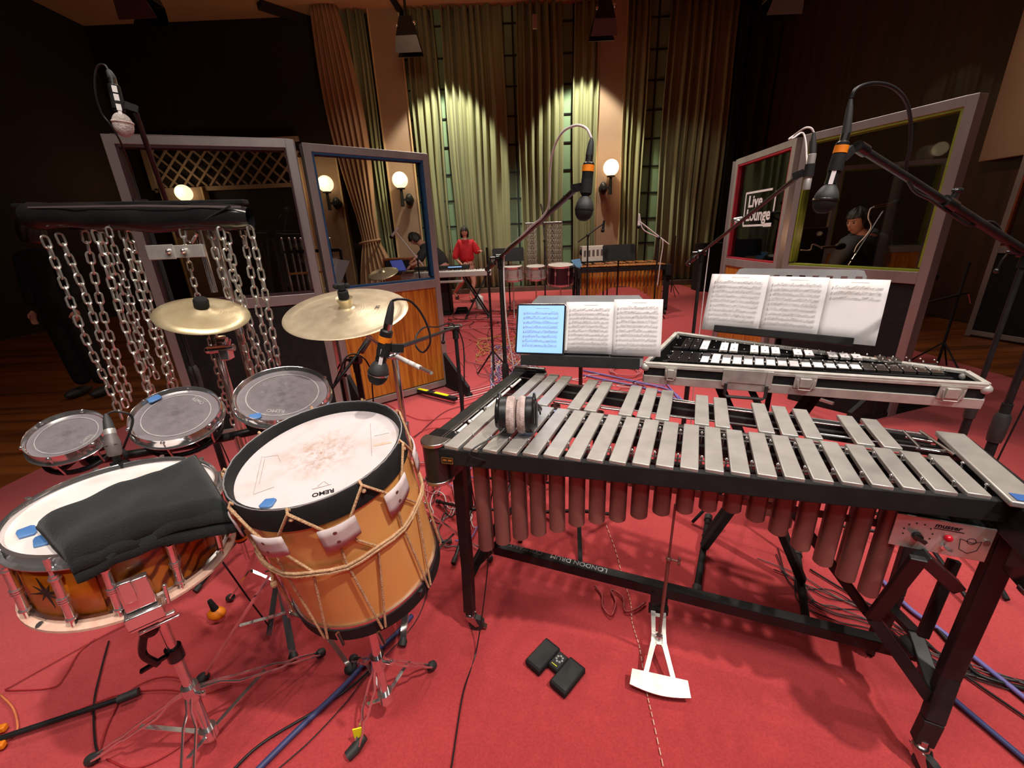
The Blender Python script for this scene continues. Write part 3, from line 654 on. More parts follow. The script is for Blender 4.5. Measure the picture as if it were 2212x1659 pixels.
# diagonal struts at the high end
pA = Z(1985, 1205, .69); pB = Z(1885, 1335, .40); pC = Z(2010, 1510, .22)
flat([pA, pB], .034, .016, 'strut'); flat([pB, pC], .032, .014, 'strut')
flat([Z(1990, 1200, .69), Z(2065, 1268, .58)], .03, .03, 'strut')
flat([Z(2062, 1210, .60), Z(1992, 1375, .36)], .026, .016, 'strut')
flat([Z(1700, 1088, .66), Z(1870, 1318, .40), Z(1962, 1415, .26)], .026, .018, 'long_brace')
flat([L(.02, .36, .235), Z(1230, 1012, .72)], .02, .014, 'long_brace') if False else None
MB().ball(Z(1972, 1400, .26), (.035, .035, .035)).build('hub', M['blackm'], vib)
text_mesh('lettering', 'LONDON DRUM', .03, L(.445, .325+.034, .2365), -VU, -VV, M['white'], vib, bold=.0003)
text_mesh('lettering', 'COMPANY', .03, L(.185, .325+.034, .2365), -VU, -VV, M['greydesk'], vib)
def caster(p, a=0, nm='caster'):
    p = V(p); d = VU*math.cos(a)+VV*math.sin(a); s = ZZ.cross(d)
    c = bpy.data.objects.new(nm, None); 
    b = MB(); b.cyl(p+ZZ*.10, p+ZZ*.075, .012); b.ball(p+ZZ*.07, (.02, .02, .014))
    for k in (-1, 1): b.prism([(-.02, .07), (.02, .07), (.036, .03), (.022, .022)], p+s*.014*k, d, ZZ, .003)
    b.bar(p+d*.04+ZZ*.03, p+d*.062+ZZ*.012, .02, .004)
    o = b.build(nm, M['steel'], vib)
    w = MB(); w.cyl(p+d*.024+ZZ*.031-s*.011, p+d*.024+ZZ*.031+s*.011, .0295, seg=22); w.build('wheel', M['rubber'], o)
caster(L(-.035, .115, 0), .3); caster(L(-.03, .62, 0), 2); caster(L(1.345, .19, 0), -.9); caster(L(1.335, .52, 0), 1.2)
# pedal
ph = Z(1422, 1322, .13); pe = Z(1425, 1490, .035); pd = (pe-ph); plen = pd.length; pd.normalize(); psx = pd.cross(ZZ).normalized()
if psx.x < 0: psx = -psx
pn = psx.cross(pd); pn = pn if pn.z > 0 else -pn
hw = (Z(1487, 1500, .035)-Z(1365, 1470, .035)).length/2
ped = MB(); l = plen
ped.prism([(-.028, 0), (.028, 0), (.024, .055), (-.024, .055)], ph, psx, pd, .007, pn) if False else None
for s in (-1, 1):
    ped.prism([(s*.010, .0), (s*.026, .0), (s*.024, .07), (s*.011, .07)], ph, psx, pd, .008, pn)
    pts = [(s*.008, .068), (s*.024, .068), (s*.026, .10), (s*.040, l*.66), (s*.052, l-.035), (s*.036, l-.035), (s*.024, l*.66), (s*.012, .115), (s*.008, .108)]
    for i in range(0, 4):
        a, c, d2, e = pts[i], pts[i+1], pts[8-i-1], pts[8-i]
        if i == 0: a, c, d2, e = pts[0], pts[1], pts[2], pts[8]
        elif i == 1: a, c, d2, e = pts[8], pts[2], pts[3], pts[7]
        elif i == 2: a, c, d2, e = pts[7], pts[3], pts[4] if False else pts[3], pts[6]
        else: a, c, d2, e = pts[6], pts[3], pts[4], pts[5]
        if c == d2: d2 = ((c[0]), c[1]+.0001)
        ped.prism([a, c, d2, e], ph, psx, pd, .008, pn)
ped.box(ph+pd*.088, (.026, .040, .008), (psx, pd, pn)); ped.box(ph+pd*.012, (.05, .012, .008), (psx, pd, pn))
n = 10; top = [(-hw+2*hw*k/n, l-.042-.014*math.cos(PI*(k/n-.5))*0) for k in range(n+1)]
bot = [(hw*1.08-2*hw*1.08*k/n, l+.004+.012*math.sin(PI*k/n)) for k in range(n+1)]
ped.prism(top+bot, ph, psx, pd, .010, pn)
ped.build('pedal', M['caseedge'], vib, bevel=.0018)
rt_ = Z(1459, 1090, .72); rb_ = ph+pd*.085+pn*.012
b = MB(); mid = rt_.lerp(rb_, .36); b.cyl(rt_, mid, .0035); b.cyl(mid, rb_, .0055); b.ball(mid, .009); b.cyl(mid, mid+VU*.028, .003); b.ball(mid+VU*.03+ZZ*.008, (.005, .004, .009)); b.ball(mid+VU*.03-ZZ*.008, (.005, .004, .009)); b.build('pedal_rod', M['copper'], vib)
MB().ball(rb_, (.012, .012, .016)).cyl(rb_-psx*.012, rb_+psx*.012, .007).build('rod_joint', M['chrome'], vib)
MB().bar(ph+ZZ*.0-psx*.034-pd*.01, ph+psx*.034-pd*.01, .02, .03).bar(ph-pd*.012, V((ph.x, ph.y, .2))-pd*.02, .06, .012).build('pedal_bracket', M['black'], vib, smooth=False)
MB().cyl(Z(1497, 1044, .81)-VU*.045, Z(1497, 1044, .81)+VU*.055, .009).build('rail_handle', M['blackg'], vib)
# ------------------------------------------------------------------ headphones on the bars
HS = 1.32
hp = Z(1118, 935, .872); ht = thing('headphones', 'black over-ear headphones with worn grey velour cushions lying on the vibraphone bars', 'headphones', hp)
hu = V((math.cos(-.12), math.sin(-.12), 0)); hv = V((-hu.y, hu.x, 0)); hc = hp+ZZ*.047*HS
sc_ = lambda P: [(p[0]*HS, p[1]*HS) for p in P]
for s in (-1, 1):
    o = hc+hu*.001*s
    MB().lathe(sc_([(.0, .0), (.03, .0), (.040, .003), (.0445, .011), (.042, .02), (.036, .022)]), o, hu*s, 36).build('ear_cushion', M['velour'], ht)
    e = MB(); e.lathe(sc_([(.037, .02), (.041, .021), (.042, .026), (.0415, .036), (.037, .040), (.034, .041), (.030, .047), (0, .048)]), o, hu*s, 36).build('ear_cup', M['black'], ht)
    b = MB(); b.tube([o+(hu*s*.040+hv*math.cos(t)*.047+ZZ*math.sin(t)*.049)*HS for t in [PI*k/14 for k in range(15)]], .004, 6)
    b.tube(crom([o+(hu*s*.04+hv*.047)*HS, o+(hu*s*.052+hv*.06-ZZ*.01)*HS, o+(hu*s*.05+hv*.085-ZZ*.028)*HS]), .0045, 6)
    b.build('yoke', M['blackg'], ht)
b = MB(); P = [hc+(hu*.05*math.cos(t)+hv*(.085+.062*math.sin(t))-ZZ*.030)*HS for t in [PI*k/16 for k in range(17)]]
for i in range(16): b.bar(P[i], P[i+1], .005, .022, ZZ)
b.build('headband', M['blackm'], ht)
cb = crom([hc-hu*.034-hv*.038-ZZ*.01, hc-hu*.042-hv*.06-ZZ*.03, L(.10, -.012, .868), Z(1068, 1010, .80), Z(1060, 1090, .6), Z(1052, 1240, .3), Z(1030, 1400, .02), Z(1000, 1500, .015), Z(975, 1659, .015), Z(960, 1740, .015)])
MB().tube(cb, .0024, 8).build('cable', M['black'], ht)
# ------------------------------------------------------------------ glockenspiel in its flight case
g0, g1, g2, g3 = Z(1395, 783, .93), Z(2135, 829, .93), Z(1462, 718, .98), Z(2090, 796, .952)
GU = (g1-g0).normalized(); GN = GU.cross(g2-g0).normalized(); GV = GN.cross(GU); GL = (g1-g0).length; GD = (g2-g0).dot(GV); gx2 = (g2-g0).dot(GU); GD3 = (g3-g0).dot(GV)
GA = (GU, GV, GN)
def G(x, y, z=0): return g0+GU*x+GV*y+GN*z
gk = thing('glockenspiel', 'glockenspiel with paper-taped bars set in an open metal-edged flight case', 'glockenspiel', G(GL/2, GD/2, -.085))
xr = (g3-g0).dot(GU)
def case_poly(ins=0): return [(ins*.6, ins), (GL-ins, ins), (xr-ins*.6, GD3-ins), (gx2+ins, GD-ins)]
b = MB(); P = case_poly()
for i in range(4):
    a, c = P[i], P[(i+1) % 4]; b.bar(G(a[0], a[1], -.045), G(c[0], c[1], -.045), .012, .09, GN)
b.prism(P, G(0, 0, -.085), GU, GV, .008, GN); b.build('case_wall', M['blackm'], gk, smooth=False)
b = MB()
for i in range(4):
    a, c = P[i], P[(i+1) % 4]; b.bar(G(a[0], a[1], -.004), G(c[0], c[1], -.004), .018, .012, GN)
b.bar(G(-.004, -.008, -.072), G(GL+.004, -.008, -.072), .008, .036, GN)
b.bar(G(-.004, -.007, -.012), G(GL+.004, -.007, -.012), .006, .012, GN)
b.bar(G(P[1][0]+.006, 0, -.072), G(P[2][0]+.006, GD3, -.072), .008, .036, GN); b.bar(G(-.006, 0, -.072), G(gx2-.006, GD, -.072), .008, .036, GN)
b.build('case_edging', M['caseedge'], gk, smooth=False, bevel=.0015)
for p in P:
    MB().ball(G(p[0], p[1], -.02), .017, seg=12, rings=8).build('case_corner', M['caseedge'], gk)
for x, w in ((.10, .045), (GL*.66-.14, .07), (GL*.9+.02, .07)):
    b = MB(); b.box(G(x, -.013, -.035), (w, .004, .05), GA); b.build('catch_plate', M['caseedge'], gk, smooth=False, bevel=.001)
    b = MB(); b.box(G(x, -.018, -.035), (w*.5, .01, .034), GA); b.tube([G(x+w*.4*s, -.022, z) for s, z in ((-1, -.02), (-.7, -.062), (.7, -.062), (1, -.02))], .0025, 6); b.build('catch', M['caseedge'], gk, bevel=.001)
b = MB(); hx = GL*.37-.02; b.box(G(hx-.075, -.014, -.036), (.02, .006, .07), GA); b.box(G(hx+.075, -.014, -.036), (.02, .006, .07), GA); b.box(G(hx, -.012, -.03), (.16, .004, .055), GA); b.build('handle_plate', M['caseedge'], gk, smooth=False, bevel=.001)
MB().tube([G(hx-.07, -.02, -.06), G(hx-.07, -.026, -.105), G(hx-.062, -.028, -.112), G(hx+.062, -.028, -.112), G(hx+.07, -.026, -.105), G(hx+.07, -.02, -.06)], .006, 8).build('handle', M['rubber'], gk)
# bars: 25 lower and 18 upper
nN = 23; mid = .155; x0g = .075; stp = (GL-.075-x0g)/nN
fyg = lambda x: .03+.045*x/GL; ryg = lambda x: .30-.155*x/GL
gN = [x0g+stp*(i+.5) for i in range(nN)]
ga = [0, 1, 3, 4, 6, 7, 8, 10, 11, 13, 14, 15, 17, 18]
ga = [0, 1, 2, 4, 5, 7, 8, 9, 11, 12, 14, 15, 16, 18, 19]
yc = lambda x: .155-.035*x/GL
for i, x in enumerate(gN):
    sk = gx2*.75
    def q(xx, yy, zz, sk=sk): return G(xx+sk*yy/GD*(1-xx/GL)*1.0-(.02*yy/GD)*(xx/GL), yy, zz)
    y0, y1 = fyg(x), yc(x)-.004; w = stp*.86
    b = MB(); b.hexa([q(x-w/2, y0, -.012), q(x+w/2, y0, -.012), q(x+w/2, y1, -.012), q(x-w/2, y1, -.012)], [q(x-w/2, y0, -.002), q(x+w/2, y0, -.002), q(x+w/2, y1, -.002), q(x-w/2, y1, -.002)])
    b.build('tone_bar', M['blackg'] if i < 4 else M['steel'], gk, bevel=.001, smooth=False)
    if 3 <= i <= 16:
        y2 = y0+(y1-y0)*(.9 if i == 4 else rnd.uniform(.55, .72)); b = MB(); b.hexa([q(x-w*.42, y0+.004, -.0019), q(x+w*.42, y0+.004, -.0019), q(x+w*.42, y2, -.0019), q(x-w*.42, y2, -.0019)], [q(x-w*.42, y0+.004, -.001), q(x+w*.42, y0+.004, -.001), q(x+w*.42, y2, -.001), q(x-w*.42, y2, -.001)])
        b.build('paper_patch', M['paper'], gk, smooth=False)
for n_, i in enumerate(ga):
    x = (gN[i]+gN[i+1])/2; y0, y1 = yc(x)+.008, ryg(x); w = stp*.84; zt = .008
    b = MB(); b.hexa([q(x-w/2, y0, zt-.01), q(x+w/2, y0, zt-.01), q(x+w/2, y1, zt-.01), q(x-w/2, y1, zt-.01)], [q(x-w/2, y0, zt), q(x+w/2, y0, zt), q(x+w/2, y1, zt), q(x-w/2, y1, zt)])
    b.build('tone_bar', M['blackg'] if n_ < 2 else M['steel'], gk, bevel=.001, smooth=False)
    if 2 <= n_ <= 12:
        y2 = y0+(y1-y0)*.82; b = MB(); b.hexa([q(x-w*.44, y0+.003, zt+.0001), q(x+w*.44, y0+.003, zt+.0001), q(x+w*.44, y2, zt+.0001), q(x-w*.44, y2, zt+.0001)], [q(x-w*.44, y0+.003, zt+.001), q(x+w*.44, y0+.003, zt+.001), q(x+w*.44, y2, zt+.001), q(x-w*.44, y2, zt+.001)])
        b.build('paper_patch', M['paper'], gk, smooth=False)
b = MB(); c = MB()
for i in range(nN+1):
    x = x0g+stp*i
    for f, zt in ((.25, -.001), (.78, -.001)): c.ball(q(x, fyg(x)+(yc(x)-fyg(x))*f, zt+.003), .0035, seg=8, rings=5)
    for f in (.2, .8): c.ball(q(x+stp*.0, yc(x)+.008+(ryg(x)-yc(x))*f, .010), .0035, seg=8, rings=5)
for y in (.06, .12, .17, .22): b.bar(G(.05+gx2*y/GD*.8, y*1.0, -.02), G(GL-.06, y*.7+.02, -.02), .014, .012, GN)
b.build('bar_support', M['blackm'], gk, smooth=False); c.build('bar_pin', M['chrome'], gk, kind='stuff')
# keyboard X stand under it
xs = thing('keyboard_stand', 'black X-shaped stand under the glockenspiel case', 'stand', V((1.0, 1.6, 0)))
def rr_(a, c, w=.03, nm='arm', mt='blackm', t=xs): b = MB(); b.bar(a, c, w, w*.9); return b.build(nm, M[mt], t, smooth=False, bevel=.003)
gz = lambda x, y: G(x, y, -.092)
f1, f2 = Z(1505, 1275, .02), Z(1530, 1120, .02); h1 = (f1+f2)/2; k1, k2 = Z(1722, 1195, .02), Z(1742, 1345, .02); h2 = (k1+k2)/2
t1, t2 = gz(.28, .1), gz(.66, .1)
rr_(h1+ZZ*.02, t2, .034, 'arm'); rr_(h1+ZZ*.02+V((.03, .06, 0)), t2+V((.03, .06, 0)), .026); rr_(h2+ZZ*.02, t1, .034)
rr_(gz(.28, .02), gz(.28, .26), .03, 'support_arm'); rr_(gz(.66, .0), gz(.66, .2), .03, 'support_arm')
rr_(gz(.40, .02)-ZZ*.0, Z(1700, 1000, .55), .024)
for a, c in ((f1, f2), (k1, k2)):
    MB().cyl(a, c, .014).build('foot_bar', M['blackm'], xs)
    for e, d in ((a, (a-c).normalized()), (c, (c-a).normalized())): MB().cyl(e-d*.02, e+d*.02, .019).build('rubber_end', M['rubber'], xs)
MB().cyl((h1+ZZ*.02).lerp(t2, .52)-V((.05, .05, 0)), (h1+ZZ*.02).lerp(t2, .52)+V((.07, .0, 0)), .03).build('pivot', M['blackm'], xs)
# ------------------------------------------------------------------ music desks
def staves(o, u, v, w, h, parent, rows, seed=1, mt='ink2', top=.12, left=.08, bot=.08, n=None):
    """printed systems: thin staff lines and note marks"""
    rr = random.Random(seed); b = MB(); nn = u.cross(v); st = (h*(1-top-bot))/10.0
    def rect(x, y, a, c): b.add([o+u*x+v*y+nn*.0006, o+u*(x+a)+v*y+nn*.0006, o+u*(x+a)+v*(y+c)+nn*.0006, o+u*x+v*(y+c)+nn*.0006], [(0, 1, 2, 3)])
    rect(w*.38, h*(1-top*.55), w*.3, .0012)
    for r in range(rows):
        y = h*(1-top)-st*(r+.75); x0 = w*left; x1 = w*(1-left)
        for k in range(5): rect(x0, y+k*st*.085, x1-x0, .00035)
        rect(x0+.001, y-st*.06, .0028, st*.5)
        x = x0+.01
        while x < x1-.004:
            yy = y+rr.uniform(0, .36)*st; rect(x, yy, .0024, .0018)
            if rr.random() < .8: rect(x+.0020, yy, .0005, st*.28)
            if rr.random() < .5: rect(x, yy+st*.28, .008, .0011)
            x += rr.uniform(.0030, .0062)
        if r % 3 == 1: rect(x0+w*.2*rr.random(), y+st*.55, w*.2, .0006)
    return b.build('printed_music', M[mt], parent, smooth=False)
def plane_fit(bl, br, tilt):
    u = (br-bl); u.z = 0; u.normalize(); back = ZZ.cross(u); v = (ZZ*math.cos(tilt)+back*math.sin(tilt)).normalized(); return u, v, u.cross(v)
# centre stand (tablet and two sheets)
cl, cr = Z(1133, 783, .915), Z(1378, 792, .915)
cu, cv, cn = plane_fit(cl, cr, R(20)); Lc = (cr-cl).length
ms = thing('music_stand', 'black music stand behind the vibraphone holding a tablet and two sheets', 'music stand', V(((cl.x+cr.x)/2, (cl.y+cr.y)/2+.1, 0)))
def desk(t, o, u, v, w, h, mt, holes=0, back=.0):
    n = u.cross(v); pts = [(.012, 0), (w-.012, 0), (w, .012), (w, h-.03), (w-.03, h), (.03, h), (0, h-.03), (0, .012)]
    MB().prism(pts, o-n*.004, u, v, .004, n).build('desk', M[mt], t, smooth=False)
    return n
cn = cu.cross(cv)
desk(ms, cl+cu*.02, cu, cv, Lc-.0, .298, 'greydesk')
b = MB(); b.box(cl+cu*(Lc/2)+cn*-.0+cv*.022-cn*-.052, (Lc+.02, .05, .006), (cu, cv, cn)) if False else None
b.box(cl+cu*(Lc/2)+cn*.028+cv*-.006, (Lc+.01, .006, .06), (cu, cv, cn)); b.box(cl+cu*(Lc/2)+cn*.056+cv*.008, (Lc+.01, .045, .004), (cu, cv, cn)); b.build('lip', M['blackm'], ms, smooth=False, bevel=.002)
pc = cl.lerp(cr, .5)-cn*.03+cv*.1; b = MB(); b.cyl(V((pc.x, pc.y, .55)), pc, .009); b.build('inner_tube', M['copper'], ms); MB().cyl(V((pc.x, pc.y, .06)), V((pc.x, pc.y, .62)), .0125).build('pole', M['blackm'], ms)
b = MB()
for k in range(3): a = k*2*PI/3+.4; b.bar((pc.x, pc.y, .12), (pc.x+.24*math.cos(a), pc.y+.24*math.sin(a), .012), .02, .01)
b.build('leg_base', M['blackm'], ms, smooth=False)
# tablet
tt = thing('tablet', 'tablet showing sheet music on a pale blue screen at the left of the centre desk', 'tablet', cl)
to = cl+cn*.010+cv*.0+cu*-.006; tw, th_ = .213, .275
tw = (PL(1219, 765, to, cn)-PL(1112, 765, to, cn)).length; to = PL(1112, 765, to, cn); th_ = (PL(1128, 656, to, cn)-to).length*.995
rc = lambda w, h, r: [(r, 0), (w-r, 0), (w, r), (w, h-r), (w-r, h), (r, h), (0, h-r), (0, r)]
MB().prism(rc(tw, th_, .01), to, cu, cv, .007, cn).build('body', M['steel'], tt, bevel=.002)
MB().prism(rc(tw-.006, th_-.006, .008), to+cu*.003+cv*.003+cn*.0037, cu, cv, .0008, cn).build('bezel', M['blackg'], tt, smooth=False)
MB().prism([(0, 0), (tw-.018, 0), (tw-.018, th_-.018), (0, th_-.018)], to+cu*.009+cv*.009+cn*.0044, cu, cv, .0006, cn).build('screen', M['screen'], tt, smooth=False)
staves(to+cu*.009+cv*.009+cn*.0046, cu, cv, tw-.018, th_-.018, tt, 8, 3, 'ink', top=.12, left=.12, bot=-.1)
p = to+cu*(tw+.006)+cv*th_*.48+cn*.004; MB().cyl(p-cv*.085, p+cv*.085, .0045, seg=10).build('stylus', M['white'], tt)
def sheet(pb, pr, lab, base, n, rows, seed, lift, u, v, hh=.297, curve=.0, group=None, top=.12):
    a = PL(*pb, base, n)+n*lift; c = PL(*pr, base, n)+n*lift; w = (c-a).dot(u); t = thing('sheet_of_music', lab, 'sheet music', a, group)
    b = MB(); nu = 9
    b.grid(lambda i, j: a+u*w*i/(nu-1)+v*hh*j/4+n*curve*math.sin(PI*i/(nu-1))*(j/4), nu, 5); b.build('page', M['paper'], t, solid=.0006, ang=180)
    staves(a+n*(.0010+curve*.9), u, v, w, hh, t, rows, seed, top=top); return t
hh = (PL(1225, 652, to, cn)-PL(1222, 762, to, cn)).length
sheet((1219, 763), (1321, 768), 'printed sheet of music beside the tablet on the centre desk', cl, cn, 10, 11, .012, cu, cv, hh, .003)
sheet((1321, 768), (1426, 776), 'printed sheet of music at the right edge of the centre desk, overhanging it', cl, cn, 10, 12, .008, cu, cv, hh*1.07, .003)
# right stand with three taped sheets
rl, rr2 = Z(1515, 711, 1.0), Z(1890, 748, 1.0)
ru, rv, rn = plane_fit(rl, rr2, R(17)); rn = ru.cross(rv); Lr = (rr2-rl).length
m2 = thing('music_stand', 'folding music stand with grey perforated desk behind the glockenspiel', 'music stand', V(((rl.x+rr2.x)/2, (rl.y+rr2.y)/2+.08, 0)))
d0 = PL(1545, 712, rl, rn)-rn*.012; d1 = PL(1843, 742, rl, rn)-rn*.012; dt = PL(1590, 580, rl, rn)
hd = (dt-d0).dot(rv)+.004; wd_ = (d1-d0).length; xo = .05
pts = [(0.0, 0), (wd_, 0), (wd_, hd-.03), (wd_-.02, hd), (.02, hd), (0, hd-.03)]
a_l = PL(1586, 600, rl, rn)-rn*.012; a_r = PL(1867, 620, rl, rn)-rn*.012
b = MB(); wT = (a_r-a_l).length; o_ = a_l-rv*((a_l-d0).dot(rv)); nh = 10; rows_z = [0, hd-.052, hd-.024, hd]
b.prism([(0, 0), (wT, 0), (wT, hd-.05), (0, hd-.05)], o_, ru, rv, .003, rn)
b.prism([(0, hd-.026), (wT, hd-.026), (wT-.012, hd-.004), (wT-.03, hd), (.03, hd), (.012, hd-.004)], o_, ru, rv, .003, rn)
gp = wT/nh
for k in range(nh+1):
    xa = k*gp-gp*.27 if k else 0; xb = k*gp+gp*.27 if k < nh else wT
    b.prism([(xa, hd-.05), (xb, hd-.05), (xb, hd-.026), (xa, hd-.026)], o_, ru, rv, .003, rn)
b.build('desk', M['greydesk'], m2, smooth=False)
b = MB(); b.bar(d0-rv*.006+rn*.02, d1-rv*.006+rn*.02, .045, .008, rv); b.bar(d0+rn*.042+rv*.004, d1+rn*.042+rv*.004, .006, .03, rv); b.build('lip', M['blackm'], m2, smooth=False, bevel=.004)
pc = (d0+d1)/2-rn*.03; MB().cyl(V((pc.x, pc.y, .1)), V((pc.x, pc.y, 1.1)), .011).build('pole', M['blackm'], m2)
b = MB()
for k in range(3): a = k*2*PI/3+.9; b.tube([(pc.x, pc.y, .42), (pc.x+.26*math.cos(a), pc.y+.26*math.sin(a), .012)], .008, 8)
b.build('leg_base', M['blackm'], m2)
for k, (a, c, e, lab) in enumerate((((1515, 711), (1636, 722), 9, 'left of the three taped music sheets on the perforated desk'), ((1636, 722), (1762, 735), 9, 'middle of the three taped music sheets on the perforated desk'), ((1762, 735), (1890, 748), 3, 'right-hand taped music sheet, mostly blank, on the perforated desk'))):
    aa = PL(*a, rl, rn); hh = (PL(*((1548, 592), (1662, 597), (1790, 602))[k], rl, rn)-aa).dot(rv)
    sheet(a, c, lab, rl, rn, e, 20+k, .002+.0006*k, ru, rv, hh, .002, 'taped sheets', .10)
# ------------------------------------------------------------------ page-turner pedal on the carpet
pt0 = [Z(1140, 1432, .03), Z(1180, 1378, .03), Z(1266, 1446, .03), Z(1226, 1500, .03)]
pu = (pt0[2]-pt0[1]).normalized(); pv = ZZ.cross(pu); Lp = (pt0[2]-pt0[1]).length; o = V((pt0[1].x, pt0[1].y, 0)); dp = (pt0[0]-pt0[1]).length
tp = thing('page_turner', 'small black twin-pedal page turner lying on the carpet', 'pedal', o+pu*Lp/2-pv*dp/2)
for x0, x1, y0, y1, nm, zt in ((0, Lp*.38, 0, dp, 'foot_pad', .03), (Lp*.38, Lp*.62, .006, dp*.62, 'control_plate', .026), (Lp*.62, Lp, 0, dp, 'foot_pad', .03)):
    c = o+pu*(x0+x1)/2-pv*(y0+y1)/2+ZZ*(zt/2+.008); MB().box(c, (x1-x0-.001, y1-y0, zt-.004), (pu, pv, ZZ)).build(nm, M['blackm'], tp, bevel=.005)
    MB().box(c+ZZ*(zt/2-.0015), ((x1-x0)*.84, (y1-y0)*.86, .0012), (pu, pv, ZZ)).build('pad_top', M['rubber'], tp, smooth=False)
b = MB(); c0 = o+pu*Lp*.5-pv*dp*.28+ZZ*.0335
for k in range(7):
    a = 2*PI*k/7; b.tube([c0+pu*(.009*math.cos(a)*1.2+.0028*math.cos(t))+pv*(.012*math.sin(a)+.0028*math.sin(t)) for t in [2*PI*j/8 for j in range(8)]], .0008, 4, True)
b.build('button_ring', M['white'], tp)
b = MB()
for c in (o+pu*Lp*.19-pv*dp*.10, o+pu*Lp*.81-pv*dp*.10, o+pu*Lp*.5-pv*dp*.53): b.bar(c+pu*-.011+ZZ*.0365, c+pu*.011+ZZ*.0365, .0022, .0006)
b.build('printed_mark', M['yellow'], tp, smooth=False)
# ------------------------------------------------------------------ drums: common pieces
def nrm(x, y): return V((x, y, 1)).normalized()
def cylp(C, n, r, deg, h):
    a = ZZ.cross(n).normalized(); b = n.cross(a); t = R(deg); return C+(a*math.cos(t)+b*math.sin(t))*r+n*h
def hoop(C, n, r, mt, par, h0=-.02, h1=.008, w=.006, nm='hoop', flange=.0, seg=64):
    pr = [(r-w, h0), (r+flange, h0), (r+flange, h0+.002), (r, h0+.004), (r, h1-.003), (r+.002, h1), (r-w*.6, h1+.001), (r-w, h1-.003)]
    return MB().lathe(pr, C, n, seg, closed=True).build(nm, M[mt], par, ang=50)
# ------------------------------------------------------------------ rope-tensioned field drum
FC, FN = V((-.465, .884, .999)), nrm(-.076, -.181); FR = .2; FH = .443
fd = thing('rope_drum', 'deep orange rope-tensioned drum with black hoops and stained white head', 'drum', FC-FN*FH)
hm = head_mat('stained_white_head', sr(202, 192, 193), sr(160, 122, 90), tuple(FC-FN*.026-(FC-FN*FH)+V((0, .01, 0))), .105, .9)
MB().disc(FC-FN*.026, FN, FR-.012, 72).build('drum_head', hm, fd, smooth=False)
MB().lathe([(FR-.013, -.034), (FR-.009, -.058), (FR, -.058), (FR+.001, -.004), (FR-.003, .001), (FR-.008, 0), (FR-.010, -.004)], FC, FN, 72, closed=True).build('counter_hoop', M['blackm'], fd, ang=50)
b = MB(); P = []
for k in range(150): t = 2*PI*k/150; P.append(cylp(FC, FN, FR-.003+rnd.uniform(-.0006, .0006), k*2.4, .0012+rnd.uniform(-.0005, .0006)))
MB().tube(P, .0016, 5, True).build('worn_hoop_edge', M['greydesk'], fd)
shell = MB().lathe([(FR-.008, -.05), (FR-.006, -.05), (FR-.006, -FH+.03), (FR-.008, -FH+.03)], FC, FN, 72, closed=True); shell.build('shell', M['orangeshell'], fd)
MB().lathe([(FR-.006, -FH+.045), (FR-.001, -FH+.045), (FR, -FH+.034), (FR-.006, -FH+.034)], FC, FN, 72, closed=True).build('flesh_hoop', M['steel'], fd)
MB().lathe([(FR-.012, -FH+.036), (FR+.002, -FH+.036), (FR+.002, -FH-.004), (FR-.012, -FH-.004)], FC, FN, 72, closed=True).build('counter_hoop', M['blackm'], fd, ang=50)
MB().disc(FC-FN*(FH-.02), FN, FR-.012, 48).build('drum_head', M['foam'], fd, smooth=False)
def fp_(d, h, r=.204): return cylp(FC, FN, r, d, h)
for k in range(9):
    c = -42+40*k; b = MB()
    # strands into the tug, out to the belt line and down
    for s in (-1, 1):
        T = c+s*20
        b.tube([fp_(T+s*.8, -.012, .193), fp_(T, .0055, .203), fp_(T, -.003, .208), fp_(c+s*9, -.058, .207), fp_(c+s*4, -.09, .204)], .0032, 7)
        b.tube([fp_(c+s*3, -.115, .203), fp_(c+(16 if s > 0 else -4), -.18, .203), fp_(c+s*1.2, -FH+.012, .208)], .0030, 7)
    b.ball(fp_(c+20, -.02, .206), .0052, seg=8, rings=6)
    b.build('tension_rope', M['rope'], fd)
    g = MB(); w = 10.5; pts = [(-w, -.064), (w*.9, -.060), (w, -.104), (-w*.55, -.124)]
    nu = 8; tz = .5
    g.grid(lambda i, j: fp_(c+(-w+(2*w)*i/(nu-1))*(1 if j < 3 else .97), (-.064+.004*i/(nu-1))-(.064-.012*i/(nu-1))*j/3, .2095+.004*math.sin(PI*i/(nu-1))), nu, 4)
    tg_ = g.build('leather_tug', M['leather'], fd, solid=.003, ang=180)
    r_ = MB()
    for h in (-.078, -.104): p = fp_(c-2, h, .2135); r_.lathe([(0, .002), (.004, .0015), (.0055, 0)], p, (p-FC-FN*((p-FC).dot(FN))).normalized(), 14)
    r_.build('rivet', M['copper'], tg_)
for hh_, rr_2 in ((-.178, .206), (-.186, .207)):
    P = []
    for k in range(9):
        c = -42+40*k; P += [fp_(c-4, hh_-.008, rr_2), fp_(c+5, hh_-.004, rr_2), fp_(c+16, hh_, rr_2), fp_(c+26, hh_-.004, rr_2)]
    MB().tube(P, .0036, 7, True).build('belt_rope', M['rope'], fd)
q = Z(607, 1270, .80); MB().tube(crom([fp_(-104, -.18), fp_(-103, -.21), fp_(-102, -.235, .212)]), .0036, 7).ball(fp_(-102, -.245, .213), (.008, .008, .010)).build('rope_knot', M['rope'], fd)
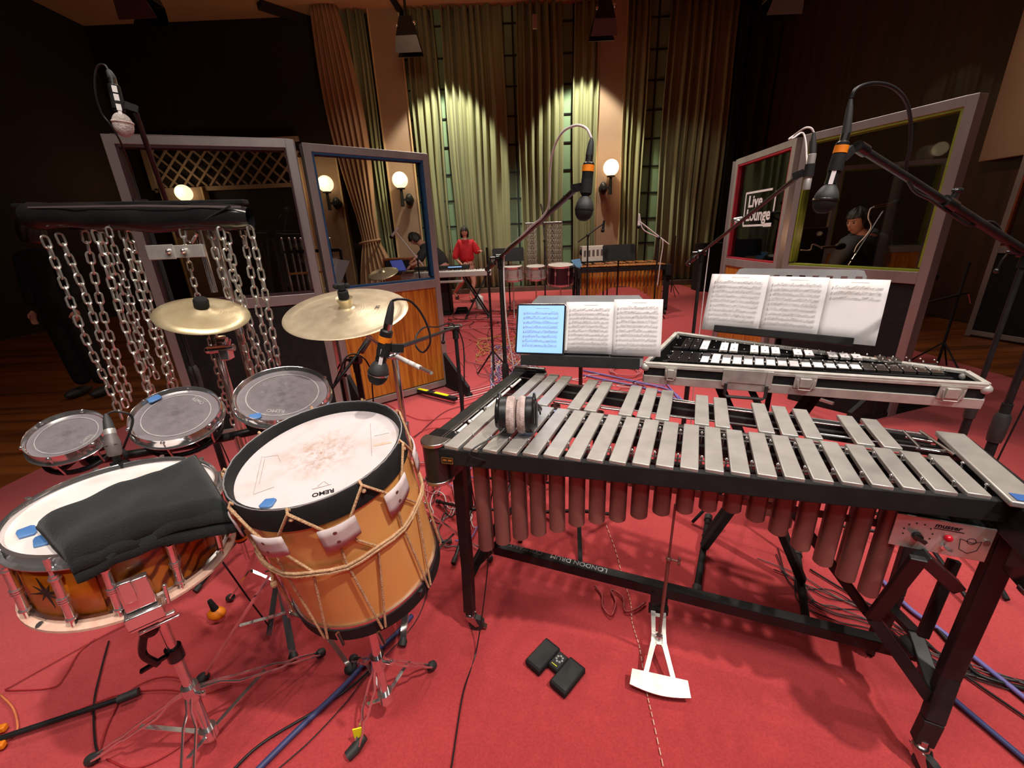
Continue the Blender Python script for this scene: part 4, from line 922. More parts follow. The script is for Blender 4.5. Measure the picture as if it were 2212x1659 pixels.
def gelpad(C, n, px, py, sx, sy, rot, par_lab, cat='gel pad', h=.0, grp=None):
    p = PL(px, py, C+n*h, n); a = ZZ.cross(n).normalized(); bb = n.cross(a)
    u = a*math.cos(rot)+bb*math.sin(rot); v = n.cross(u); t = .005
    k = MB(); k.prism([(-sx/2, -sy*.35), (-sx*.3, -sy/2), (sx*.35, -sy/2), (sx/2, -sy*.3), (sx*.45, sy*.4), (sx*.2, sy/2), (-sx*.4, sy*.42)], p+n*(t/2+.0006), u, v, t, n)
    return k.build('gel_pad', M['bluegel'], label=par_lab, cat=cat, bevel=.0015)
gelpad(FC, FN, 580, 1089, .030, .026, .3, 'blue gel pad stuck near the front edge of the orange rope drum head', h=-.026)
a = ZZ.cross(FN).normalized(); bb = FN.cross(a)
def onhead(px, py): return PL(px, py, FC-FN*.0254, FN)
o = onhead(752, 1066); u_ = (onhead(686, 1086)-onhead(744, 1066)).normalized(); v_ = FN.cross(u_)
text_mesh('lettering', 'REMO', .017, onhead(722, 1055), (onhead(674, 1067)-onhead(722, 1055)), v_, M['blackm'], fd, width=(onhead(674, 1067)-onhead(722, 1055)).length, bold=.0004)
k = MB()
for a_, c_ in (((674, 1057), (716, 1046)), ((686, 1051), (699, 1040)), ((701, 1040), (710, 1047))): k.bar(onhead(*a_), onhead(*c_), .0012, .0006, FN)
for seg in ([(566, 985), (547, 1068), (592, 1052)], [(568, 988), (600, 983), (606, 998)], [(560, 1045), (572, 990)], [(800, 915), (803, 985)], [(808, 942), (840, 935)]):
    for i in range(len(seg)-1): k.bar(onhead(*seg[i]), onhead(*seg[i+1]), .0009, .0005, FN)
k.build('printed_mark', M['foam'], fd, smooth=False)
k = MB(); k.bar(onhead(808, 962), onhead(846, 955), .008, .0005, FN); k.build('tape_residue', M['hemp'], fd, smooth=False)
for (px, py, lb) in ((738, 1378, 1), (826, 1376, 1)):
    k = MB(); p = Z(px-8, py-4, .57); k.cyl(p+V((0, 0, .01)), p+V((.012, -.008, -.02)), .005); k.build('hoop_bolt', M['steel'], fd)
# ------------------------------------------------------------------ snare drum
SC, SN = V((-.91, .825, .917)), nrm(.091, -.01); SR_ = .185
sd = thing('snare_drum', 'snare drum with white head and amber figured shell, partly under a black cloth', 'drum', SC-SN*.20)
hm2 = head_mat('worn_white_snare_head', sr(214, 206, 204), sr(190, 136, 92), tuple(SC-SN*.008-(SC-SN*.20)+V((.02, .03, 0))), .12, .9)
MB().disc(SC-SN*.008, SN, SR_-.008, 72).build('drum_head', hm2, sd, smooth=False)
hoop(SC, SN, SR_, 'chrome', sd, -.022, .004, .008, flange=.010)
MB().lathe([(SR_-.014, -.012), (SR_-.012, -.012), (SR_-.012, -.165), (SR_-.014, -.165)], SC, SN, 72, closed=True).build('shell', M['burst'], sd)
MB().grid(lambda i, j: cylp(SC, SN, SR_-.0095, 152+58*i/15, -.024-.138*j), 16, 2).build('shell_panel', M['tapeorange'], sd, ang=180, solid=.001)
# dark star inlay
ps = cylp(SC, SN, SR_-.0065, 181, -.092); nr = (ps-SC-SN*(ps-SC).dot(SN)).normalized(); su = SN.cross(nr); k = MB(); pts = []
for i in range(16): rr3 = (.038 if i % 4 == 0 else .027) if i % 2 == 0 else .008; t = PI*i/8+.2; pts.append((rr3*math.cos(t), rr3*math.sin(t)))
for i in range(0, 16, 2): k.prism([pts[i-1], pts[i], pts[(i+1) % 16], (0, 0)], ps, su, SN, .0012, nr)
k.build('star_inlay', M['hair'], sd, smooth=False)
hoop(SC-SN*.168, SN, SR_, 'steel', sd, -.008, .014, .01, flange=.0)
MB().lathe([(SR_-.002, -.006), (SR_+.014, -.006), (SR_+.014, .000), (SR_-.002, .004)], SC-SN*.168, SN, 64, closed=True).build('bottom_hoop', M['hemp'], sd)
for dg in (-166, -143, -112, -79, -46, -13, 20, 60, 100, 135, 161):
    k = MB(); k.cyl(cylp(SC, SN, SR_+.006, dg, -.015), cylp(SC, SN, SR_+.006, dg, -.168), .0035, seg=8); k.cyl(cylp(SC, SN, SR_+.006, dg, .006), cylp(SC, SN, SR_+.006, dg, -.02), .0055, seg=8)
    k.cyl(cylp(SC, SN, SR_+.004, dg, -.035), cylp(SC, SN, SR_+.004, dg, -.148), .0075, seg=10); 
    for hh_ in (-.042, -.09, -.095, -.10, -.143): k.cyl(cylp(SC, SN, SR_+.004, dg, hh_), cylp(SC, SN, SR_+.004, dg, hh_-.003), .010, seg=10)
    k.build('tension_lug', M['chrome'], sd)
# strainer (throw-off) hanging at the front
p = cylp(SC, SN, SR_+.012, -133, -.115); nr = V((p.x-SC.x, p.y-SC.y, 0)).normalized(); su = ZZ.cross(nr)
k = MB(); k.box(p+ZZ*.0, (.05, .018, .07), (su, nr, ZZ)); k.box(p-ZZ*.055+nr*.006, (.062, .03, .03), (su, nr, ZZ)); k.bar(p-ZZ*.075-su*.03+nr*.012, p-ZZ*.075+su*.045+nr*.012, .012, .008); k.bar(p-ZZ*.09-su*.02+nr*.012, p-ZZ*.088+su*.05+nr*.012, .008, .006)
k.box(p+ZZ*.02+nr*.015-su*.008, (.022, .014, .05), (su, nr, ZZ)); k.cyl(p-ZZ*.05+su*.04+nr*.01, p+ZZ*.0+su*.045+nr*.012, .004); k.build('strainer', M['chrome'], sd, bevel=.002)
gelpad(SC, SN, 58, 1152, .040, .028, 1.0, 'blue gel pad on the snare head, nearest its left edge', h=-.008)
gelpad(SC, SN, 92, 1170, .042, .026, .85, 'blue gel pad on the snare head, tucked against the black cloth', h=-.008)
# folded black cloth
clp = [(88, 1148), (175, 1105), (265, 1060), (362, 1035), (428, 997), (478, 1040), (500, 1112), (420, 1135), (300, 1180), (165, 1232)]
cth = thing('black_cloth', 'folded black cloth draped across the snare drum', 'cloth', PL(290, 1120, SC, SN))
rowA = [(84, 1150), (180, 1104), (262, 1062), (350, 1040), (425, 994)]; rowB = [(152, 1228), (235, 1185), (325, 1152), (415, 1128), (500, 1112)]
def lerp2(rw, t):
    x = t*(len(rw)-1); i = min(int(x), len(rw)-2); f = x-i; return (rw[i][0]*(1-f)+rw[i+1][0]*f, rw[i][1]*(1-f)+rw[i+1][1]*f)
def clothtop(lift, grow, nm, seed, drop):
    rr4 = random.Random(seed); ph_ = [rr4.uniform(0, 6) for _ in range(6)]; nu, nv = 46, 26
    def fn(i, j):
        t = i/(nu-1); s = j/(nv-1)
        A = lerp2(rowA, t); B = lerp2(rowB, t); s2 = -grow+(1+2*grow)*s
        x = A[0]+(B[0]-A[0])*s2; y = A[1]+(B[1]-A[1])*s2
        p = PL(x, y, SC+SN*.004, SN); wv = .0028*math.sin(t*9+ph_[0]+s*2)+.0024*math.sin(s*11+t*4+ph_[1])+.0018*math.sin(t*21+s*7+ph_[2])
        edge = min(1, min(s, 1-s)*9, min(t, 1-t)*14); p = p+SN*(lift*(.35+.65*edge**.5)+wv)
        if s > .88: p = p-SN*drop*((s-.88)/.12)**1.5
        return p
    k = MB().grid(fn, nu, nv); return k.build(nm, M['cloth'], cth, ang=180, solid=.004)
clothtop(.036, 0, 'top_fold', 1, .016); clothtop(.020, .035, 'middle_fold', 2, .02); clothtop(.007, .07, 'bottom_fold', 3, .035)
# ------------------------------------------------------------------ three small chrome-rimmed drums
def roto(C, n, r, lab, seed, word_ang):
    C = V(C); t = thing('rototom', lab, 'drum', C-n*.09, 'chrome-rimmed frame drums'); o0 = C-n*.09
    hmm = head_mat('frosted_head_%d' % seed, sr(118, 113, 117), sr(78, 73, 76), tuple(C-n*.006-o0), r, .7, .28, 40, .4)
    MB().disc(C-n*.006, n, r*.93, 56).build('drum_head', hmm, t, smooth=False)
    MB().lathe([(r*.735, -.0052), (r*.76, -.0052), (r*.76, -.0045), (r*.735, -.0045)], C, n, 56, closed=True).build('head_ring', M['ink'], t)
    MB().lathe([(r*.90, -.010), (r*.955, -.006), (r*.965, .004), (r*.99, .006), (r, .002), (r, -.018), (r+.006, -.022), (r+.004, -.026), (r*.95, -.024)], C, n, 64, closed=True).build('hoop', M['chrome'], t, ang=60)
    MB().tube([cylp(C, n, r*.86, a_, -.075) for a_ in range(0, 360, 12)], .007, 8, True).build('lower_ring', M['black'], t)
    k = MB()
    for a_ in range(0, 360, 60): k.bar(cylp(C, n, r*.86, a_, -.075), C-n*.085, .014, .008, n)
    k.cyl(C-n*.05, C-n*.12, .016); k.build('spider_frame', M['black'], t)
    for a_ in range(15, 375, 60):
        k = MB(); k.cyl(cylp(C, n, r*1.0, a_, -.002), cylp(C, n, r*.9, a_, -.078), .003, seg=8); k.ball(cylp(C, n, r*1.0, a_, .0), .006, seg=8, rings=6); k.build('tension_rod', M['chrome'], t)
    a = ZZ.cross(n).normalized(); bb = n.cross(a); u = a*math.cos(word_ang)+bb*math.sin(word_ang); p = C-n*.0052-n.cross(u)*(-r*.55)
    text_mesh('lettering', 'REMO', r*.14, p-u*r*.2, u, n.cross(u), M['ink'], t, bold=.0003)
    k = MB(); v = n.cross(u); 
    for s in (-1, 1): k.bar(p+v*r*.17+u*r*.02*s, p+v*r*.12+u*r*.2*s, .0012, .0006, n); k.bar(p+v*r*.12+u*r*.2*s, p+v*r*.22+u*r*.14*s, .0012, .0006, n)
    k.build('printed_mark', M['ink'], t, smooth=False); return t
r1C, r1N = V((-1.204, 1.029, .997)), nrm(.222, -.407); r2C, r2N = V((-.971, 1.118, 1.007)), nrm(.227, -.405); r3C, r3N = V((-.716, 1.228, 1.017)), nrm(.202, -.316)
roto(r1C, r1N, .085, 'smallest chrome-rimmed frame drum, at the left behind the snare', 1, -2.2)
roto(r2C, r2N, .11, 'middle chrome-rimmed frame drum, under the chains', 2, -2.0 if False else -.9)
roto(r3C, r3N, .135, 'largest chrome-rimmed frame drum, beside the orange rope drum', 3, 2.7)
gelpad(r2C, r2N, 334, 863, .034, .022, .5, 'blue gel pad on the middle frame drum rim, at its left', h=.0)
gelpad(r3C, r3N, 551, 901, .034, .022, -.1, 'blue gel pad on the lower edge of the largest frame drum', h=-.004)
# stand carrying them
rs = thing('drum_rack_stand', 'chrome and black stand carrying the three small chrome-rimmed drums', 'stand', V((-.78, 1.13, 0)))
MB().tube([r1C-r1N*.12, r2C-r2N*.14, r3C-r3N*.13], .013, 10).build('mounting_bar', M['black'], rs)
pz = (r2C-r2N*.14).lerp(r3C-r3N*.13, .45)
k = MB(); k.cyl(V((pz.x, pz.y, .12)), pz, .0135); k.build('pole', M['chrome'], rs)
k = MB(); k.cyl(V((pz.x, pz.y, .55)), V((pz.x, pz.y, .60)), .02); k.cyl(V((pz.x-.01, pz.y, .575)), V((pz.x+.05, pz.y-.02, .59)), .006); k.ball(V((pz.x+.055, pz.y-.02, .59)), .012); k.cyl(V((pz.x, pz.y, .34)), V((pz.x, pz.y, .37)), .021); k.bar(V((pz.x-.03, pz.y-.02, .35)), V((pz.x+.03, pz.y-.02, .37)), .01, .006)
k.build('clamp', M['chrome'], rs, bevel=.002)
for i in range(3):
    a = i*2*PI/3-.5; k = MB(); e = V((pz.x+.30*math.cos(a), pz.y+.30*math.sin(a), .02)); k.bar(V((pz.x, pz.y, .36)), e, .016, .006); k.bar(V((pz.x, pz.y, .14)), V((pz.x, pz.y, .36)).lerp(e, .55), .014, .004); lg = k.build('leg', M['chrome'], rs)
    MB().ball(e, (.022, .022, .016)).build('rubber_foot', M['rubber'], lg)
# ------------------------------------------------------------------ cymbals
def cymbal(C, n, r, lab, prof, mt, topfn, felt):
    C = V(C); t = thing('cymbal', lab, 'cymbal', C)
    MB().lathe(prof+[(p[0], p[1]-.0016) for p in prof[::-1] if p[0] > 0]+[(0, prof[0][1]-.0016)] if False else prof, C, n, 96).build('bow', mt, t, solid=.0014, ang=50)
    topfn(t, C, n); return t
cyC, cyN = V((-.982, 1.351, 1.255)), nrm(.294, -.24); chC, chN = V((-.554, 1.439, 1.231)), nrm(.043, -.273)
def top1(t, C, n): MB().lathe([(0, .052), (.018, .052), (.021, .046), (.021, .026), (.018, .022), (0, .022)], C, n, 24).build('felt', M['blackm'], t)
cymbal(cyC, cyN, .13, 'small splash cymbal in front of the hanging chains', [(.004, .022), (.02, .020), (.032, .012), (.06, .008), (.10, .002), (.13, -.006)], cymbal_mat('splash_brass', (.62, .50, .29), (.72, .60, .38), (0, 0, 0)), top1, 1)
def top2(t, C, n):
    MB().lathe([(.0, .042), (.024, .044), (.028, .046), (.026, .04), (.020, .024), (.021, .014), (.03, .010)], C, n, 32).build('bell', cymbal_mat('bell_brass', (.50, .42, .26), (.62, .52, .34), (0, 0, 0)), t)
    MB().lathe([(0, .095), (.012, .095), (.014, .078), (.010, .074), (.017, .07), (.018, .05), (.015, .042), (0, .042)], C, n, 24).build('felt', M['blackm'], t)
    k = MB(); a = ZZ.cross(n).normalized(); k.ball(C+n*.088+a*.018, (.01, .006, .009)); k.ball(C+n*.088-a*.018, (.01, .006, .009)); k.build('wing_nut', M['blackm'], t)
cymbal(chC, chN, .205, 'large hammered china cymbal left of the orange-banded microphone', [(.004, .008), (.03, .010), (.06, .006), (.12, -.003), (.165, -.010), (.180, -.011), (.205, -.004)], cymbal_mat('china_brass', (.58, .48, .33), (.72, .62, .44), (0, 0, 0)), top2, 1)
k = MB(); ct = bpy.data.objects[[o.name for o in bpy.data.objects if o.name.startswith('cymbal') and 'china' in o.get('label', '')][0]]
p = PL(795, 664, chC+chN*.0005, chN); u = (PL(815, 682, chC, chN)-PL(826, 662, chC, chN)).normalized(); 
text_mesh('lettering', 'TRI', .020, PL(818, 668, chC+chN*.002, chN), (PL(826, 662, chC, chN)-PL(816, 684, chC, chN)), chN.cross(PL(826, 662, chC, chN)-PL(816, 684, chC, chN)), M['greyc'], ct, off=.0015, bold=.0002)
k.tube([PL(787+7*math.cos(t_), 661+7*math.sin(t_), chC+chN*.003, chN) for t_ in [j*.6 for j in range(9)]], .0007, 4); k.build('stamped_mark', M['greyc'], ct)
# stands for the cymbals
def tripod(t, x, y, zt, zh, rad, feet, mt='chrome', r=.012, dbl=True, zc=.12):
    MB().cyl((x, y, .09), (x, y, zt), r).build('pole', M[mt], t)
    k = MB(); k.cyl((x, y, zh-.02), (x, y, zh+.025), r*1.7); k.cyl((x, y, zc-.015), (x, y, zc+.02), r*1.8); k.cyl((x, y, zh), (x+r*3.4, y-r, zh+.008), r*.45); k.ball((x+r*3.7, y-r, zh+.008), (r*.5, r*.5, r*.9)); k.build('collar', M[mt], t)
    for f in feet:
        fx, fy_ = f[0], f[1]; e = V((fx, fy_, .022)); d = V((fx-x, fy_-y, 0)).normalized(); s = ZZ.cross(d); o = V((x, y, zh)); k = MB()
        if dbl:
            for q in (-1, 1):
                w = .011*q; P = [o+d*.014+s*w*.6, o.lerp(e, .18)+s*w*.5+ZZ*.012, o.lerp(e, .28)+s*w*1.5, o.lerp(e, .6)+s*w*1.5, o.lerp(e, .68)+s*w*.6, o.lerp(e, .80)+s*w*1.2, e+s*w*.8]
                k.tube(P, .0038, 6)
        else: k.bar(o+d*.01, e, .024, .006)
        k.bar(V((x, y, zc))+d*.012, o.lerp(e, .5), .012, .003); lg = k.build('leg', M[mt], t)
        fl = f[2] if len(f) > 2 else .02
        MB().tube([e-d*fl*.6-(e-o).normalized()*0+ZZ*fl*.25, e, e+d*fl*.6+ZZ*-.006], [.012, .017, .015], 10).build('rubber_foot', M['rubber'], lg)
cs = thing('cymbal_stand', 'chrome boom stand holding the large china cymbal', 'stand', V((-.40, 1.47, 0)))
tl = Yp(852, 768, 1.46)
tripod(cs, tl.x, tl.y, tl.z, .42, .3, [(tl.x+.3*math.cos(a_), tl.y+.3*math.sin(a_)) for a_ in (.4, 2.5, 4.6)], dbl=False)
k = MB(); k.cyl(V((tl.x, tl.y, .72)), V((tl.x, tl.y, .79)), .019); k.cyl(V((tl.x-.03, tl.y-.02, .76)), V((tl.x+.01, tl.y, .76)), .006); k.ball(tl, .018); k.cyl(tl-V((.02, .02, 0)), tl+V((.02, .01, .01)), .008); k.build('tilter', M['chrome'], cs)
arm_e = Yp(932, 806, 1.30); arm_t = chC-chN*.02; dd = (tl-arm_e).normalized()
MB().cyl(arm_e, tl, .0065).cyl(tl, arm_t-chN*.03, .006).cyl(arm_t-chN*.03, chC+chN*.07, .004).build('boom_arm', M['chrome'], cs)
MB().cyl(tl.lerp(arm_e, .08), tl.lerp(arm_e, .72), .0085).build('taped_sleeve', M['white'], cs)
s2 = thing('cymbal_stand', 'chrome stand with clamps carrying the small splash cymbal', 'stand', V((cyC.x-.0, cyC.y+.02, 0)))
px_, py_ = cyC.x+.0, cyC.y+.02
tripod(s2, px_, py_, cyC.z-.05, .34, .3, [(px_+.28*math.cos(a_), py_+.28*math.sin(a_)) for a_ in (.9, 3.0, 5.2)], dbl=False)
MB().cyl(V((px_, py_, cyC.z-.06)), cyC+cyN*.02, .005).build('tilter', M['chrome'], s2)
c_ = Yp(482, 752, py_-.01); k = MB(); k.cyl(c_-V((.03, .02, 0)), c_+V((.045, -.01, .004)), .012); k.cyl(c_-ZZ*.04, c_+ZZ*.04, .017); k.box(c_+V((.02, -.02, -.015)), (.03, .03, .035)); k.cyl(c_+V((.035, -.02, .01)), c_+V((.05, -.03, .035)), .004); k.ball(c_+V((-.035, -.02, 0)), .012); k.box(c_+V((.012, -.01, .03)), (.03, .02, .014)); k.build('multi_clamp', M['chrome'], s2, bevel=.002)
# drum stands
st1 = thing('drum_stand', 'chrome tripod stand under the orange rope drum, yellow tape on one leg', 'stand', V((-.435, .90, 0)))
fX, fY = -.435, .90; bb_ = FC-FN*(FH+.01)
tripod(st1, fX, fY, .50, .27, .3, [tuple(Z(932, 1440, .02)[:2]), tuple(Z(770, 1615, .02)[:2])+(.05,), tuple(Z(765, 1425, .02)[:2])], dbl=True)
k = MB(); k.cyl((fX, fY, .47), (fX, fY, .51), .022)
for a_ in (-.6, 1.5, 3.6): e = FC-FN*(FH+.006)+V((.19*math.cos(a_), .19*math.sin(a_), 0)); k.tube([V((fX, fY, .5)), e-ZZ*.01, e+V((.014*math.cos(a_), .014*math.sin(a_), .03))], .007, 8)
k.build('basket_arm', M['black'], st1)
yt = Z(773, 1583, .06); k = MB(); k.box(yt, (.026, .004, .040), ((V((1, .2, 0))).normalized(), V((-.2, 1, 0)).normalized(), ZZ)); k.build('yellow_flag', M['yellow'], st1, smooth=False, bevel=.001)
st2 = thing('drum_stand', 'chrome tripod stand under the snare drum', 'stand', V((-.93, .82, 0)))
tripod(st2, -.93, .82, .66, .29, .3, [tuple(Z(692, 1412, .02)[:2]), tuple(Z(400, 1790, .02)[:2]), tuple(Z(200, 1640, .02)[:2])], dbl=True)
k = MB(); sb = SC-SN*.184
for a_ in (.4, 2.4, 4.5): e = sb+V((.175*math.cos(a_), .175*math.sin(a_), -.006)); k.tube([V((-.93, .82, .64)), e-ZZ*.008, e+V((.018*math.cos(a_), .018*math.sin(a_), .028))], .007, 8)
k.build('basket_arm', M['chrome'], st2)
k = MB(); k.cyl((-.93, .82, .60), (-.93, .82, .66), .02); k.ball((-.945, .80, .55), (.022, .02, .022)); k.cyl((-.93, .82, .42), (-.93, .82, .46), .019); k.tube(crom([(-.95, .79, .55), (-.965, .78, .49), (-.95, .79, .44)]), .009, 8); k.bar((-.93, .80, .455), (-.98, .77, .44), .012, .007); k.build('height_clamp', M['blackg'], st2)
# ------------------------------------------------------------------ hanging chains
RY = 1.5
cf = thing('chain_rack', 'black padded bar with fittings, the metal chains hang from it', 'rack', V((Yp(440, 470, RY).x, RY, 0)))
bl, br = Yp(56, 468, RY), Yp(541, 472, RY)
k = MB(); n_ = 24; 
for s in (0,):
    def fb(i, j):
        t = i/(n_-1); c = bl.lerp(br, t); a = 2*PI*j/14; w = .034+.004*math.sin(t*17)+.002*math.sin(t*41); h = .042+.003*math.sin(t*23+1); e = 1 if 0 < i < n_-1 else .82
        return c+V((0, math.cos(a)*w*e, math.sin(a)*h*e+.004*math.sin(t*9)))
    k.grid(fb, n_, 15)
k.add([bl], []); k.build('padded_bar', M['blackg'], cf, ang=180)
k = MB(); k.bar(Yp(33, 445, RY+.02), Yp(532, 436, RY+.02), .03, .014); k.build('top_plate', M['black'], cf, smooth=False, bevel=.003)
k = MB(); k.bar(Yp(60, 448, RY-.034), Yp(300, 444, RY-.034), .002, .005); k.bar(Yp(300, 444, RY-.034), Yp(520, 447, RY-.034), .002, .006); k.build('seam_tape', M['greyc'], cf, smooth=False)
k = MB(); k.tube([Yp(498, 444, RY-.035), Yp(440, 476, RY-.035)], .003, 6); k.build('tie', M['blackm'], cf)
tp_, bt_ = Yp(432, 560, 1.46), V((Yp(450, 700, 1.46).x, 1.46, .1))
k = MB(); sx = tp_.x; k.cyl((sx, 1.56, .1), (sx, 1.56, 1.56), .014); k.cyl((sx-.05, 1.56, 1.30), (sx-.05, 1.56, 1.6), .011); k.build('post', M['chrome'], cf)
for i in range(3): a = i*2*PI/3+.6; k = MB(); k.bar((sx, 1.56, .34), (sx+.34*math.cos(a), 1.56+.34*math.sin(a), .015), .022, .008); k.build('leg', M['chrome'], cf)
pl, pr_ = Yp(322, 546, 1.45), Yp(442, 541, 1.45); k = MB(); k.bar(pl, pr_, .012, .040); k.bar(pl+V((-.0, -.008, 0)), pl+V((.09, -.008, .0)), .004, .046); k.build('cross_plate', M['silverface'], cf, smooth=False, bevel=.002)
for q in ((364, 543), (396, 542)): MB().ball(Yp(*q, 1.438), .009).build('bolt_head', M['chrome'], cf)
for q in (170, 340, 402, 470, 530):
    MB().box(Yp(q, 492, RY)+V((0, 0, -.004)), (.05, .02, .008)).build('chain_bracket', M['steel'], cf, smooth=False)
MB().tube([Yp(400, 500, RY), Yp(402, 520, RY), Yp(415, 524, RY), Yp(425, 505, RY)], .005, 8).build('hook', M['chrome'], cf)
def link(c, d, s, ln=.034, w=.010, r=.0027):
    k = []; hl = ln/2-w; P = []
    for j in range(7): t = PI*j/6; P.append(c+d*(hl+w*math.sin(t))+s*(w*math.cos(t)))
    for j in range(7): t = PI*j/6; P.append(c-d*(hl+w*math.sin(t))-s*(w*math.cos(t)))
    return P
def chain(a, c, lab, ln=.036, w=.0105, r=.0027, seed=1, bend=.0, grp='hanging metal chains', dy=0):
    rr5 = random.Random(seed); a = Yp(*a, RY+dy); c = Yp(*c, RY+dy*1.0); L_ = (c-a).length; pitch = ln-2*r; n = max(2, int(L_/pitch)); k = MB(); ph = rr5.uniform(0, 6)
    ax = V((1, 0, 0)); tw = rr5.uniform(.2, 1.2); pts = [a.lerp(c, i/n)+V((bend*math.sin(PI*i/n), .004*math.sin(i*.4+ph), 0)) for i in range(n+1)]
    for i in range(n):
        d = (pts[i+1]-pts[i]).normalized(); th = tw+(PI/2)*(i % 2)+.15*math.sin(i*.5+ph); s = V((math.cos(th), math.sin(th), 0)); s = (s-d*s.dot(d)).normalized(); k.tube(link((pts[i]+pts[i+1])/2, d, s, ln, w, r), r, 6, True)
    return k.build('chain', M['chainsteel'], label=lab, cat='chain', group=grp)
CH = [((93, 512), (262, 905), 'leftmost hanging chain, its strand ending at the frame drum'), ((128, 506), (272, 880), 'second chain from the left, leaning onto the leftmost one'),
 ((180, 500), (282, 866), 'third chain from the left end of the padded bar'), ((203, 498), (326, 866), 'thick chain in the middle of the left-hand group'),
 ((219, 502), (330, 850), 'chain hanging close behind the thick one of the left-hand group'), ((236, 492), (341, 818), 'thin chain of smaller links ending short above the middle frame drum'),
 ((259, 492), (371, 846), 'paired chain, left one of the two nearest the screen post'), ((275, 500), (377, 838), 'paired chain, right one of the two nearest the screen post'),
 ((392, 494), (516, 958), 'long thin single chain passing behind the splash cymbal'), ((451, 492), (546, 816), 'left chain of the trio to the right of the splash cymbal'),
 ((474, 492), (560, 810), 'middle chain of the trio to the right of the splash cymbal'), ((489, 502), (573, 802), 'right chain of the trio to the right of the splash cymbal'),
 ((520, 488), (588, 797), 'left strand of the doubled chain at the right end of the bar'), ((538, 490), (602, 788), 'right strand of the doubled chain at the right end of the bar')]
for i, (a, c, lb) in enumerate(CH):
    s = .8 if i in (5, 8) else (1.1 if i in (3,) else 1)
    chain(a, c, lb, .040*s, .0088*s, .0036*s, i+1, .008*math.sin(i*2.1), dy=.012*((i*7) % 5-2))
# ------------------------------------------------------------------ microphones
def dyn_mic(h, t, boot, lab, tape=.62, strip=True, r=.0125, hr=.0255, foam=False, group=None):
    h = V(h); t = V(t); a = (t-h).normalized(); Lm = (t-h).length; s = frame(a)[0]
    th = thing('microphone', lab, 'microphone', h, group)
    if foam:
        MB().ball(h, (.026, .026, .034), (s, a.cross(s), a), 20, 14).build('foam_windshield', M['foam'], th)
        MB().lathe([(.0262, -.004), (.0285, 0), (.0262, .004)], h+a*.006, a, 24).build('seam', M['velour'], th)
    else:
        MB().lathe([(0, -.031), (.010, -.0298), (.018, -.024), (.0235, -.014), (.0252, -.005), (hr, 0)], h, a, 28).build('grille_dome', M['blackm'], th, ang=60)
        MB().lathe([(hr+.0006, -.0025), (hr+.0012, 0), (hr+.0006, .0025)], h, a, 28).build('grille_band', M['steel'] if strip else M['black'], th)
        k = MB(); pr = [(hr, 0)]
        for i in range(9): z = .004*(i+1); rr6 = hr-(hr-.0115)*(i/8)**1.9; pr += [(rr6, z-.003), (rr6-.0008, z-.0005)]
        k.lathe(pr, h, a, 28).build('grille_collar', M['rubber'], th)
    k = MB(); k.lathe([(0, .036), (r*1.12, .036), (r*1.05, .05), (r*1.18, Lm*.5), (r*1.22, Lm*.7), (r*1.2, Lm*.97), (r*.9, Lm), (0, Lm)], h, a, 24); k.build('body', M['black'], th)
    if tape: MB().lathe([(r*1.27, Lm*tape), (r*1.29, Lm*tape), (r*1.29, Lm*tape+.016), (r*1.27, Lm*tape+.016)], h, a, 24, closed=True).build('orange_band', M['tapeorange'], th)
    k = MB(); k.lathe([(0, Lm), (r*.82, Lm), (r*.82, Lm+.016), (0, Lm+.016)], h, a, 20).build('connector_shell', M['steel'], th)
    bt = V(boot); k = MB(); k.tube([h+a*(Lm+.012), h+a*(Lm+.02), h+a*(Lm+.02)+(bt-h-a*(Lm+.02))*.7, bt], [r*.8, r*.82, r*.6, r*.32], 14); k.build('cable_boot', M['rubber'], th)
    if strip:
        cv_ = (CP-h); sd_ = (cv_-a*cv_.dot(a)).normalized(); k = MB(); o = h+a*(Lm*.42)+sd_*(r*1.19); k.box(o, (.009, .05 if Lm > .15 else .04, .0008), (a.cross(sd_), a, sd_)); k.build('paper_label', M['paper'], th, smooth=False)
    return th, a
def clip(par, p, a, tow, r=.0165):
    d = (V(tow)-V(p)).normalized(); k = MB(); k.lathe([(r-.002, -.016), (r, -.018), (r-.001, .018), (r-.003, .016)], p, a, 20, closed=True); k.bar(V(p)+d*r, V(p)+d*(r+.03), .014, .02); k.build('mic_clip', M['blackm'], par)
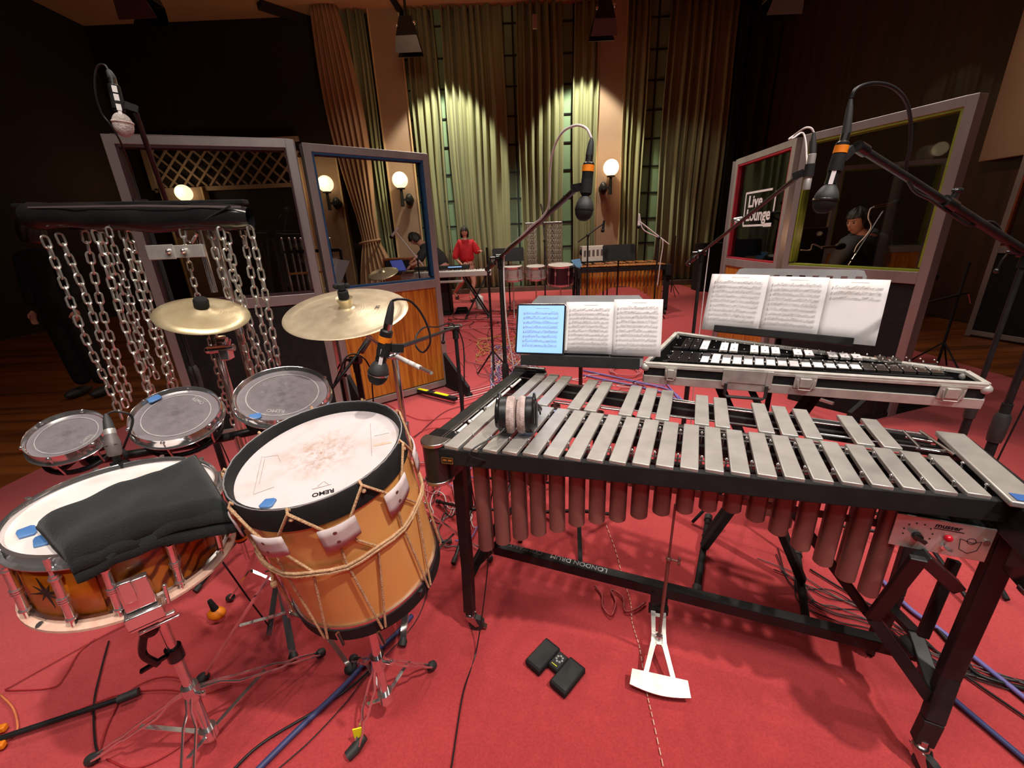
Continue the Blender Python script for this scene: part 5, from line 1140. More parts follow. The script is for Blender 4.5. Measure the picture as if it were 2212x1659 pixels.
def boom_stand(name, lab, cl_, end, tail, base, sleeve=True, mt='black', thick=.0085, legs=.3, hz=None, group=None, boomend=None, legz=.10, pr=.011):
    """base (x,y) of the pole, cl_ clutch point, end = microphone end of the boom, tail = counter end"""
    t = thing('microphone_stand', lab, 'microphone stand', (base[0], base[1], 0), group); cl_ = V(cl_); end = V(end); tail = V(tail)
    MB().tube([(base[0], base[1], .12), (base[0], base[1], cl_.z*.58), ], pr*1.25, 14).build('lower_tube', M[mt], t)
    MB().cyl((base[0], base[1], cl_.z*.5), cl_-ZZ*.01, pr*.8).build('upper_tube', M[mt], t)
    MB().lathe([(0, -.06), (.017, -.06), (.019, -.02), (.019, .03), (.014, .05), (0, .05)], V((base[0], base[1], cl_.z*.57)), ZZ, 18).build('height_clutch', M['rubber'], t)
    k = MB(); d = (end-cl_).normalized(); s = d.cross(ZZ).normalized(); k.cyl(cl_-s*.022, cl_+s*.022, .016); k.cyl(cl_-ZZ*.05, cl_, .014); k.cyl(cl_+s*.02, cl_+s*.05, .006); k.tube([cl_+s*.045, cl_+s*.055-ZZ*.03, cl_+s*.06-ZZ*.06], .004, 6); k.ball(cl_+s*.06-ZZ*.065, .009); k.build('boom_clutch', M['blackg'], t)
    MB().cyl(tail, end, thick*.72).build('boom', M[mt], t)
    if sleeve: q = cl_.lerp(tail, .35); MB().tube([q, q.lerp(tail, .5), tail], [.0135, .0135, .012], 12).build('counter_sleeve', M['rubber'] if sleeve is True else M[sleeve], t)
    if legs:
        for i in range(3):
            a = i*2*PI/3+(hz or .3); e = V((base[0]+legs*math.cos(a), base[1]+legs*math.sin(a), .018)); k = MB(); k.tube([(base[0], base[1], legz), e], .0085, 8); lg = k.build('leg', M[mt], t)
            MB().cyl(e-(e-V((base[0], base[1], legz))).normalized()*.03, e, .012).build('rubber_foot', M['rubber'], lg)
    return t
def cable(pts, r, mt, lab, n=8, group=None, cat='cable', seg=7, name='cable'):
    return MB().tube(crom(pts, n), r, seg).build(name, M[mt], label=lab, cat=cat, group=group, ang=180)
# centre microphone
h4, t4 = Yp(1262, 452, 1.25), Yp(1272, 350, 1.25); b4 = Yp(1278, 299, 1.25)
m4, a4 = dyn_mic(h4, t4, b4, 'black dynamic microphone with orange band hanging in front of the right lamp pillar', .80, False)
c4 = Yp(1266, 412, 1.25); cl4 = Yp(1080, 556, 2.1); clip(m4, Yp(1267, 402, 1.25), a4, Yp(1250, 405, 1.27), .0165)
tail4 = cl4+(cl4-Yp(1248, 404, 1.27)).normalized()*.30
boom_stand('s', 'tall black boom stand in the middle, its boom rising to the centre microphone', cl4, Yp(1248, 404, 1.27), tail4, (cl4.x, cl4.y), thick=.0115, pr=.0135)
b44 = [b4, Yp(1266, 277, 1.26), Yp(1243, 271, 1.28), Yp(1214, 287, 1.32), Yp(1195, 325, 1.36), Yp(1188, 370, 1.4), Yp(1186, 440, 1.45), Yp(1172, 468, 1.5), Yp(1150, 487, 1.6), Yp(1118, 518, 1.8), Yp(1092, 540, 2.0), Yp(1088, 570, 2.08), Yp(1090, 640, 2.08), Yp(1097, 720, 2.08), Yp(1110, 800, 2.1), V((cl4.x+.1, cl4.y+.05, .02)), V((cl4.x+.3, cl4.y+.3, .012))]
cable(b44, .0034, 'whitec', 'pale cable looping from the centre microphone and down its boom')
# microphone over the rope drum
h3, t3 = Yp(817, 806, 1.0), Yp(836, 712, 1.0); b3 = Yp(847, 650, 1.0)
m3, a3 = dyn_mic(h3, t3, b3, 'black dynamic microphone with orange band above the orange rope drum', .72, True)
clip(m3, Yp(830, 752, 1.0), a3, Yp(852, 752, 1.01)); cl3 = Yp(983, 708, 1.85)
boom_stand('s', 'black boom stand with grey counter grip left of the vibraphone', cl3, Yp(850, 754, 1.02), cl3+(cl3-Yp(850, 754, 1.02)).normalized()*.13, (cl3.x, cl3.y), sleeve='greyc')
cable([b3, Yp(864, 646, 1.0), Yp(888, 652, 1.02), Yp(912, 680, 1.05), Yp(927, 715, 1.1), Yp(929, 742, 1.15), Yp(914, 761, 1.2), Yp(899, 748, 1.25), Yp(900, 724, 1.3), Yp(918, 707, 1.4), Yp(945, 706, 1.6), Yp(978, 700, 1.83), Yp(1000, 740, 1.87), Yp(1003, 820, 1.87), Yp(1004, 905, 1.87), V((cl3.x+.05, cl3.y+.03, .012)), V((cl3.x+.3, cl3.y+.4, .012))], .0030, 'black', 'black cable curling off the microphone above the orange rope drum')
# right microphone close to the lens
h6, t6 = Yp(1783, 432, 1.1), Yp(1822, 305, 1.1); b6 = Yp(1838, 214, 1.1)
m6, a6 = dyn_mic(h6, t6, b6, 'large near black microphone at the right, in front of the green lined window', .80, True, .0112, .0262)
clip(m6, Yp(1808, 352, 1.1), a6, Yp(1850, 312, 1.11), .0155)
e6 = Yp(1852, 316, 1.11); k6 = Yp(2050, 440, 1.28); out6 = k6+(k6-e6)*1.25
p6 = Yp(2178, 870, 1.55); cl6 = V((p6.x, p6.y, out6.z-.02)); 
s6 = boom_stand('s', 'black boom stand at the right edge, its boom rising to the near right microphone', V((out6.x, out6.y, out6.z)), e6, out6+(out6-e6).normalized()*.1, (out6.x, out6.y), sleeve=False, thick=.013, legs=.32)
k = MB(); d = (k6-e6).normalized(); k.cyl(k6-d*.03, k6+d*.03, .016); k.cyl(k6, k6+ZZ*.03+V((.01, 0, 0)), .007); k.ball(k6+ZZ*.034+V((.014, 0, 0)), (.016, .01, .008)); k.build('boom_clamp', M['blackg'], s6)
MB().cyl(k6, out6, .013).build('boom_sleeve', M['black'], s6); MB().cyl(e6-d*.0, e6+d*.035, .0135).build('boom_tip', M['blackg'], s6)
cable([b6, Yp(1850, 192, 1.1), Yp(1885, 180, 1.11), Yp(1925, 187, 1.12), Yp(1955, 215, 1.14), Yp(1967, 260, 1.16), Yp(1966, 320, 1.17), Yp(1957, 370, 1.19), Yp(1975, 412, 1.2), Yp(2010, 432, 1.23), k6+ZZ*-.02, k6.lerp(out6, .25)-ZZ*.02, k6.lerp(out6, .5)+ZZ*.022, k6.lerp(out6, .8)-ZZ*.02, out6], .0042, 'black', 'black cable arching from the near right microphone over its boom')
# second right stand: lower thick pole
sp = thing('microphone_stand', 'thick black stand pole with hand grip standing right of the glockenspiel', 'microphone stand', (p6.x, p6.y, 0))
MB().cyl((p6.x, p6.y, .1), (p6.x, p6.y, .72), .017).build('lower_tube', M['blackm'], sp); MB().cyl((p6.x, p6.y, .6), (p6.x, p6.y, 1.5), .0125).build('upper_tube', M['black'], sp)
g_ = Yp(2160, 925, 1.55).z; MB().lathe([(0, -.06), (.023, -.06), (.026, -.03), (.026, .05), (.019, .07), (0, .07)], V((p6.x, p6.y, g_)), ZZ, 18).build('height_clutch', M['rubber'], sp)
for i in range(3): a = i*2.094+.2; k = MB(); k.tube([(p6.x, p6.y, .14), (p6.x+.33*math.cos(a), p6.y+.33*math.sin(a), .014)], .009, 8); k.build('leg', M['blackm'], sp)
cable([V((p6.x+.03, p6.y-.03, 1.4)), V((p6.x+.035, p6.y-.03, .8)), V((p6.x+.03, p6.y-.02, .3)), V((p6.x+.1, p6.y-.1, .012)), V((p6.x+.3, p6.y-.3, .012))], .0032, 'black', 'black cable hanging beside the thick pole right of the glockenspiel')
# pencil condenser
h5, t5 = Yp(1741, 410, 1.45), Yp(1755, 332, 1.45); th5 = thing('microphone', 'slim champagne pencil microphone in front of the lettered window screen', 'microphone', h5); a5 = (t5-h5).normalized()
l5 = (t5-h5).length; MB().lathe([(0, 0), (.0105, 0), (.0112, .004), (.0112, l5*.30), (.0106, l5*.31), (.0112, l5*.33), (.0112, l5*.98), (.009, l5), (0, l5)], h5, a5, 24).build('body', M['barmetal'], th5)
MB().tube([t5, t5.lerp(Yp(1758, 286, 1.45), .5), Yp(1758, 286, 1.45)], [.0095, .009, .004], 12).build('cable_boot', M['rubber'], th5)
clip(th5, Yp(1748, 368, 1.45), a5, Yp(1738, 372, 1.46), .0145); cl5 = Yp(1516, 545, 2.45)
boom_stand('s', 'black boom stand behind the right-hand music sheets carrying the pencil microphone', cl5, Yp(1738, 370, 1.46), cl5+(cl5-Yp(1738, 370, 1.46)).normalized()*.30, (cl5.x, cl5.y), thick=.0105, legs=.3, pr=.012)
kk = Yp(1592, 478, 2.13); kc = MB(); kc.cyl(kk-V((.02, .0, 0)), kk+V((.02, 0, .006)), .016); kc.ball(kk+V((0, -.016, .0)), .010); kc.build('boom_clamp', M['chrome'], bpy.data.objects[[o.name for o in bpy.data.objects if 'pencil microphone' in o.get('label', '') and o.type == 'EMPTY'][-1]])
cable([Yp(1758, 287, 1.45), Yp(1752, 277, 1.45), Yp(1738, 277, 1.46), Yp(1716, 292, 1.5), Yp(1704, 301, 1.5), Yp(1714, 298, 1.52), Yp(1735, 288, 1.53), Yp(1742, 330, 1.5), Yp(1735, 372, 1.47), Yp(1680, 415, 1.72), Yp(1620, 462, 2.0), Yp(1540, 528, 2.35), cl5+V((.03, -.02, -.05)), V((cl5.x+.03, cl5.y-.02, .6)), V((cl5.x+.1, cl5.y+.1, .012))], .0028, 'whitec', 'white cable folded over the pencil microphone and taped along its boom')
# left windshield microphone
h1, t1_ = Yp(266, 270, 1.5), Yp(245, 182, 1.5); m1, a1 = dyn_mic(h1, t1_, Yp(233, 150, 1.5), 'microphone with grey foam windshield above the padded chain bar, at upper left', 0, True, .0125, .0255, True)
k = MB(); cv_ = CP-h1; sd_ = (cv_-a1*cv_.dot(a1)).normalized(); 
for f in (.42, .66, .86): k.box(h1+a1*(t1_-h1).length*f+sd_*.0160, (.012, .017, .001), (a1.cross(sd_), a1, sd_))
k.build('foil_label', M['white'], m1, smooth=False); clip(m1, h1+a1*.06, a1, h1+a1*.06+V((.05, .03, -.02)))
cl1 = Yp(306, 440, 1.75); boom_stand('s', 'dark boom stand behind the padded chain bar holding the foam-covered microphone', cl1, h1+a1*.05+V((.03, .02, -.01)), cl1+V((.03, .1, -.12)), (cl1.x, cl1.y), thick=.011, sleeve=False)
cable([Yp(233, 150, 1.5), Yp(225, 140, 1.5), Yp(212, 142, 1.5), Yp(205, 165, 1.5), Yp(207, 205, 1.5), Yp(220, 245, 1.51), Yp(240, 272, 1.52), Yp(262, 310, 1.55), Yp(285, 370, 1.65), Yp(300, 420, 1.74), V((cl1.x+.02, cl1.y-.02, .8)), V((cl1.x+.1, cl1.y, .012))], .0028, 'black', 'thin black cable looping left of the foam-covered microphone')
# condenser clipped over the snare
h2, t2 = V(Yp(248, 980, .95)), V(Yp(231, 905, .99)); a2 = (t2-h2).normalized(); l2 = (t2-h2).length; m2_ = thing('microphone', 'stubby grey condenser microphone clipped above the far snare drum rim', 'microphone', h2)
MB().lathe([(0, -.004), (.013, -.004), (.0155, 0), (.0155, .012), (.0165, .014), (.0165, .030), (.013, .045), (.0125, l2*.55)], h2, a2, 24).build('body', M['greyc'], m2_)
MB().lathe([(.0125, l2*.55), (.0122, l2*.55), (.0122, l2*.68), (.0115, l2*.7)], h2, a2, 24).build('band', M['barmetal'], m2_)
MB().lathe([(.0115, l2*.69), (.009, l2*.95), (.004, l2*1.15), (0, l2*1.15)], h2, a2, 20).build('cable_boot', M['rubber'], m2_)
k = MB()
for i in range(6):
    aa_ = i*1.05; s_ = frame(a2)[0]*math.cos(aa_)+frame(a2)[1]*math.sin(aa_); k.box(h2+a2*.02+s_*.0167, (.006, .0015, .001), (a2.cross(s_), a2, s_))
k.build('vent_slot', M['black'], m2_, kind='stuff')
pr2 = Z(257, 1003, .93); k = MB(); k.cyl(h2+V((.012, .012, .0)), pr2+ZZ*.03, .006); k.cyl(pr2+ZZ*.035, pr2-ZZ*.01, .008); k.box(pr2, (.03, .018, .016)); k.build('rim_clip', M['blackm'], m2_, bevel=.001); MB().cyl(pr2+ZZ*.012, pr2+ZZ*.034, .007).build('thumb_screw', M['white'], m2_)
cable([t2+a2*.012, t2+V((.012, .02, .012)), t2+V((.03, .035, -.02)), Yp(262, 985, 1.03), Yp(285, 1002, 1.08), V((-1.03, 1.12, .6)), V((-1.0, 1.2, .2)), V((-1.0, 1.25, .012))], .003, 'black', 'black cable trailing from the stubby snare microphone')
# extra boom stand behind the china cymbal
cl7 = Yp(768, 778, 1.62); s7 = boom_stand('s', 'black boom stand with grey grip in front of the teak screen, below the china cymbal', cl7, Yp(718, 838, 1.45), Yp(800, 728, 1.72), (cl7.x, cl7.y), sleeve='greyc', pr=.015)
cable([Yp(716, 842, 1.45), Yp(735, 800, 1.5), Yp(748, 772, 1.55), Yp(768, 765, 1.58), Yp(790, 778, 1.58), Yp(803, 810, 1.58), Yp(806, 860, 1.6), V((cl7.x+.03, cl7.y-.03, .4)), V((cl7.x+.2, cl7.y, .012))], .003, 'black', 'black cable arched over the stand clutch below the china cymbal')
# near-floor black stand base at lower left (another boom stand lying low)
lb = thing('stand_leg_base', 'black tubular stand leg with rubber end crossing the lower left carpet', 'stand', Z(0, 1595, .02))
MB().cyl(Z(-60, 1615, .03), Z(265, 1508, .03), .009).build('tube', M['black'], lb); MB().cyl(Z(255, 1512, .03), Z(300, 1494, .03), .014).build('rubber_end', M['rubber'], lb)
for q, lb_ in (((5, 1575), 'orange plastic fitting at the far left edge of the carpet'), ((2, 1612), 'lower orange plastic fitting at the far left edge')):
    p = Z(*q, .02); MB().box(p+V((-.01, 0, .0)), (.035, .02, .02), (V((.9, .3, 0)).normalized(), V((-.3, .9, 0)).normalized(), ZZ)).build('plastic_fitting', M['tapeorange'], label=lb_, cat='fitting', bevel=.004)
# small items hanging by the snare and rack
kb = thing('clip_on_microphone', 'small round black clip-on microphone behind the snare drum', 'microphone', Yp(403, 1262, .98)); c = Yp(403, 1262, .98)
MB().ball(c, (.02, .016, .023)).build('capsule', M['blackm'], kb); MB().cyl(c+V((.01, .01, .015)), c+V((.03, .03, .05)), .004).build('gooseneck', M['black'], kb)
kb = thing('taped_weight', 'orange and black taped bundle on the carpet behind the snare stand', 'bundle', Z(468, 1325, .03)); c = Z(468, 1325, .05)
MB().ball(c, (.035, .028, .026)).build('orange_wrap', M['tapeorange'], kb); MB().cyl(c+ZZ*.02, c+V((-.01, .0, .07)), .014, .008).build('handle', M['blackm'], kb)
kb = thing('mallet_grip', 'black grip with orange ring between the snare and the rope drum', 'grip', Yp(520, 1180, 1.0)); c = Yp(520, 1160, 1.0)
MB().cyl(c+ZZ*.03, c-ZZ*.012, .016, .014).build('grip', M['blackm'], kb); MB().lathe([(.0165, -.004), (.0165, .005), (.0160, .005), (.0160, -.004)], c-ZZ*.002, ZZ, 20, closed=True).build('orange_ring', M['tapeorange'], kb); MB().cyl(c-ZZ*.01, c-ZZ*.08, .006).build('shaft', M['steel'], kb)
# ------------------------------------------------------------------ people
def skin_pts(J, E_, root, sub=2):
    """joints {name:(point, radius)} + edges -> (verts, faces) of one smooth skinned surface"""
    names = list(J); me = bpy.data.meshes.new('tmp'); me.from_pydata([tuple(J[n][0]) for n in names], [(names.index(a), names.index(b)) for a, b in E_], [])
    o = bpy.data.objects.new('tmp', me); COL.objects.link(o); o.modifiers.new('s', 'SKIN'); u = o.modifiers.new('u', 'SUBSURF'); u.levels = sub
    sv = me.skin_vertices[0].data
    for i, n in enumerate(names): r = J[n][1]; sv[i].radius = r if isinstance(r, tuple) else (r, r); sv[i].use_root = (n == root)
    dg = bpy.context.evaluated_depsgraph_get(); m2 = bpy.data.meshes.new_from_object(o.evaluated_get(dg))
    vs = [v.co.copy() for v in m2.vertices]; fs = [tuple(p.vertices) for p in m2.polygons]
    bpy.data.objects.remove(o); bpy.data.meshes.remove(me); bpy.data.meshes.remove(m2); return vs, fs
def head_geo(b, c, f, u, s=1.0):
    f = V(f).normalized(); u = V(u); u = (u-f*u.dot(f)).normalized(); r = f.cross(u); G_ = lambda a, w: math.exp(-(a/w)**2)
    nu, nv = 40, 32
    def fn(i, j):
        t = 2*PI*i/nu; p = PI*(j/(nv-1)); x = math.sin(p)*math.cos(t); y = math.sin(p)*math.sin(t); z = math.cos(p)
        X, Y_, Z_ = .076*x, .096*y, .118*z
        if z < .1: k = (.1-z); X *= 1-.30*k**1.2; Y_ *= (1-.10*k) if y > 0 else (1-.28*k)
        if y > 0:
            Y_ += .024*G_(x, .13)*G_(z+.10, .16)+.008*G_(x, .10)*G_(z-.10, .18)      # nose
            Y_ += .006*G_(x, .22)*G_(z+.42, .08)+.010*G_(x, .25)*G_(z+.80, .14)      # lips, chin
            Y_ -= .011*(G_(x-.36, .15)+G_(x+.36, .15))*G_(z-.10, .11)                # eye sockets
            Y_ += .004*G_(z-.30, .09)*G_(x, .5)
        return c+(r*X+f*Y_+u*Z_)*s
    b.grid(fn, nu, nv, True)
    for q in (-1, 1): b.ball(c+(r*.078*q-f*.004-u*.008)*s, (.007*s, .016*s, .028*s), (r, f, u), 10, 8)
    return f, u, r
def face_parts(par, c, f, u, r, s=1.0):
    for q in (-1, 1):
        MB().ball(c+(r*.027*q+f*.083+u*.012)*s, .0085*s, seg=12, rings=8).build('eye', M['hair'], par)
        MB().bar(c+(r*.012*q+f*.092+u*.030)*s, c+(r*.044*q+f*.082+u*.031)*s, .004, .006).build('eyebrow', M['hair'], par, smooth=False)
    k = MB(); k.ball(c+(f*.092-u*.052)*s, (.021*s, .006*s, .006*s), (r, f, u), 12, 6); k.build('lips', M['lips'], par)
def hair_geo(par, c, f, u, r, s=1.0, length=.0, fringe=.03, grow=.012):
    nu, nv = 44, 26; rr8 = random.Random(4)
    def fn(i, j):
        t = 2*PI*i/nu; p = (PI*.5+.5+length*.6)*(j/(nv-1)); x = math.sin(p)*math.cos(t); y = math.sin(p)*math.sin(t); z = math.cos(p)
        front = max(0, y); lim = 1.0
        zl = .42-fringe*8
        if y > .12 and z < zl and abs(x) < .86: z = zl+.02*math.sin(x*30); k_ = math.sqrt(max(0, 1-z*z)); x = k_*math.cos(t); y = k_*math.sin(t)
        X, Y_, Z_ = (.076+grow)*x, (.096+grow)*y+(-.004), (.118+grow)*z
        if length and y < .45 and p > PI*.5: Z_ -= length*(p-PI*.5); X *= 1.04
        n_ = 1+.05*math.sin(t*9+p*4)+.05*rr8.uniform(-1, 1)
        return c+(r*X*n_+f*Y_*n_+u*Z_*(1 if z < 0 else n_))*s
    return MB().grid(fn, nu, nv, True).build('hair', M['hair'], par, ang=180)
def hand_geo(b, wrist, d, n, s=1.0, curl=.5, side=1):
    """palm and five bent fingers; d along the hand, n = back of hand"""
    d = V(d).normalized(); n = V(n); n = (n-d*n.dot(d)).normalized(); w = d.cross(n)*side; W_ = V(wrist)
    J = {'w': (W_, .026*s), 'p': (W_+d*.045*s, (.036*s, .018*s))}; b.ball(W_+d*.045*s, (.038*s, .050*s, .016*s), (w, d, n), 14, 10)
    for i, (o, l) in enumerate(((-.028, .062), (-.010, .074), (.010, .070), (.028, .054))):
        p = W_+d*.085*s+w*o*s; P = [W_+d*.05*s+w*o*.7*s, p]; dd = d.copy()
        for k in range(3):
            a = curl*(.7+.15*i); dd = (dd*math.cos(a)-n*math.sin(a)).normalized(); P.append(P[-1]+dd*l*s*(.42, .33, .25)[k])
            nn_ = n
        b.tube(P, [.010*s, .0095*s, .009*s, .008*s, .0065*s], 8)
    P = [W_+d*.02*s-w*.02*s, W_+d*.045*s-w*.045*s-n*.006*s, W_+d*.07*s-w*.056*s-n*.016*s, W_+d*.092*s-w*.052*s-n*.026*s]; b.tube(P, [.013*s, .0115*s, .0095*s, .0075*s], 8)
def fused(b, name, mt, par, vox=.009):
    o = b.build(name, mt, par, ang=180); m_ = o.modifiers.new('r', 'REMESH'); m_.mode = 'VOXEL'; m_.voxel_size = vox; m_.use_smooth_shade = True
    s_ = o.modifiers.new('m', 'SMOOTH'); s_.factor = .5; s_.iterations = 3; return o
_bl = bpy.data.lights.new('face_fill', 'POINT'); _bl.energy = 5; _bl.color = (1, .55, .3); _bl.shadow_soft_size = .02; _bo = bpy.data.objects.new('face_fill', _bl); COL.objects.link(_bo); _bo.location = Yp(1768, 505, 4.0)  # unseen warm light added for the seated person's face
M['lips'] = mat('lips', sr(170, 90, 84), .5, 0, (sr(160, 80, 76), 30, .3, .7))
def ed(*ch): return [(c[i], c[i+1]) for c in ch for i in range(len(c)-1)]
# woman in the red shirt
wy = 10.2; w = lambda px, py, dy=0: Yp(px, py, wy+dy)
wm = thing('person', 'person in loose red shirt, black shorts and sandals, stepping by the curtain', 'person', V((w(1008, 600).x, wy, 0)))
hc_ = w(1003, 502); head_c = hc_
fL = V((w(1016, 640).x, wy-.05, .05)); fB = V((w(980, 630).x-.0, wy+.55, .06))
J = dict(pel=(w(1012, 580), .12), sp=(w(1010, 552), .115), ch=(w(1008, 530), .13), nk=(w(1005, 517), .05), hd=(w(1003, 506), .05),
         s1=(w(990, 522), .055), e1=(w(983, 553, -.04), .040), h1=(w(998, 573, -.16), .030), s2=(w(1024, 522), .055), e2=(w(1034, 546, 0), .040), h2=(w(1036, 542, -.2), .028),
         l1=(w(1004, 588, .02), .085), k1=(w(1000, 606, .05), .062), a1=(w(982, 632, .5), .035), l2=(w(1021, 588), .085), k2=(w(1024, 612, -.06), .060), a2=(fL+ZZ*.06, .034), t1=(fB+V((.02, -.12, -.03)), .030), t2=(fL+V((.06, -.14, -.02)), .030))
Ee = ed(('pel', 'sp', 'ch', 'nk', 'hd'), ('ch', 's1', 'e1', 'h1'), ('ch', 's2', 'e2', 'h2'), ('pel', 'l1', 'k1', 'a1', 't1'), ('pel', 'l2', 'k2', 'a2', 't2'))
J['h1'] = (w(1000, 574, -.2), .028); J['e1'] = (w(982, 556, -.02), .042)
vs, fs = skin_pts(J, Ee, 'pel'); b = MB(); b.add(vs, fs); ff, uu_, rr_h = head_geo(b, hc_, (.12, -1, -.02), ZZ, 1.02)
hand_geo(b, J['h1'][0], (.75, -.35, .25), (0, -1, .3), 1, .7, 1); hand_geo(b, J['h2'][0], (.3, -.9, .15), (0, 0, 1), 1, .6, -1)
fused(b, 'body', M['skin'], wm); face_parts(wm, hc_, ff, uu_, rr_h, 1.02); hair_geo(wm, hc_, ff, uu_, rr_h, 1.04, .085, .016, .014)
J2 = dict(pel=(w(1009, 567), (.20, .20)), sp=(w(1008, 552), (.19, .19)), ch=(w(1007, 532), (.165, .15)), nk=(w(1005, 520), .062), s1=(w(993, 524), .088), e1=(w(986, 543, -.02), .080), f1=(w(983, 561, -.06), .085), s2=(w(1020, 524), .088), e2=(w(1030, 541, -.01), .095), f2=(w(1034, 547, -.06), .075))
vs, fs = skin_pts(J2, ed(('pel', 'sp', 'ch', 'nk'), ('ch', 's1', 'e1', 'f1'), ('ch', 's2', 'e2', 'f2')), 'pel'); MB().add(vs, fs).build('shirt', M['redshirt'], wm, ang=180)
k = MB()
for s in (-1, 1): k.prism([(0, 0), (.07*s, .02), (.085*s, -.03), (.015*s, -.07)], w(1005, 519, -.115), (1, 0, 0), (0, 0, 1), .01)
k.bar(w(1006, 521, -.13), w(1009, 566, -.155), .008, .035, (1, 0, 0)); k.build('collar', M['redshirt'], wm)
J3 = dict(pel=(w(1011, 571), .17), l1=(w(1003, 584, .02), .125), l2=(w(1021, 584), .125), m1=(w(1002, 597, .03), .10), m2=(w(1022, 598), .10)); vs, fs = skin_pts(J3, ed(('pel', 'l1', 'm1'), ('pel', 'l2', 'm2')), 'pel'); MB().add(vs, fs).build('shorts', M['blackm'], wm, ang=180)
for f_ in (J['t1'][0], J['t2'][0]):
    k = MB(); k.box(f_+V((0, .05, -.035)), (.085, .26, .025)); k.box(f_+V((0, -.01, .018)), (.09, .035, .022)); k.box(f_+V((0, .11, .03)), (.085, .03, .022)); k.build('sandal', M['blackm'], wm, bevel=.008)
# man bending over the keyboards, seen through the blue-lined window
my = 9.2; w = lambda px, py, dy=0: Yp(px, py, my+dy)
mn = thing('person', 'person in black bending over the keyboards behind the blue lined window', 'person', V((w(965, 600).x, my, 0)))
hc_ = w(896, 517); b = MB()
J = dict(pel=(w(963, 585), .14), sp=(w(948, 552), .16), ch=(w(925, 536), .16), nk=(w(910, 526), .075), hd=(w(900, 520), .065), s1=(w(916, 542, -.18), .065), e1=(w(906, 566, -.25), .05), h1=(w(886, 574, -.3), .032), s2=(w(920, 538, .18), .065), e2=(w(902, 556, .1), .05), h2=(w(893, 562, -.05), .032),
         l1=(w(960, 594, -.1), .09), k1=(w(957, 630, -.15), .065), a1=(V((w(957, 640).x, my-.1, .10)), .045), t1=(V((w(952, 640).x, my-.25, .06)), .04), l2=(w(968, 594, .1), .09), k2=(w(967, 630, .1), .065), a2=(V((w(968, 640).x, my+.1, .10)), .045), t2=(V((w(962, 640).x, my-.02, .06)), .04))
vs, fs = skin_pts(J, ed(('pel', 'sp', 'ch', 'nk', 'hd'), ('ch', 's1', 'e1', 'h1'), ('ch', 's2', 'e2', 'h2'), ('pel', 'l1', 'k1', 'a1', 't1'), ('pel', 'l2', 'k2', 'a2', 't2')), 'pel'); b.add(vs, fs)
ff, uu_, rr_h = head_geo(b, hc_, (-.75, -.35, -.65), (-.4, 0, .8)); hand_geo(b, J['h1'][0], (-.7, -.1, -.6), (-.3, -.3, .8), 1, .5); hand_geo(b, J['h2'][0], (-.7, -.2, -.5), (-.3, -.3, .8), 1, .5, -1)
fused(b, 'body', M['skin'], mn); face_parts(mn, hc_, ff, uu_, rr_h); hair_geo(mn, hc_, ff, uu_, rr_h, 1.06, .0, .02, .022)
J2 = {k_: (v_[0], (v_[1]+.022 if not isinstance(v_[1], tuple) else v_[1])) for k_, v_ in J.items() if k_ in ('pel', 'sp', 'ch', 'nk', 's1', 'e1', 's2', 'e2')}; J2['nk'] = (w(908, 526), .10)
vs, fs = skin_pts(J2, ed(('pel', 'sp', 'ch', 'nk'), ('ch', 's1', 'e1'), ('ch', 's2', 'e2')), 'pel'); MB().add(vs, fs).build('shirt', M['darkcloth'], mn, ang=180)
J3 = {k_: (J[k_][0], J[k_][1]+.025) for k_ in ('pel', 'l1', 'k1', 'a1', 'l2', 'k2', 'a2')}; vs, fs = skin_pts(J3, ed(('pel', 'l1', 'k1', 'a1'), ('pel', 'l2', 'k2', 'a2')), 'pel'); MB().add(vs, fs).build('trousers', M['blackm'], mn, ang=180)
for t_ in ('t1', 't2'): MB().ball(J[t_][0]+V((.02, .04, -.01)), (.055, .14, .05)).build('shoe', M['blackm'], mn)
# seated man in profile behind the green-lined window
sy_ = 4.35; w = lambda px, py, dy=0: Yp(px, py, sy_+dy)
sm_ = thing('person', 'person in dark hooded jacket seated behind the green lined window, face turned left', 'person', V((w(1862, 580).x, sy_, 0)))
hc_ = w(1852, 480); b = MB(); x0_ = w(1866, 560).x
hipz = .72; J = dict(pel=(V((x0_+.02, sy_+.02, hipz)), .15), sp=(w(1868, 575), .14), ch=(w(1866, 540), .15), nk=(w(1862, 508), .06), hd=(w(1856, 492), .055), s1=(w(1838, 522, -.12), .07), e1=(w(1812, 562, -.18), .055), h1=(w(1790, 590, -.25), .035), s2=(w(1890, 520, .16), .07), e2=(w(1905, 570, .1), .055), h2=(w(1862, 592, -.1), .035),
         k1=(V((x0_-.42, sy_-.1, hipz+.02)), .08), a1=(V((x0_-.40, sy_-.12, .14)), .05), t1=(V((x0_-.53, sy_-.14, .06)), .04), k2=(V((x0_-.40, sy_+.16, hipz+.02)), .08), a2=(V((x0_-.38, sy_+.18, .14)), .05), t2=(V((x0_-.50, sy_+.18, .06)), .04))
vs, fs = skin_pts(J, ed(('pel', 'sp', 'ch', 'nk', 'hd'), ('ch', 's1', 'e1', 'h1'), ('ch', 's2', 'e2', 'h2'), ('pel', 'k1', 'a1', 't1'), ('pel', 'k2', 'a2', 't2')), 'pel'); b.add(vs, fs)
ff, uu_, rr_h = head_geo(b, hc_, (-1, -.30, -.22), (-.1, 0, 1), 1.0); hand_geo(b, J['h1'][0], (-1, -.1, -.1), (0, -.2, 1), 1, .5); hand_geo(b, J['h2'][0], (-1, -.2, -.1), (0, -.2, 1), 1, .5, -1)
fused(b, 'body', M['skin'], sm_, .006); face_parts(sm_, hc_, ff, uu_, rr_h); hair_geo(sm_, hc_, ff, uu_, rr_h, 1.03, .0, .004, .016)
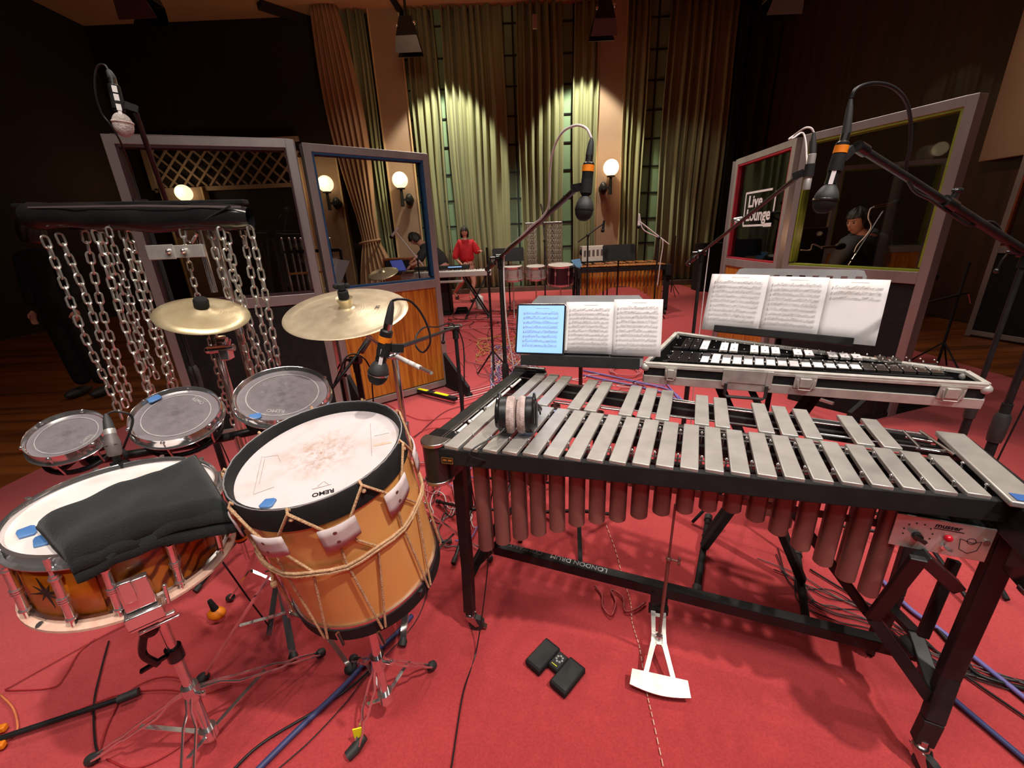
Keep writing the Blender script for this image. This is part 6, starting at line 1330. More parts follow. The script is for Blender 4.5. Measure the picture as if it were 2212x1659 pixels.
J2 = {k_: (v_[0], v_[1]+.035) for k_, v_ in J.items() if k_ in ('pel', 'sp', 'ch', 's1', 'e1', 'h1', 's2', 'e2', 'h2')}; J2['nk'] = (w(1862, 514), .085); J2['h1'] = (w(1795, 586, -.24), .05); J2['h2'] = (w(1868, 590, -.08), .05)
vs, fs = skin_pts(J2, ed(('pel', 'sp', 'ch', 'nk'), ('ch', 's1', 'e1', 'h1'), ('ch', 's2', 'e2', 'h2')), 'pel'); MB().add(vs, fs).build('jacket', M['darkcloth'], sm_, ang=180)
k = MB(); k.tube(crom([w(1836, 516, -.10), w(1848, 530, -.16), w(1872, 528, -.12), w(1890, 505, .04), w(1885, 500, .16), w(1862, 506, .16), w(1840, 510, .06)], 5, True), .032, 10, True); k.build('hood', M['darkcloth'], sm_, ang=180)
J3 = {k_: (J[k_][0], J[k_][1]+.02) for k_ in ('pel', 'k1', 'a1', 'k2', 'a2')}; vs, fs = skin_pts(J3, ed(('pel', 'k1', 'a1'), ('pel', 'k2', 'a2')), 'pel'); MB().add(vs, fs).build('trousers', M['blackm'], sm_, ang=180)
for t_ in ('t1', 't2'): MB().ball(J[t_][0]+V((.03, 0, -.01)), (.14, .05, .05)).build('shoe', M['blackm'], sm_)
ch_ = thing('stool', 'dark stool under the seated person behind the green lined window', 'stool', V((x0_+.03, sy_+.02, 0)))
MB().cyl((x0_+.03, sy_+.02, hipz-.22), (x0_+.03, sy_+.02, hipz-.16), .19, seg=28).build('seat', M['blackm'], ch_); MB().cyl((x0_+.03, sy_+.02, .03), (x0_+.03, sy_+.02, hipz-.2), .03).cyl((x0_+.03, sy_+.02, .01), (x0_+.03, sy_+.02, .035), .2, seg=28).build('pedestal', M['black'], ch_)
# figure in black at far left, seen from behind in the dark
ky = 3.3; q0 = Z(212, 850, 0); pk = thing('person', 'person in black standing in the dark beyond the hanging chains at far left', 'person', V((q0.x, q0.y, 0)))
X0, Y0 = q0.x-.02, q0.y; P_ = lambda x, y, z: V((X0+x, Y0+y, z))
J = dict(pel=(P_(0, 0, .95), .14), sp=(P_(0, 0, 1.15), .13), ch=(P_(0, -.02, 1.36), .15), nk=(P_(0, -.02, 1.52), .06), hd=(P_(0, 0, 1.6), .055), s1=(P_(-.17, 0, 1.42), .07), e1=(P_(-.23, 0, 1.15), .05), h1=(P_(-.22, -.08, .93), .035), s2=(P_(.17, 0, 1.42), .07), e2=(P_(.23, -.02, 1.15), .05), h2=(P_(.24, -.10, .93), .035),
         l1=(P_(-.09, 0, .86), .095), k1=(P_(-.1, 0, .5), .07), a1=(P_(-.11, .02, .1), .05), t1=(P_(-.13, -.1, .06), .04), l2=(P_(.09, 0, .86), .095), k2=(P_(.10, 0, .5), .07), a2=(P_(.10, .02, .1), .05), t2=(P_(.14, -.1, .06), .04))
vs, fs = skin_pts(J, ed(('pel', 'sp', 'ch', 'nk', 'hd'), ('ch', 's1', 'e1', 'h1'), ('ch', 's2', 'e2', 'h2'), ('pel', 'l1', 'k1', 'a1', 't1'), ('pel', 'l2', 'k2', 'a2', 't2')), 'pel'); b = MB(); b.add(vs, fs)
hc_ = P_(0, .01, 1.68); ff, uu_, rr_h = head_geo(b, hc_, (-.4, 1, 0), ZZ); hand_geo(b, J['h1'][0], (0, -.3, -1), (-1, 0, 0), 1, .4); hand_geo(b, J['h2'][0], (0, -.3, -1), (1, 0, 0), 1, .4, -1)
fused(b, 'body', M['skin'], pk, .012); face_parts(pk, hc_, ff, uu_, rr_h); hair_geo(pk, hc_, ff, uu_, rr_h, 1.03, .05, .01, .016)
J2 = {k_: (v_[0], v_[1]+.025) for k_, v_ in J.items() if k_ not in ('hd', 't1', 't2', 'nk')}; J2['nk'] = (P_(0, -.01, 1.52), .075); J2['h1'] = (P_(-.225, -.06, .98), .045); J2['h2'] = (P_(.235, -.08, .98), .045)
vs, fs = skin_pts(J2, ed(('pel', 'sp', 'ch', 'nk'), ('ch', 's1', 'e1', 'h1'), ('ch', 's2', 'e2', 'h2'), ('pel', 'l1', 'k1', 'a1'), ('pel', 'l2', 'k2', 'a2')), 'pel'); MB().add(vs, fs).build('clothes', M['blackm'], pk, ang=180)
for t_ in ('t1', 't2'): MB().ball(J[t_][0]+V((0, .05, -.012)), (.055, .15, .048)).build('shoe', M['rubber'], pk)
# ------------------------------------------------------------------ background instruments
def stand_simple(name, lab, cat, x, y, zt, mt='black', r=.011, legs=.28, top=None):
    t = thing(name, lab, cat, V((x, y, 0))); MB().cyl((x, y, .08), (x, y, zt), r).build('pole', M[mt], t)
    for i in range(3): a = i*2.094+.5; MB().tube([(x, y, .30), (x+legs*math.cos(a), y+legs*math.sin(a), .012)], r*.7, 6).build('leg', M[mt], t)
    return t
# marimba
mA, mB_ = Yp(1258, 583, 7.45), Yp(1438, 577, 7.45); mA.z = mB_.z = .86; mu = (mB_-mA).normalized(); mv = ZZ.cross(mu); mL = (mB_-mA).length
mr = thing('marimba', 'marimba with golden resonator tubes standing in front of the back curtains', 'marimba', (mA+mB_)/2-ZZ*.86); MAx = (mu, mv, ZZ)
def Q(x, y, z): return V((mA.x, mA.y, 0))+mu*x+mv*y+ZZ*z
for y0 in (.0, .16, .36, .62): k = MB(); k.bar(Q(-.02, y0, .82), Q(mL+.02, y0*.8, .82), .02, .07); k.build('rail', M['black'], mr, smooth=False)
nb = 26
for i in range(nb):
    x = mL*(nb-1-i+.5)/nb; l = .36-.18*(i/nb) if False else .20+.16*((x)/mL)
    MB().box(Q(x, .02+.34-l/2, .875), (mL/nb*.86, l, .018), MAx).build('tone_bar', M['rosewood'], mr, smooth=False, bevel=.003)
    if (i % 7) not in (2, 6): MB().box(Q(x-mL/nb*.5, .38+l/2, .9), (mL/nb*.8, l*.95, .018), MAx).build('tone_bar', M['rosewood'], mr, smooth=False, bevel=.003)
for i in range(22):
    x = mL*(i+.5)/22; zb = .30+.24*max(0, math.sin(PI*min(1, max(0, (i-2)/17))))**.8; zb -= .04*(i/22)
    MB().lathe([(0, zb), (.028, zb), (.028, .81), (.024, .81)], Q(x, .1, 0), ZZ, 14).build('resonator_tube', M['gold'], mr)
for x, w_ in ((-.06, .05), (mL+.04, .09)):
    k = MB(); k.box(Q(x, .28, .78), (w_, .66, .18), MAx); k.box(Q(x, .02, .42), (w_, .05, .70), MAx); k.box(Q(x, .55, .42), (w_, .05, .70), MAx); k.box(Q(x, .28, .14), (w_*.8, .62, .05), MAx); k.build('end_frame', M['blackm'], mr, smooth=False, bevel=.004)
    for y in (.0, .55): MB().cyl(Q(x-.015, y, .045), Q(x+.015, y, .045), .04).build('wheel', M['rubber'], mr)
k = MB(); k.bar(Q(0, .3, .16), Q(mL, .3, .16), .03, .04); k.build('crossbar', M['blackm'], mr, smooth=False)
def bgdesk(x1, y1, x2, y2, yy, lab, tilt=12):
    a, c = Yp(x1, y2, yy), Yp(x2, y2, yy); c.z = a.z; tp2 = Yp(x1, y1, yy); hgt = tp2.z-a.z; u, v, n = plane_fit(a, c, R(tilt)); t = thing('music_stand', lab, 'music stand', V(((a.x+c.x)/2, yy+.05, 0))); w2 = (c-a).length
    MB().prism([(0, 0), (w2, 0), (w2, hgt-.02), (w2-.02, hgt), (.02, hgt), (0, hgt-.02)], a, u, v, .006, u.cross(v)).build('desk', M['blackm'], t, smooth=False); MB().bar(a+u.cross(v)*.03, c+u.cross(v)*.03, .06, .006).build('lip', M['blackm'], t, smooth=False)
    m_ = (a+c)/2+v*.1-u.cross(v)*.02; MB().cyl((m_.x, m_.y, .1), m_, .013).build('pole', M['black'], t)
    for i in range(3): q = i*2.094+.3; MB().bar((m_.x, m_.y, .16), (m_.x+.28*math.cos(q), m_.y+.28*math.sin(q), .012), .02, .01).build('leg', M['black'], t)
bgdesk(1302, 529, 1372, 565, 7.0, 'black music stand in front of the marimba')
bgdesk(1064, 537, 1132, 566, 8.0, 'black music stand left of the background chain rack', 8)
# background chain rack
ry_ = 8.7; bc = thing('chain_rack', 'distant chain rack with silver bar behind the centre boom stand', 'rack', V((Yp(1175, 480, ry_).x, ry_, 0)))
k = MB(); k.bar(Yp(1134, 484, ry_), Yp(1214, 481, ry_), .07, .05); k.build('padded_bar', M['steel'], bc, smooth=False, bevel=.01)
xc = Yp(1176, 480, ry_).x; MB().cyl((xc, ry_+.02, .06), (xc, ry_+.02, Yp(1176, 484, ry_).z), .014).build('post', M['chrome'], bc)
for i in range(3): q = i*2.094; MB().bar((xc, ry_, .3), (xc+.3*math.cos(q), ry_+.3*math.sin(q), .012), .02, .008).build('leg', M['chrome'], bc)
def bgchain(px, y0, y1, seed):
    rr9 = random.Random(seed); a = Yp(px, y0, ry_); z1_ = Yp(px, y1, ry_).z; k = MB(); ln = .085; z = a.z; i = 0
    while z > z1_:
        s = V((1, 0, 0)) if i % 2 else V((.3, .95, 0)); k.tube(link(V((a.x+.006*math.sin(i), a.y, z)), V((0, 0, -1)), s, .062, .02, .0075), .0075, 5, True); z -= .047; i += 1
    return k.build('chain', M['chainsteel'], label='chain hanging in the distant rack behind the centre boom', cat='chain', group='chains on the distant rack')
for i, px in enumerate((1141, 1146, 1151, 1156, 1184, 1190, 1196, 1201, 1206, 1211)): bgchain(px, 488, 596+8*math.sin(i*1.7), i)
# background drums
def bgdrum(px, py, pw, ph2, yy, lab, mt, tiltx=0):
    c = Yp(px, py, yy); r = (Yp(px+pw/2, py, yy)-c).length; h = (Yp(px, py, yy)-Yp(px, py+ph2, yy)).length; n = V((tiltx, -.12, 1)).normalized(); t = thing('tom_drum', lab, 'drum', c-n*h)
    MB().lathe([(r*.97, -.02), (r*.97, -h+.02), (r*.94, -h+.02), (r*.94, -.02)], c, n, 36, closed=True).build('shell', M[mt], t); MB().disc(c-n*.008, n, r*.95, 36).build('drum_head', M['cream'], t, smooth=False)
    hoop(c, n, r, 'chrome', t, -.025, .006, .012, seg=40); hoop(c-n*h, n, r, 'chrome', t, -.006, .025, .012, nm='bottom_hoop', seg=40)
    for a in range(0, 360, 60): k = MB(); k.cyl(cylp(c, n, r*1.02, a, -.01), cylp(c, n, r*1.02, a, -h+.01), .006, seg=6); k.box(cylp(c, n, r*1.0, a, -h*.35), (.03, .03, .06)); k.build('tension_lug', M['chrome'], t)
    st_ = stand_simple('drum_stand', lab.replace(lab.split()[0], 'stand under the '+lab.split()[0], 1) if False else 'stand carrying the '+lab, 'stand', c.x, c.y+.0, max(.2, c.z-h-.01), 'chrome', .012)
bgdrum(1107, 575, 44, 30, 7.9, 'smoky clear tom nearest the far left music desk', 'acrylic'); bgdrum(1157, 575, 42, 28, 8.0, 'smoky clear tom in front of the distant chains', 'acrylic'); bgdrum(1211, 572, 56, 42, 7.6, 'dark purple tom with chrome lugs left of the marimba', 'plumshell')
cbx = thing('cream_box', 'cream patterned keyboard box behind the blue cloth, left of the marimba', 'box', Yp(1278, 570, 8.3)); a, c = Yp(1254, 566, 8.3), Yp(1304, 562, 8.3)
MB().box((a+c)/2+ZZ*.14, ((c-a).length, .3, .28)).build('case', M['cream'], cbx, bevel=.01, smooth=False)
for i in range(5): MB().box(a.lerp(c, (i+.7)/5.6)+V((0, -.155, .16)), (.04, .01, .10)).build('dark_pattern', M['greyc'], cbx, smooth=False)
tb = thing('side_table', 'small dark table carrying the cream box left of the marimba', 'table', V(((a.x+c.x)/2, 8.3, 0))); zt_ = a.z-.02; MB().box(((a.x+c.x)/2, 8.3, zt_), (.6, .4, .03)).build('table_top', M['blackm'], tb, smooth=False)
for sx_ in (-.27, .27):
    for sy2 in (-.17, .17): MB().cyl(((a.x+c.x)/2+sx_, 8.3+sy2, .01), ((a.x+c.x)/2+sx_, 8.3+sy2, zt_), .014).build('leg', M['black'], tb)
q = Yp(1263, 545, 8.2); t = thing('headphones', 'black and white headphones resting on the cream box', 'headphones', q); MB().ball(q+V((-.05, 0, 0)), (.05, .04, .06)).build('ear_cup', M['blackm'], t); MB().ball(q+V((.06, 0, .02)), (.05, .04, .06)).build('ear_cup', M['white'], t); MB().tube(crom([q+V((-.05, 0, .04)), q+V((0, 0, .10)), q+V((.06, 0, .06))]), .012, 6).build('headband', M['blackm'], t)
MB().prism([(0, 0), (.16, .02), (.20, -.10), (.22, -.2), (.12, -.14), (.03, -.04)], Yp(1233, 562, 7.7), (1, 0, 0), (0, 0, 1), .02).build('blue_cloth', M['bluecloth'], label='pale blue cloth hung over the edge beside the dark purple tom', cat='cloth')
# far microphones
def farmic(pole, clutch_, tip, tail, mic, yy, lab, mlab, mt='black'):
    cl_ = Yp(*clutch_, yy); st_ = stand_simple('microphone_stand', lab, 'microphone stand', cl_.x, cl_.y, cl_.z, 'black', .013)
    MB().cyl(Yp(*tail, yy), Yp(*tip, yy), .011).build('boom', M[mt], st_); MB().ball(cl_, .028).build('boom_clutch', M['black'], st_)
    a, c = Yp(*mic[0], yy), Yp(*mic[1], yy); t = thing('microphone', mlab, 'microphone', a); MB().ball(a, .03).build('grille', M['blackm'], t); MB().cyl(a, c, .022, .017).build('body', M[mt if mt != 'black' else 'black'], t)
    return cl_
farmic(0, (1270, 508), (1302, 484), (1248, 523), ((1302, 498), (1305, 476)), 6.9, 'boom stand in front of the right lamp pillar, behind the marimba', 'microphone hanging over the left end of the marimba')
farmic(0, (1423, 514), (1381, 478), (1445, 528), ((1380, 490), (1380, 476)), 6.9, 'boom stand near the right end of the marimba with a pale taped boom', 'microphone over the right end of the marimba', 'whitec')
farmic(0, (1176, 520), (1172, 470), (1180, 560), ((1174, 462), (1168, 440)), 8.4, 'slim stand reaching above the distant chain rack', 'slim silver microphone above the distant chain rack', 'steel')
farmic(0, (902, 560), (853, 498), (915, 575), ((845, 512), (860, 492)), 7.6, 'boom stand behind the blue lined window', 'pale pencil microphone seen through the blue lined window', 'whitec')
cable([Yp(1380, 476, 6.9), Yp(1381, 462, 6.9), Yp(1386, 490, 6.9), Yp(1398, 502, 6.9), Yp(1420, 512, 6.9), Yp(1432, 522, 6.88), Yp(1426, 570, 6.88), Yp(1420, 620, 6.88)], .009, 'whitec', 'white cable wound round the boom at the right end of the marimba')
t = stand_simple('microphone_stand', 'unused dark microphone stand right of the marimba by the curtain', 'microphone stand', Yp(1452, 600, 9.6).x, 9.6, 1.3, 'blackm'); 
k = thing('cabinet', 'dark low cabinet beside the right screens at the back wall', 'cabinet', V((Yp(1524, 600, 10.3).x, 10.3, 0))); xx = Yp(1524, 600, 10.3).x
MB().box((xx, 10.3, .55), (.45, .5, 1.08)).build('body', M['blackm'], k, smooth=False, bevel=.01); MB().box((xx+.27, 10.2, .55), (.08, .5, 1.08)).build('side_board', M['beige'], k, smooth=False)
# far stand with bright feet left of the centre boom stand
q = Z(1068, 815, 0); t = stand_simple('microphone_stand', 'thin black stand with bright feet just left of the centre boom stand', 'microphone stand', q.x, q.y, 1.35, 'black', .012, .22)
# keyboards on cross stand
ky_ = 8.0; a, c = Yp(870, 590, ky_), Yp(1062, 590, ky_); zt_ = .86; kb_ = thing('keyboard', 'silver cased keyboard on a cross stand in front of the person in red', 'keyboard', V(((a.x+c.x)/2, ky_, zt_-.08)))
L2 = c.x-a.x; MB().box(((a.x+c.x)/2, ky_, zt_-.03), (L2, .40, .10)).build('case', M['silverface'], kb_, smooth=False, bevel=.008); MB().box(((a.x+c.x)/2, ky_-.04, zt_+.022), (L2*.94, .26, .012)).build('key_bed', M['white'], kb_, smooth=False)
k = MB()
for i in range(40):
    if i % 7 not in (2, 6): k.box((a.x+L2*(.05+.9*i/40), ky_+.01, zt_+.032), (L2*.011, .14, .012))
k.build('black_key', M['blackg'], kb_, smooth=False, kind='stuff')
k2_ = thing('synthesizer', 'slim black electronic instrument with blue lights lying on the silver keyboard', 'synthesizer', V(((a.x+c.x)/2-.2, ky_+.1, zt_+.05))); MB().box(((a.x+c.x)/2-.1, ky_+.12, zt_+.075), (L2*.62, .22, .06)).build('body', M['blackm'], k2_, smooth=False, bevel=.008)
MB().box(((a.x+c.x)/2+.15, ky_+.005, zt_+.085), (.25, .004, .015)).build('display', M['screen'], k2_, smooth=False)
for i in range(6): MB().cyl(((a.x+c.x)/2+.30+.04*i, ky_+.05, zt_+.10), ((a.x+c.x)/2+.30+.04*i, ky_+.05, zt_+.13), .012).build('control_knob', M['steel'], k2_)
xs2 = thing('keyboard_stand', 'black cross stand under the silver cased keyboard', 'stand', V(((a.x+c.x)/2, ky_, 0)))
for yy in (-.15, .15):
    k = MB(); k.bar((c.x-.10, ky_+yy, .03), (c.x-.52, ky_+yy, zt_-.09), .03, .03); k.build('arm', M['blackm'], xs2, smooth=False); k = MB(); k.bar((c.x-.52, ky_+yy, .03), (c.x-.10, ky_+yy, zt_-.09), .03, .03); k.build('arm', M['blackm'], xs2, smooth=False)
    k = MB(); k.bar((a.x+.10, ky_+yy, .03), (a.x+.5, ky_+yy, zt_-.09), .03, .03); k.build('arm', M['blackm'], xs2, smooth=False)
for x in (c.x-.10, c.x-.52, a.x+.1): MB().cyl((x, ky_-.25, .025), (x, ky_+.25, .025), .02).build('foot_bar', M['rubber'], xs2)
MB().box((c.x-.80, 7.84, .70), (.55, .06, .04)).build('shelf_bar', M['silverface'], xs2, smooth=False, bevel=.005); MB().bar((c.x-1.0, 7.86, .70), (c.x-1.0, 7.86, .78), .03, .02).bar((c.x-.6, 7.86, .70), (c.x-.6, 7.86, .78), .03, .02).build('shelf_bracket', M['steel'], xs2, smooth=False)
c_ = Z(998, 676, 0); t = thing('effects_pedal', 'small black pedal on the carpet below the keyboards', 'pedal', c_); MB().hexa([c_+V((-.14, -.12, .01)), c_+V((.14, -.12, .01)), c_+V((.14, .12, .01)), c_+V((-.14, .12, .01))], [c_+V((-.12, -.10, .05)), c_+V((.12, -.10, .05)), c_+V((.10, .10, .11)), c_+V((-.10, .10, .11))]).build('body', M['blackm'], t, bevel=.006); MB().bar(c_+V((-.08, -.06, .075)), c_+V((.08, -.06, .075)), .05, .01).build('treadle', M['rubber'], t)
c_ = Z(1037, 668, 0); t = thing('water_jug', 'small white plastic container on the carpet by the cross stand', 'container', c_); MB().lathe([(0, .01), (.07, .01), (.09, .12), (.08, .26), (.03, .30), (.03, .33), (0, .33)], c_, ZZ, 20).build('body', M['white'], t); MB().cyl(c_+ZZ*.325, c_+ZZ*.35, .035).build('cap', M['greyc'], t)
c_ = Yp(962, 640, 8.5); t = thing('amplifier', 'black amplifier box standing behind the teak screen', 'amplifier', V((c_.x, 8.5, 0))); MB().box((c_.x-.05, 8.5, .42), (.34, .4, .82)).build('cabinet', M['blackm'], t, smooth=False, bevel=.01); MB().box((c_.x-.05, 8.295, .40), (.28, .01, .6)).build('grille_cloth', M['rubber'], t, smooth=False)
# laptop, cymbal and boxes behind the blue-lined window
c_ = Yp(866, 572, 7.9); t = thing('laptop', 'open laptop with glowing blue screen seen through the blue lined window', 'laptop', V((c_.x, c_.y, .90))); MB().box((c_.x+.08, c_.y-.05, .915), (.34, .24, .018)).build('base', M['steel'], t, smooth=False)
MB().prism([(0, 0), (.3, 0), (.3, .22), (0, .22)], (c_.x-.10, c_.y-.18, .925), (.55, .75, 0), (-.35, .25, .9), .012).build('lid', M['blackm'], t, smooth=False); MB().prism([(.01, .01), (.29, .01), (.29, .21), (.01, .21)], V((c_.x-.10, c_.y-.18, .925))+V((.75, -.55, .0)).normalized()*.009, (.55, .75, 0), (-.35, .25, .9), .002).build('screen', M['dimscreen'], t, smooth=False)
c_ = Yp(862, 560, 9.6); t = thing('wooden_box', 'reddish wooden box beneath the left lamp pillar', 'box', V((c_.x, 9.6, 0))); MB().box((c_.x, 9.6, .55), (.62, .4, 1.08)).build('box_body', M['brownwood'], t, smooth=False, bevel=.01); MB().box((c_.x, 9.39, .9), (.54, .01, .3)).build('front_panel', M['blackm'], t, smooth=False)
cz = thing('cymbal', 'tilted cymbal low behind the blue lined window', 'cymbal', Yp(827, 590, 6.2)); MB().lathe([(.01, .05), (.03, .045), (.05, .02), (.2, 0), (.22, -.01)], Yp(827, 590, 6.2), V((-.1, -.35, 1)).normalized(), 48).build('bow', cymbal_mat('far_brass', (.5, .42, .28), (.6, .5, .34), (0, 0, 0)), cz, solid=.003)
q = Yp(827, 590, 6.2); stand_simple('cymbal_stand', 'stand under the tilted cymbal behind the blue lined window', 'stand', q.x, q.y, q.z-.01, 'chrome')
# tubular bells behind the two screens, built in place of a reflection
ty = 4.4; tbx = thing('tubular_bells', 'set of slim chrome tubular bells behind the two left screens, standing in for a reflection', 'tubular bells', V((Yp(650, 560, ty).x, ty, 0)))
for i in range(9):
    px = 612+i*12.5; a = Yp(px-(4 if i < 1 else 0), 518, ty); b_ = Yp(px+12, 622, ty); MB().cyl((a.x, ty, a.z), (a.x, ty, a.z-.72), .010, seg=10).ball((a.x, ty, a.z+.012), .013, seg=10, rings=6).build('bell_tube', M['chrome'], tbx)
a, c = Yp(600, 545, ty), Yp(735, 540, ty); MB().bar(a, c, .03, .03).build('top_rail', M['black'], tbx, smooth=False); a2_, c2_ = Yp(624, 592, ty-.05), Yp(735, 584, ty-.05); MB().bar(a2_, c2_, .02, .02).build('lower_rail', M['rosewood'], tbx, smooth=False)
for x in (a.x, c.x): MB().cyl((x, ty, .02), (x, ty, a.z), .015).build('side_post', M['black'], tbx)
t = thing('sheet_of_music', 'single white sheet propped behind the tubular bells', 'sheet music', Yp(712, 600, 4.25)); MB().prism([(0, 0), (.16, .02), (.30, .26), (.18, .28)], Yp(700, 625, 4.25), (1, 0, 0), (0, 0, 1), .002).build('page', M['paper'], t, smooth=False)
t = stand_simple('music_stand', 'dark stand holding the single white sheet by the tubular bells', 'music stand', Yp(712, 620, 4.27).x, 4.29, .98, 'blackm')
# booth furniture near the seated person
dt_ = thing('desk_table', 'dark desk with green cloth front before the seated person', 'desk', V((3.35, 4.0, 0))); MB().box((3.25, 3.75, .97), (.75, .4, .04)).build('table_top', M['blackm'], dt_, smooth=False); MB().box((3.25, 3.93, .50), (.75, .03, .90)).build('front_panel', M['greenedge'], dt_, smooth=False)
for x in (2.92, 3.58): MB().box((x, 3.75, .48), (.04, .36, .94)).build('leg_panel', M['blackm'], dt_, smooth=False)
yv = 3.9; hA, hB = Yp(1935, 438, yv), Yp(1888, 447, yv); t = thing('microphone', 'black foam-headed vocal microphone in front of the seated person', 'microphone', hA)
MB().ball(hA, (.035, .028, .028), (V((.95, 0, .3)).normalized(), V((0, 1, 0)), V((-.3, 0, .95)).normalized())).build('foam_head', M['blackm'], t); MB().cyl(hA, hB, .012).build('body', M['steel'], t)
cv2 = Yp(1850, 540, yv); st_ = stand_simple('microphone_stand', 'thin boom stand in front of the seated person behind glass', 'microphone stand', Yp(1836, 580, yv).x, yv, 1.12, 'black'); MB().cyl(Yp(1832, 575, yv), Yp(1908, 456, yv), .009).build('boom', M['steel'], st_)
cable([hB, Yp(1880, 452, yv), Yp(1876, 470, yv), Yp(1882, 490, yv), Yp(1870, 510, yv), Yp(1852, 530, yv), Yp(1845, 545, yv)], .006, 'whitec', 'pale cable curving down from the foam-headed vocal microphone')
hA, hB = Yp(1815, 532, yv), Yp(1775, 535, yv); t = thing('microphone', 'second dark microphone lying level at the desk before the seated person', 'microphone', hA); MB().ball(hA, (.05, .03, .03)).build('foam_head', M['blackm'], t); MB().cyl(hA, hB, .012).build('body', M['steel'], t); MB().tube(crom([hB, Yp(1756, 528, yv), Yp(1750, 540, yv), Yp(1730, 540, yv)]), .006, 6).build('cable', M['whitec'], t)
t = thing('equipment_stack', 'dark dotted equipment rack seen through the lettered window', 'rack', V((3.65, 5.6, 0))); MB().box((3.7, 5.6, .70), (.5, .45, 1.38)).build('rack_body', M['plumshell'], t, smooth=False, bevel=.01)
for i in range(5): MB().box((3.7, 5.365, .35+.2*i), (.44, .02, .15)).build('rack_unit', M['blackm'], t, smooth=False)
# loudspeaker-like black box in front of the green-lined screen
t = thing('floor_monitor', 'black wedge box on the carpet behind the glockenspiel', 'box', Z(1800, 880, 0)); A_ = [Z(1640, 838, .0), Z(1865, 905, .0), Z(1915, 880, .0), Z(1700, 815, .0)]
c0, c1, c2, c3 = Z(1700, 862, 0), Z(1885, 908, 0), Z(1900, 850, 0), Z(1720, 822, 0); MB().hexa([c0, c1, c2, c3], [c0+ZZ*.16, c1+ZZ*.30, c2+ZZ*.34, c3+ZZ*.2]).build('cabinet', M['blackm'], t, smooth=False, bevel=.01)
MB().bar(Z(1705, 842, .15), Z(1800, 872, .15), .02, .02).build('metal_edge', M['alu'], t, smooth=False)
# far right: dark bench edge and boom in the shadow
t = stand_simple('microphone_stand', 'unlit microphone stand in the shadow right of the screens', 'microphone stand', Yp(2052, 700, 3.9).x, 3.9, 1.05, 'blackm'); q = Yp(2052, 640, 3.9); MB().cyl(Yp(2000, 655, 3.9), Yp(2090, 632, 3.9), .014).build('boom', M['black'], t); MB().tube(crom([Yp(2070, 640, 3.9), Yp(2090, 633, 3.9), Yp(2096, 655, 3.9)]), .006, 6).build('bright_tip', M['steel'], t)
# ------------------------------------------------------------------ cables on the carpet
def fc(pts, r, mt, lab, group=None, z=None):
    return cable([Z(p[0], p[1], (z or r)+.006) for p in pts], r, mt, lab, 7, group, seg=6, name='floor_cable')
fc([(540, 1680), (640, 1580), (740, 1485), (800, 1420), (855, 1370), (890, 1330)], .010, 'darkblue', 'thick dark blue cable running from the bottom edge under the rope drum stand')
fc([(470, 1700), (560, 1610), (690, 1530), (780, 1465), (830, 1400)], .0045, 'black', 'black cable beside the thick dark blue one at the bottom left')
fc([(590, 1670), (670, 1600), (745, 1520), (800, 1450), (905, 1330), (940, 1200)], .002, 'black', 'thin black cable from the bottom edge past the yellow-taped foot')
fc([(1880, 1225), (1960, 1310), (2030, 1360), (2110, 1425), (2260, 1545)], .0085, 'purple', 'upper lilac cable crossing behind the right legs of the vibraphone')
fc([(1985, 1440), (2060, 1510), (2130, 1570), (2260, 1680)], .0085, 'darkblue', 'lower slate blue cable at the bottom right corner')
fc([(1750, 1230), (1850, 1290), (1960, 1350), (2060, 1440), (2230, 1560)], .004, 'black', 'black cable between the two blue ones at the right')
for i in range(9):
    j_ = lambda a: rnd.uniform(-a, a); d = i*5
    fc([(1640+i*14+j_(30), 1205+j_(26)), (1735+j_(26), 1250+d+j_(14)), (1800+j_(16), 1275+d*1.4+j_(16)), (1870+j_(10), 1310+d+j_(14)), (1950+j_(10), 1345+d+j_(12)), (2005+j_(10), 1400+d*.7+j_(10)), (2090+j_(14), 1440+d*.4+j_(9)), (2250, 1475+d*.8+j_(12))], .0024, 'black' if i % 3 else 'greyc', 'dark cable in the loose bundle under the right end of the vibraphone', 'dark cables under the right end')
fc([(2000, 1330), (2080, 1420), (2120, 1460), (2260, 1500)], .007, 'black', 'thick black cable leaving the bundle at the right edge')
# lower left thin cables
fc([(10, 1490), (90, 1445), (200, 1385), (300, 1335)], .0022, 'redc', 'thin reddish cable sloping up to the snare drum at the left')
fc([(12, 1492), (110, 1486), (140, 1460), (170, 1410), (205, 1380)], .0022, 'redc', 'thin reddish cable bowing under the snare drum at the left')
fc([(235, 1385), (215, 1460), (203, 1520), (205, 1600), (215, 1640)], .003, 'black', 'thin black cable falling straight down below the snare strainer')
fc([(215, 1620), (235, 1560), (270, 1500), (320, 1470), (370, 1462), (420, 1480), (435, 1530), (420, 1580), (370, 1625), (290, 1660), (230, 1640)], .0026, 'redc', 'reddish cable coiled around the snare stand legs')
fc([(0, 1500), (28, 1530), (38, 1570), (28, 1590)], .0032, 'orangec', 'short orange cable curve at the left edge')
fc([(150, 1540), (260, 1500), (360, 1490), (430, 1500), (500, 1480)], .0024, 'redc', 'reddish cable lying behind the snare stand')
fc([(720, 905), (800, 860), (900, 905), (985, 905), (1060, 960)], .0028, 'redc', 'red cable running under the china cymbal to the vibraphone')
fc([(895, 945), (960, 890), (1020, 870), (1075, 840)], .0026, 'black', 'thin black cable on the carpet left of the vibraphone end')
fc([(880, 950), (930, 925), (1000, 930), (1080, 945), (1140, 930)], .0026, 'redc', 'dark red cable on the carpet left of the vibraphone end')
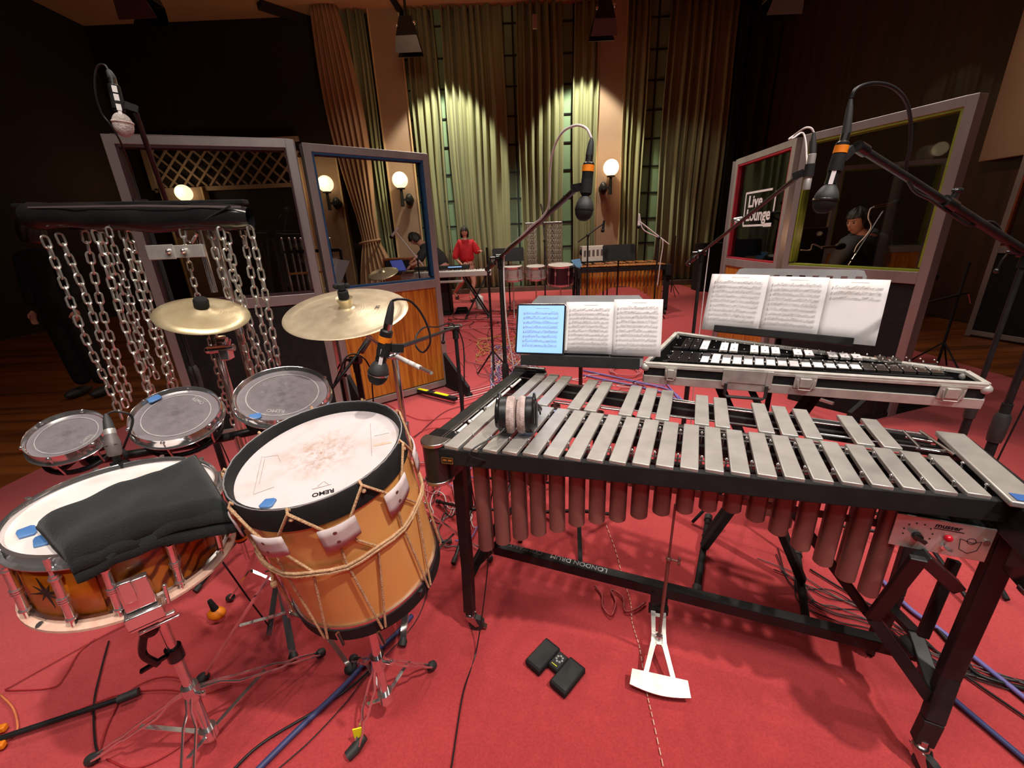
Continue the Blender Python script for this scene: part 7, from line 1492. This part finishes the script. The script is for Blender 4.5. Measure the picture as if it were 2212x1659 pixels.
# carpet edge tape line
k = MB(); pts = crom([Z(*p, .008) for p in [(1310, 1135), (1330, 1190), (1346, 1250), (1362, 1300), (1366, 1345), (1382, 1400), (1394, 1480), (1412, 1560), (1438, 1680)]], 16)
for i in range(0, len(pts)-1):
    if i % 3 < 2: k.bar(pts[i], pts[i+1], .003, .0015)
k.build('tape_line', M['hemp'], label='frayed broken white line on the carpet running past the vibraphone pedal', cat='tape line', smooth=False)
k = MB(); pts = crom([Z(*p, .012) for p in [(1285, 1265), (1300, 1285), (1302, 1310), (1320, 1330), (1330, 1300), (1320, 1275), (1345, 1290), (1350, 1320), (1375, 1315), (1395, 1300)]], 6)
k.tube(pts, [.004+.0015*math.sin(i*2.3) for i in range(len(pts))], 6); k.build('frayed_cord', M['redc'], label='frayed red cord lying under the vibraphone crossbar', cat='cord')
# tangle behind the vibraphone
cols = ['purple', 'whitec', 'purple', 'pinkc', 'whitec', 'darkblue', 'black', 'orangec', 'yellowc', 'redc', 'greyc']
words = dict(purple='lilac', whitec='white', pinkc='pink', darkblue='slate blue', black='black', orangec='orange', yellowc='yellow', redc='red', greyc='grey')
def tangle(n, cx, cy, sx, sy, cl, seed, where, grp, r=.0036, loops=3):
    r7 = random.Random(seed)
    for i in range(n):
        c = cl[i % len(cl)]; x = cx+r7.uniform(-sx, sx); y = cy+r7.uniform(-sy, sy); pts = []; a = r7.uniform(0, 6)
        for k in range(r7.randint(6, 6+loops*3)):
            pts.append((x, y)); a += r7.uniform(-1.5, 1.9); x += math.cos(a)*sx*r7.uniform(.25, .6); y += math.sin(a)*sy*r7.uniform(.25, .6)
            x = min(max(x, cx-sx*1.5), cx+sx*1.5); y = min(max(y, cy-sy*1.5), cy+sy*1.5)
        fc(pts, r*r7.uniform(.8, 1.15), c, '%s cable in %s' % (words[c], where), grp+' '+words[c], r+.004*(i % 4))
tangle(44, 1112, 798, 34, 34, ['purple', 'whitec', 'purple', 'pinkc', 'darkblue', 'whitec'], 5, 'the dense tangle behind the left end of the vibraphone', 'dense tangle', .0040, 4)
tangle(24, 1092, 756, 42, 20, ['orangec', 'yellowc', 'redc', 'yellowc', 'pinkc'], 8, 'the coloured tangle left of the tablet', 'coloured tangle', .0036)
tangle(20, 1020, 745, 80, 45, ['redc', 'pinkc', 'black', 'pinkc', 'greyc'], 9, 'the sparse spread between the teak screen and the centre stand', 'sparse spread', .0034)
tangle(10, 1150, 690, 120, 14, ['redc', 'black', 'pinkc'], 10, 'the far spread in front of the background instruments', 'far spread', .006)
tangle(12, 960, 1090, 50, 60, ['whitec', 'purple', 'redc', 'black', 'greyc', 'pinkc'], 11, 'the loose heap between the rope drum and the vibraphone', 'loose heap', .0036)
tangle(9, 1310, 830, 90, 14, ['whitec', 'purple', 'redc', 'black'], 12, 'the spread under the centre desk', 'spread under centre desk', .0034)
for i in range(5): fc([(965+i*3, 850+i*5), (1030, 838+i*5), (1090, 820+i*5), (1140, 800+i*7)], .004, 'whitec' if i % 2 else 'pinkc', '%s cable in the parallel run leading into the dense tangle' % ('white' if i % 2 else 'pink'), 'parallel run '+('white' if i % 2 else 'pink'))
k = MB(); c = Z(1350, 802, .02)
for j in range(5):
    k.tube([c+V((.13+.008*j, 0, 0))*math.cos(t)+V((0, .16+.008*j, 0))*math.sin(t)+V((rnd.uniform(-.01, .01), 0, .004*j)) for t in [2*PI*q/26 for q in range(26)]], .0035, 6, True)
k.build('coiled_cable', M['pinkc'], label='neatly coiled pale cable on the carpet behind the centre desk', cat='cable')
for i, (a, nm) in enumerate(((0, 'upper'), (10, 'lower'))):
    fc([(1260, 800+a), (1330, 815+a), (1400, 830+a), (1450, 845+a), (1500, 890+a)], .009, 'purple', '%s of two thick lilac cables running behind the vibraphone to the right' % nm)
fc([(1380, 790), (1410, 810), (1440, 830), (1480, 880)], .007, 'purple', 'lilac cable dropping from the right edge of the centre desk area')
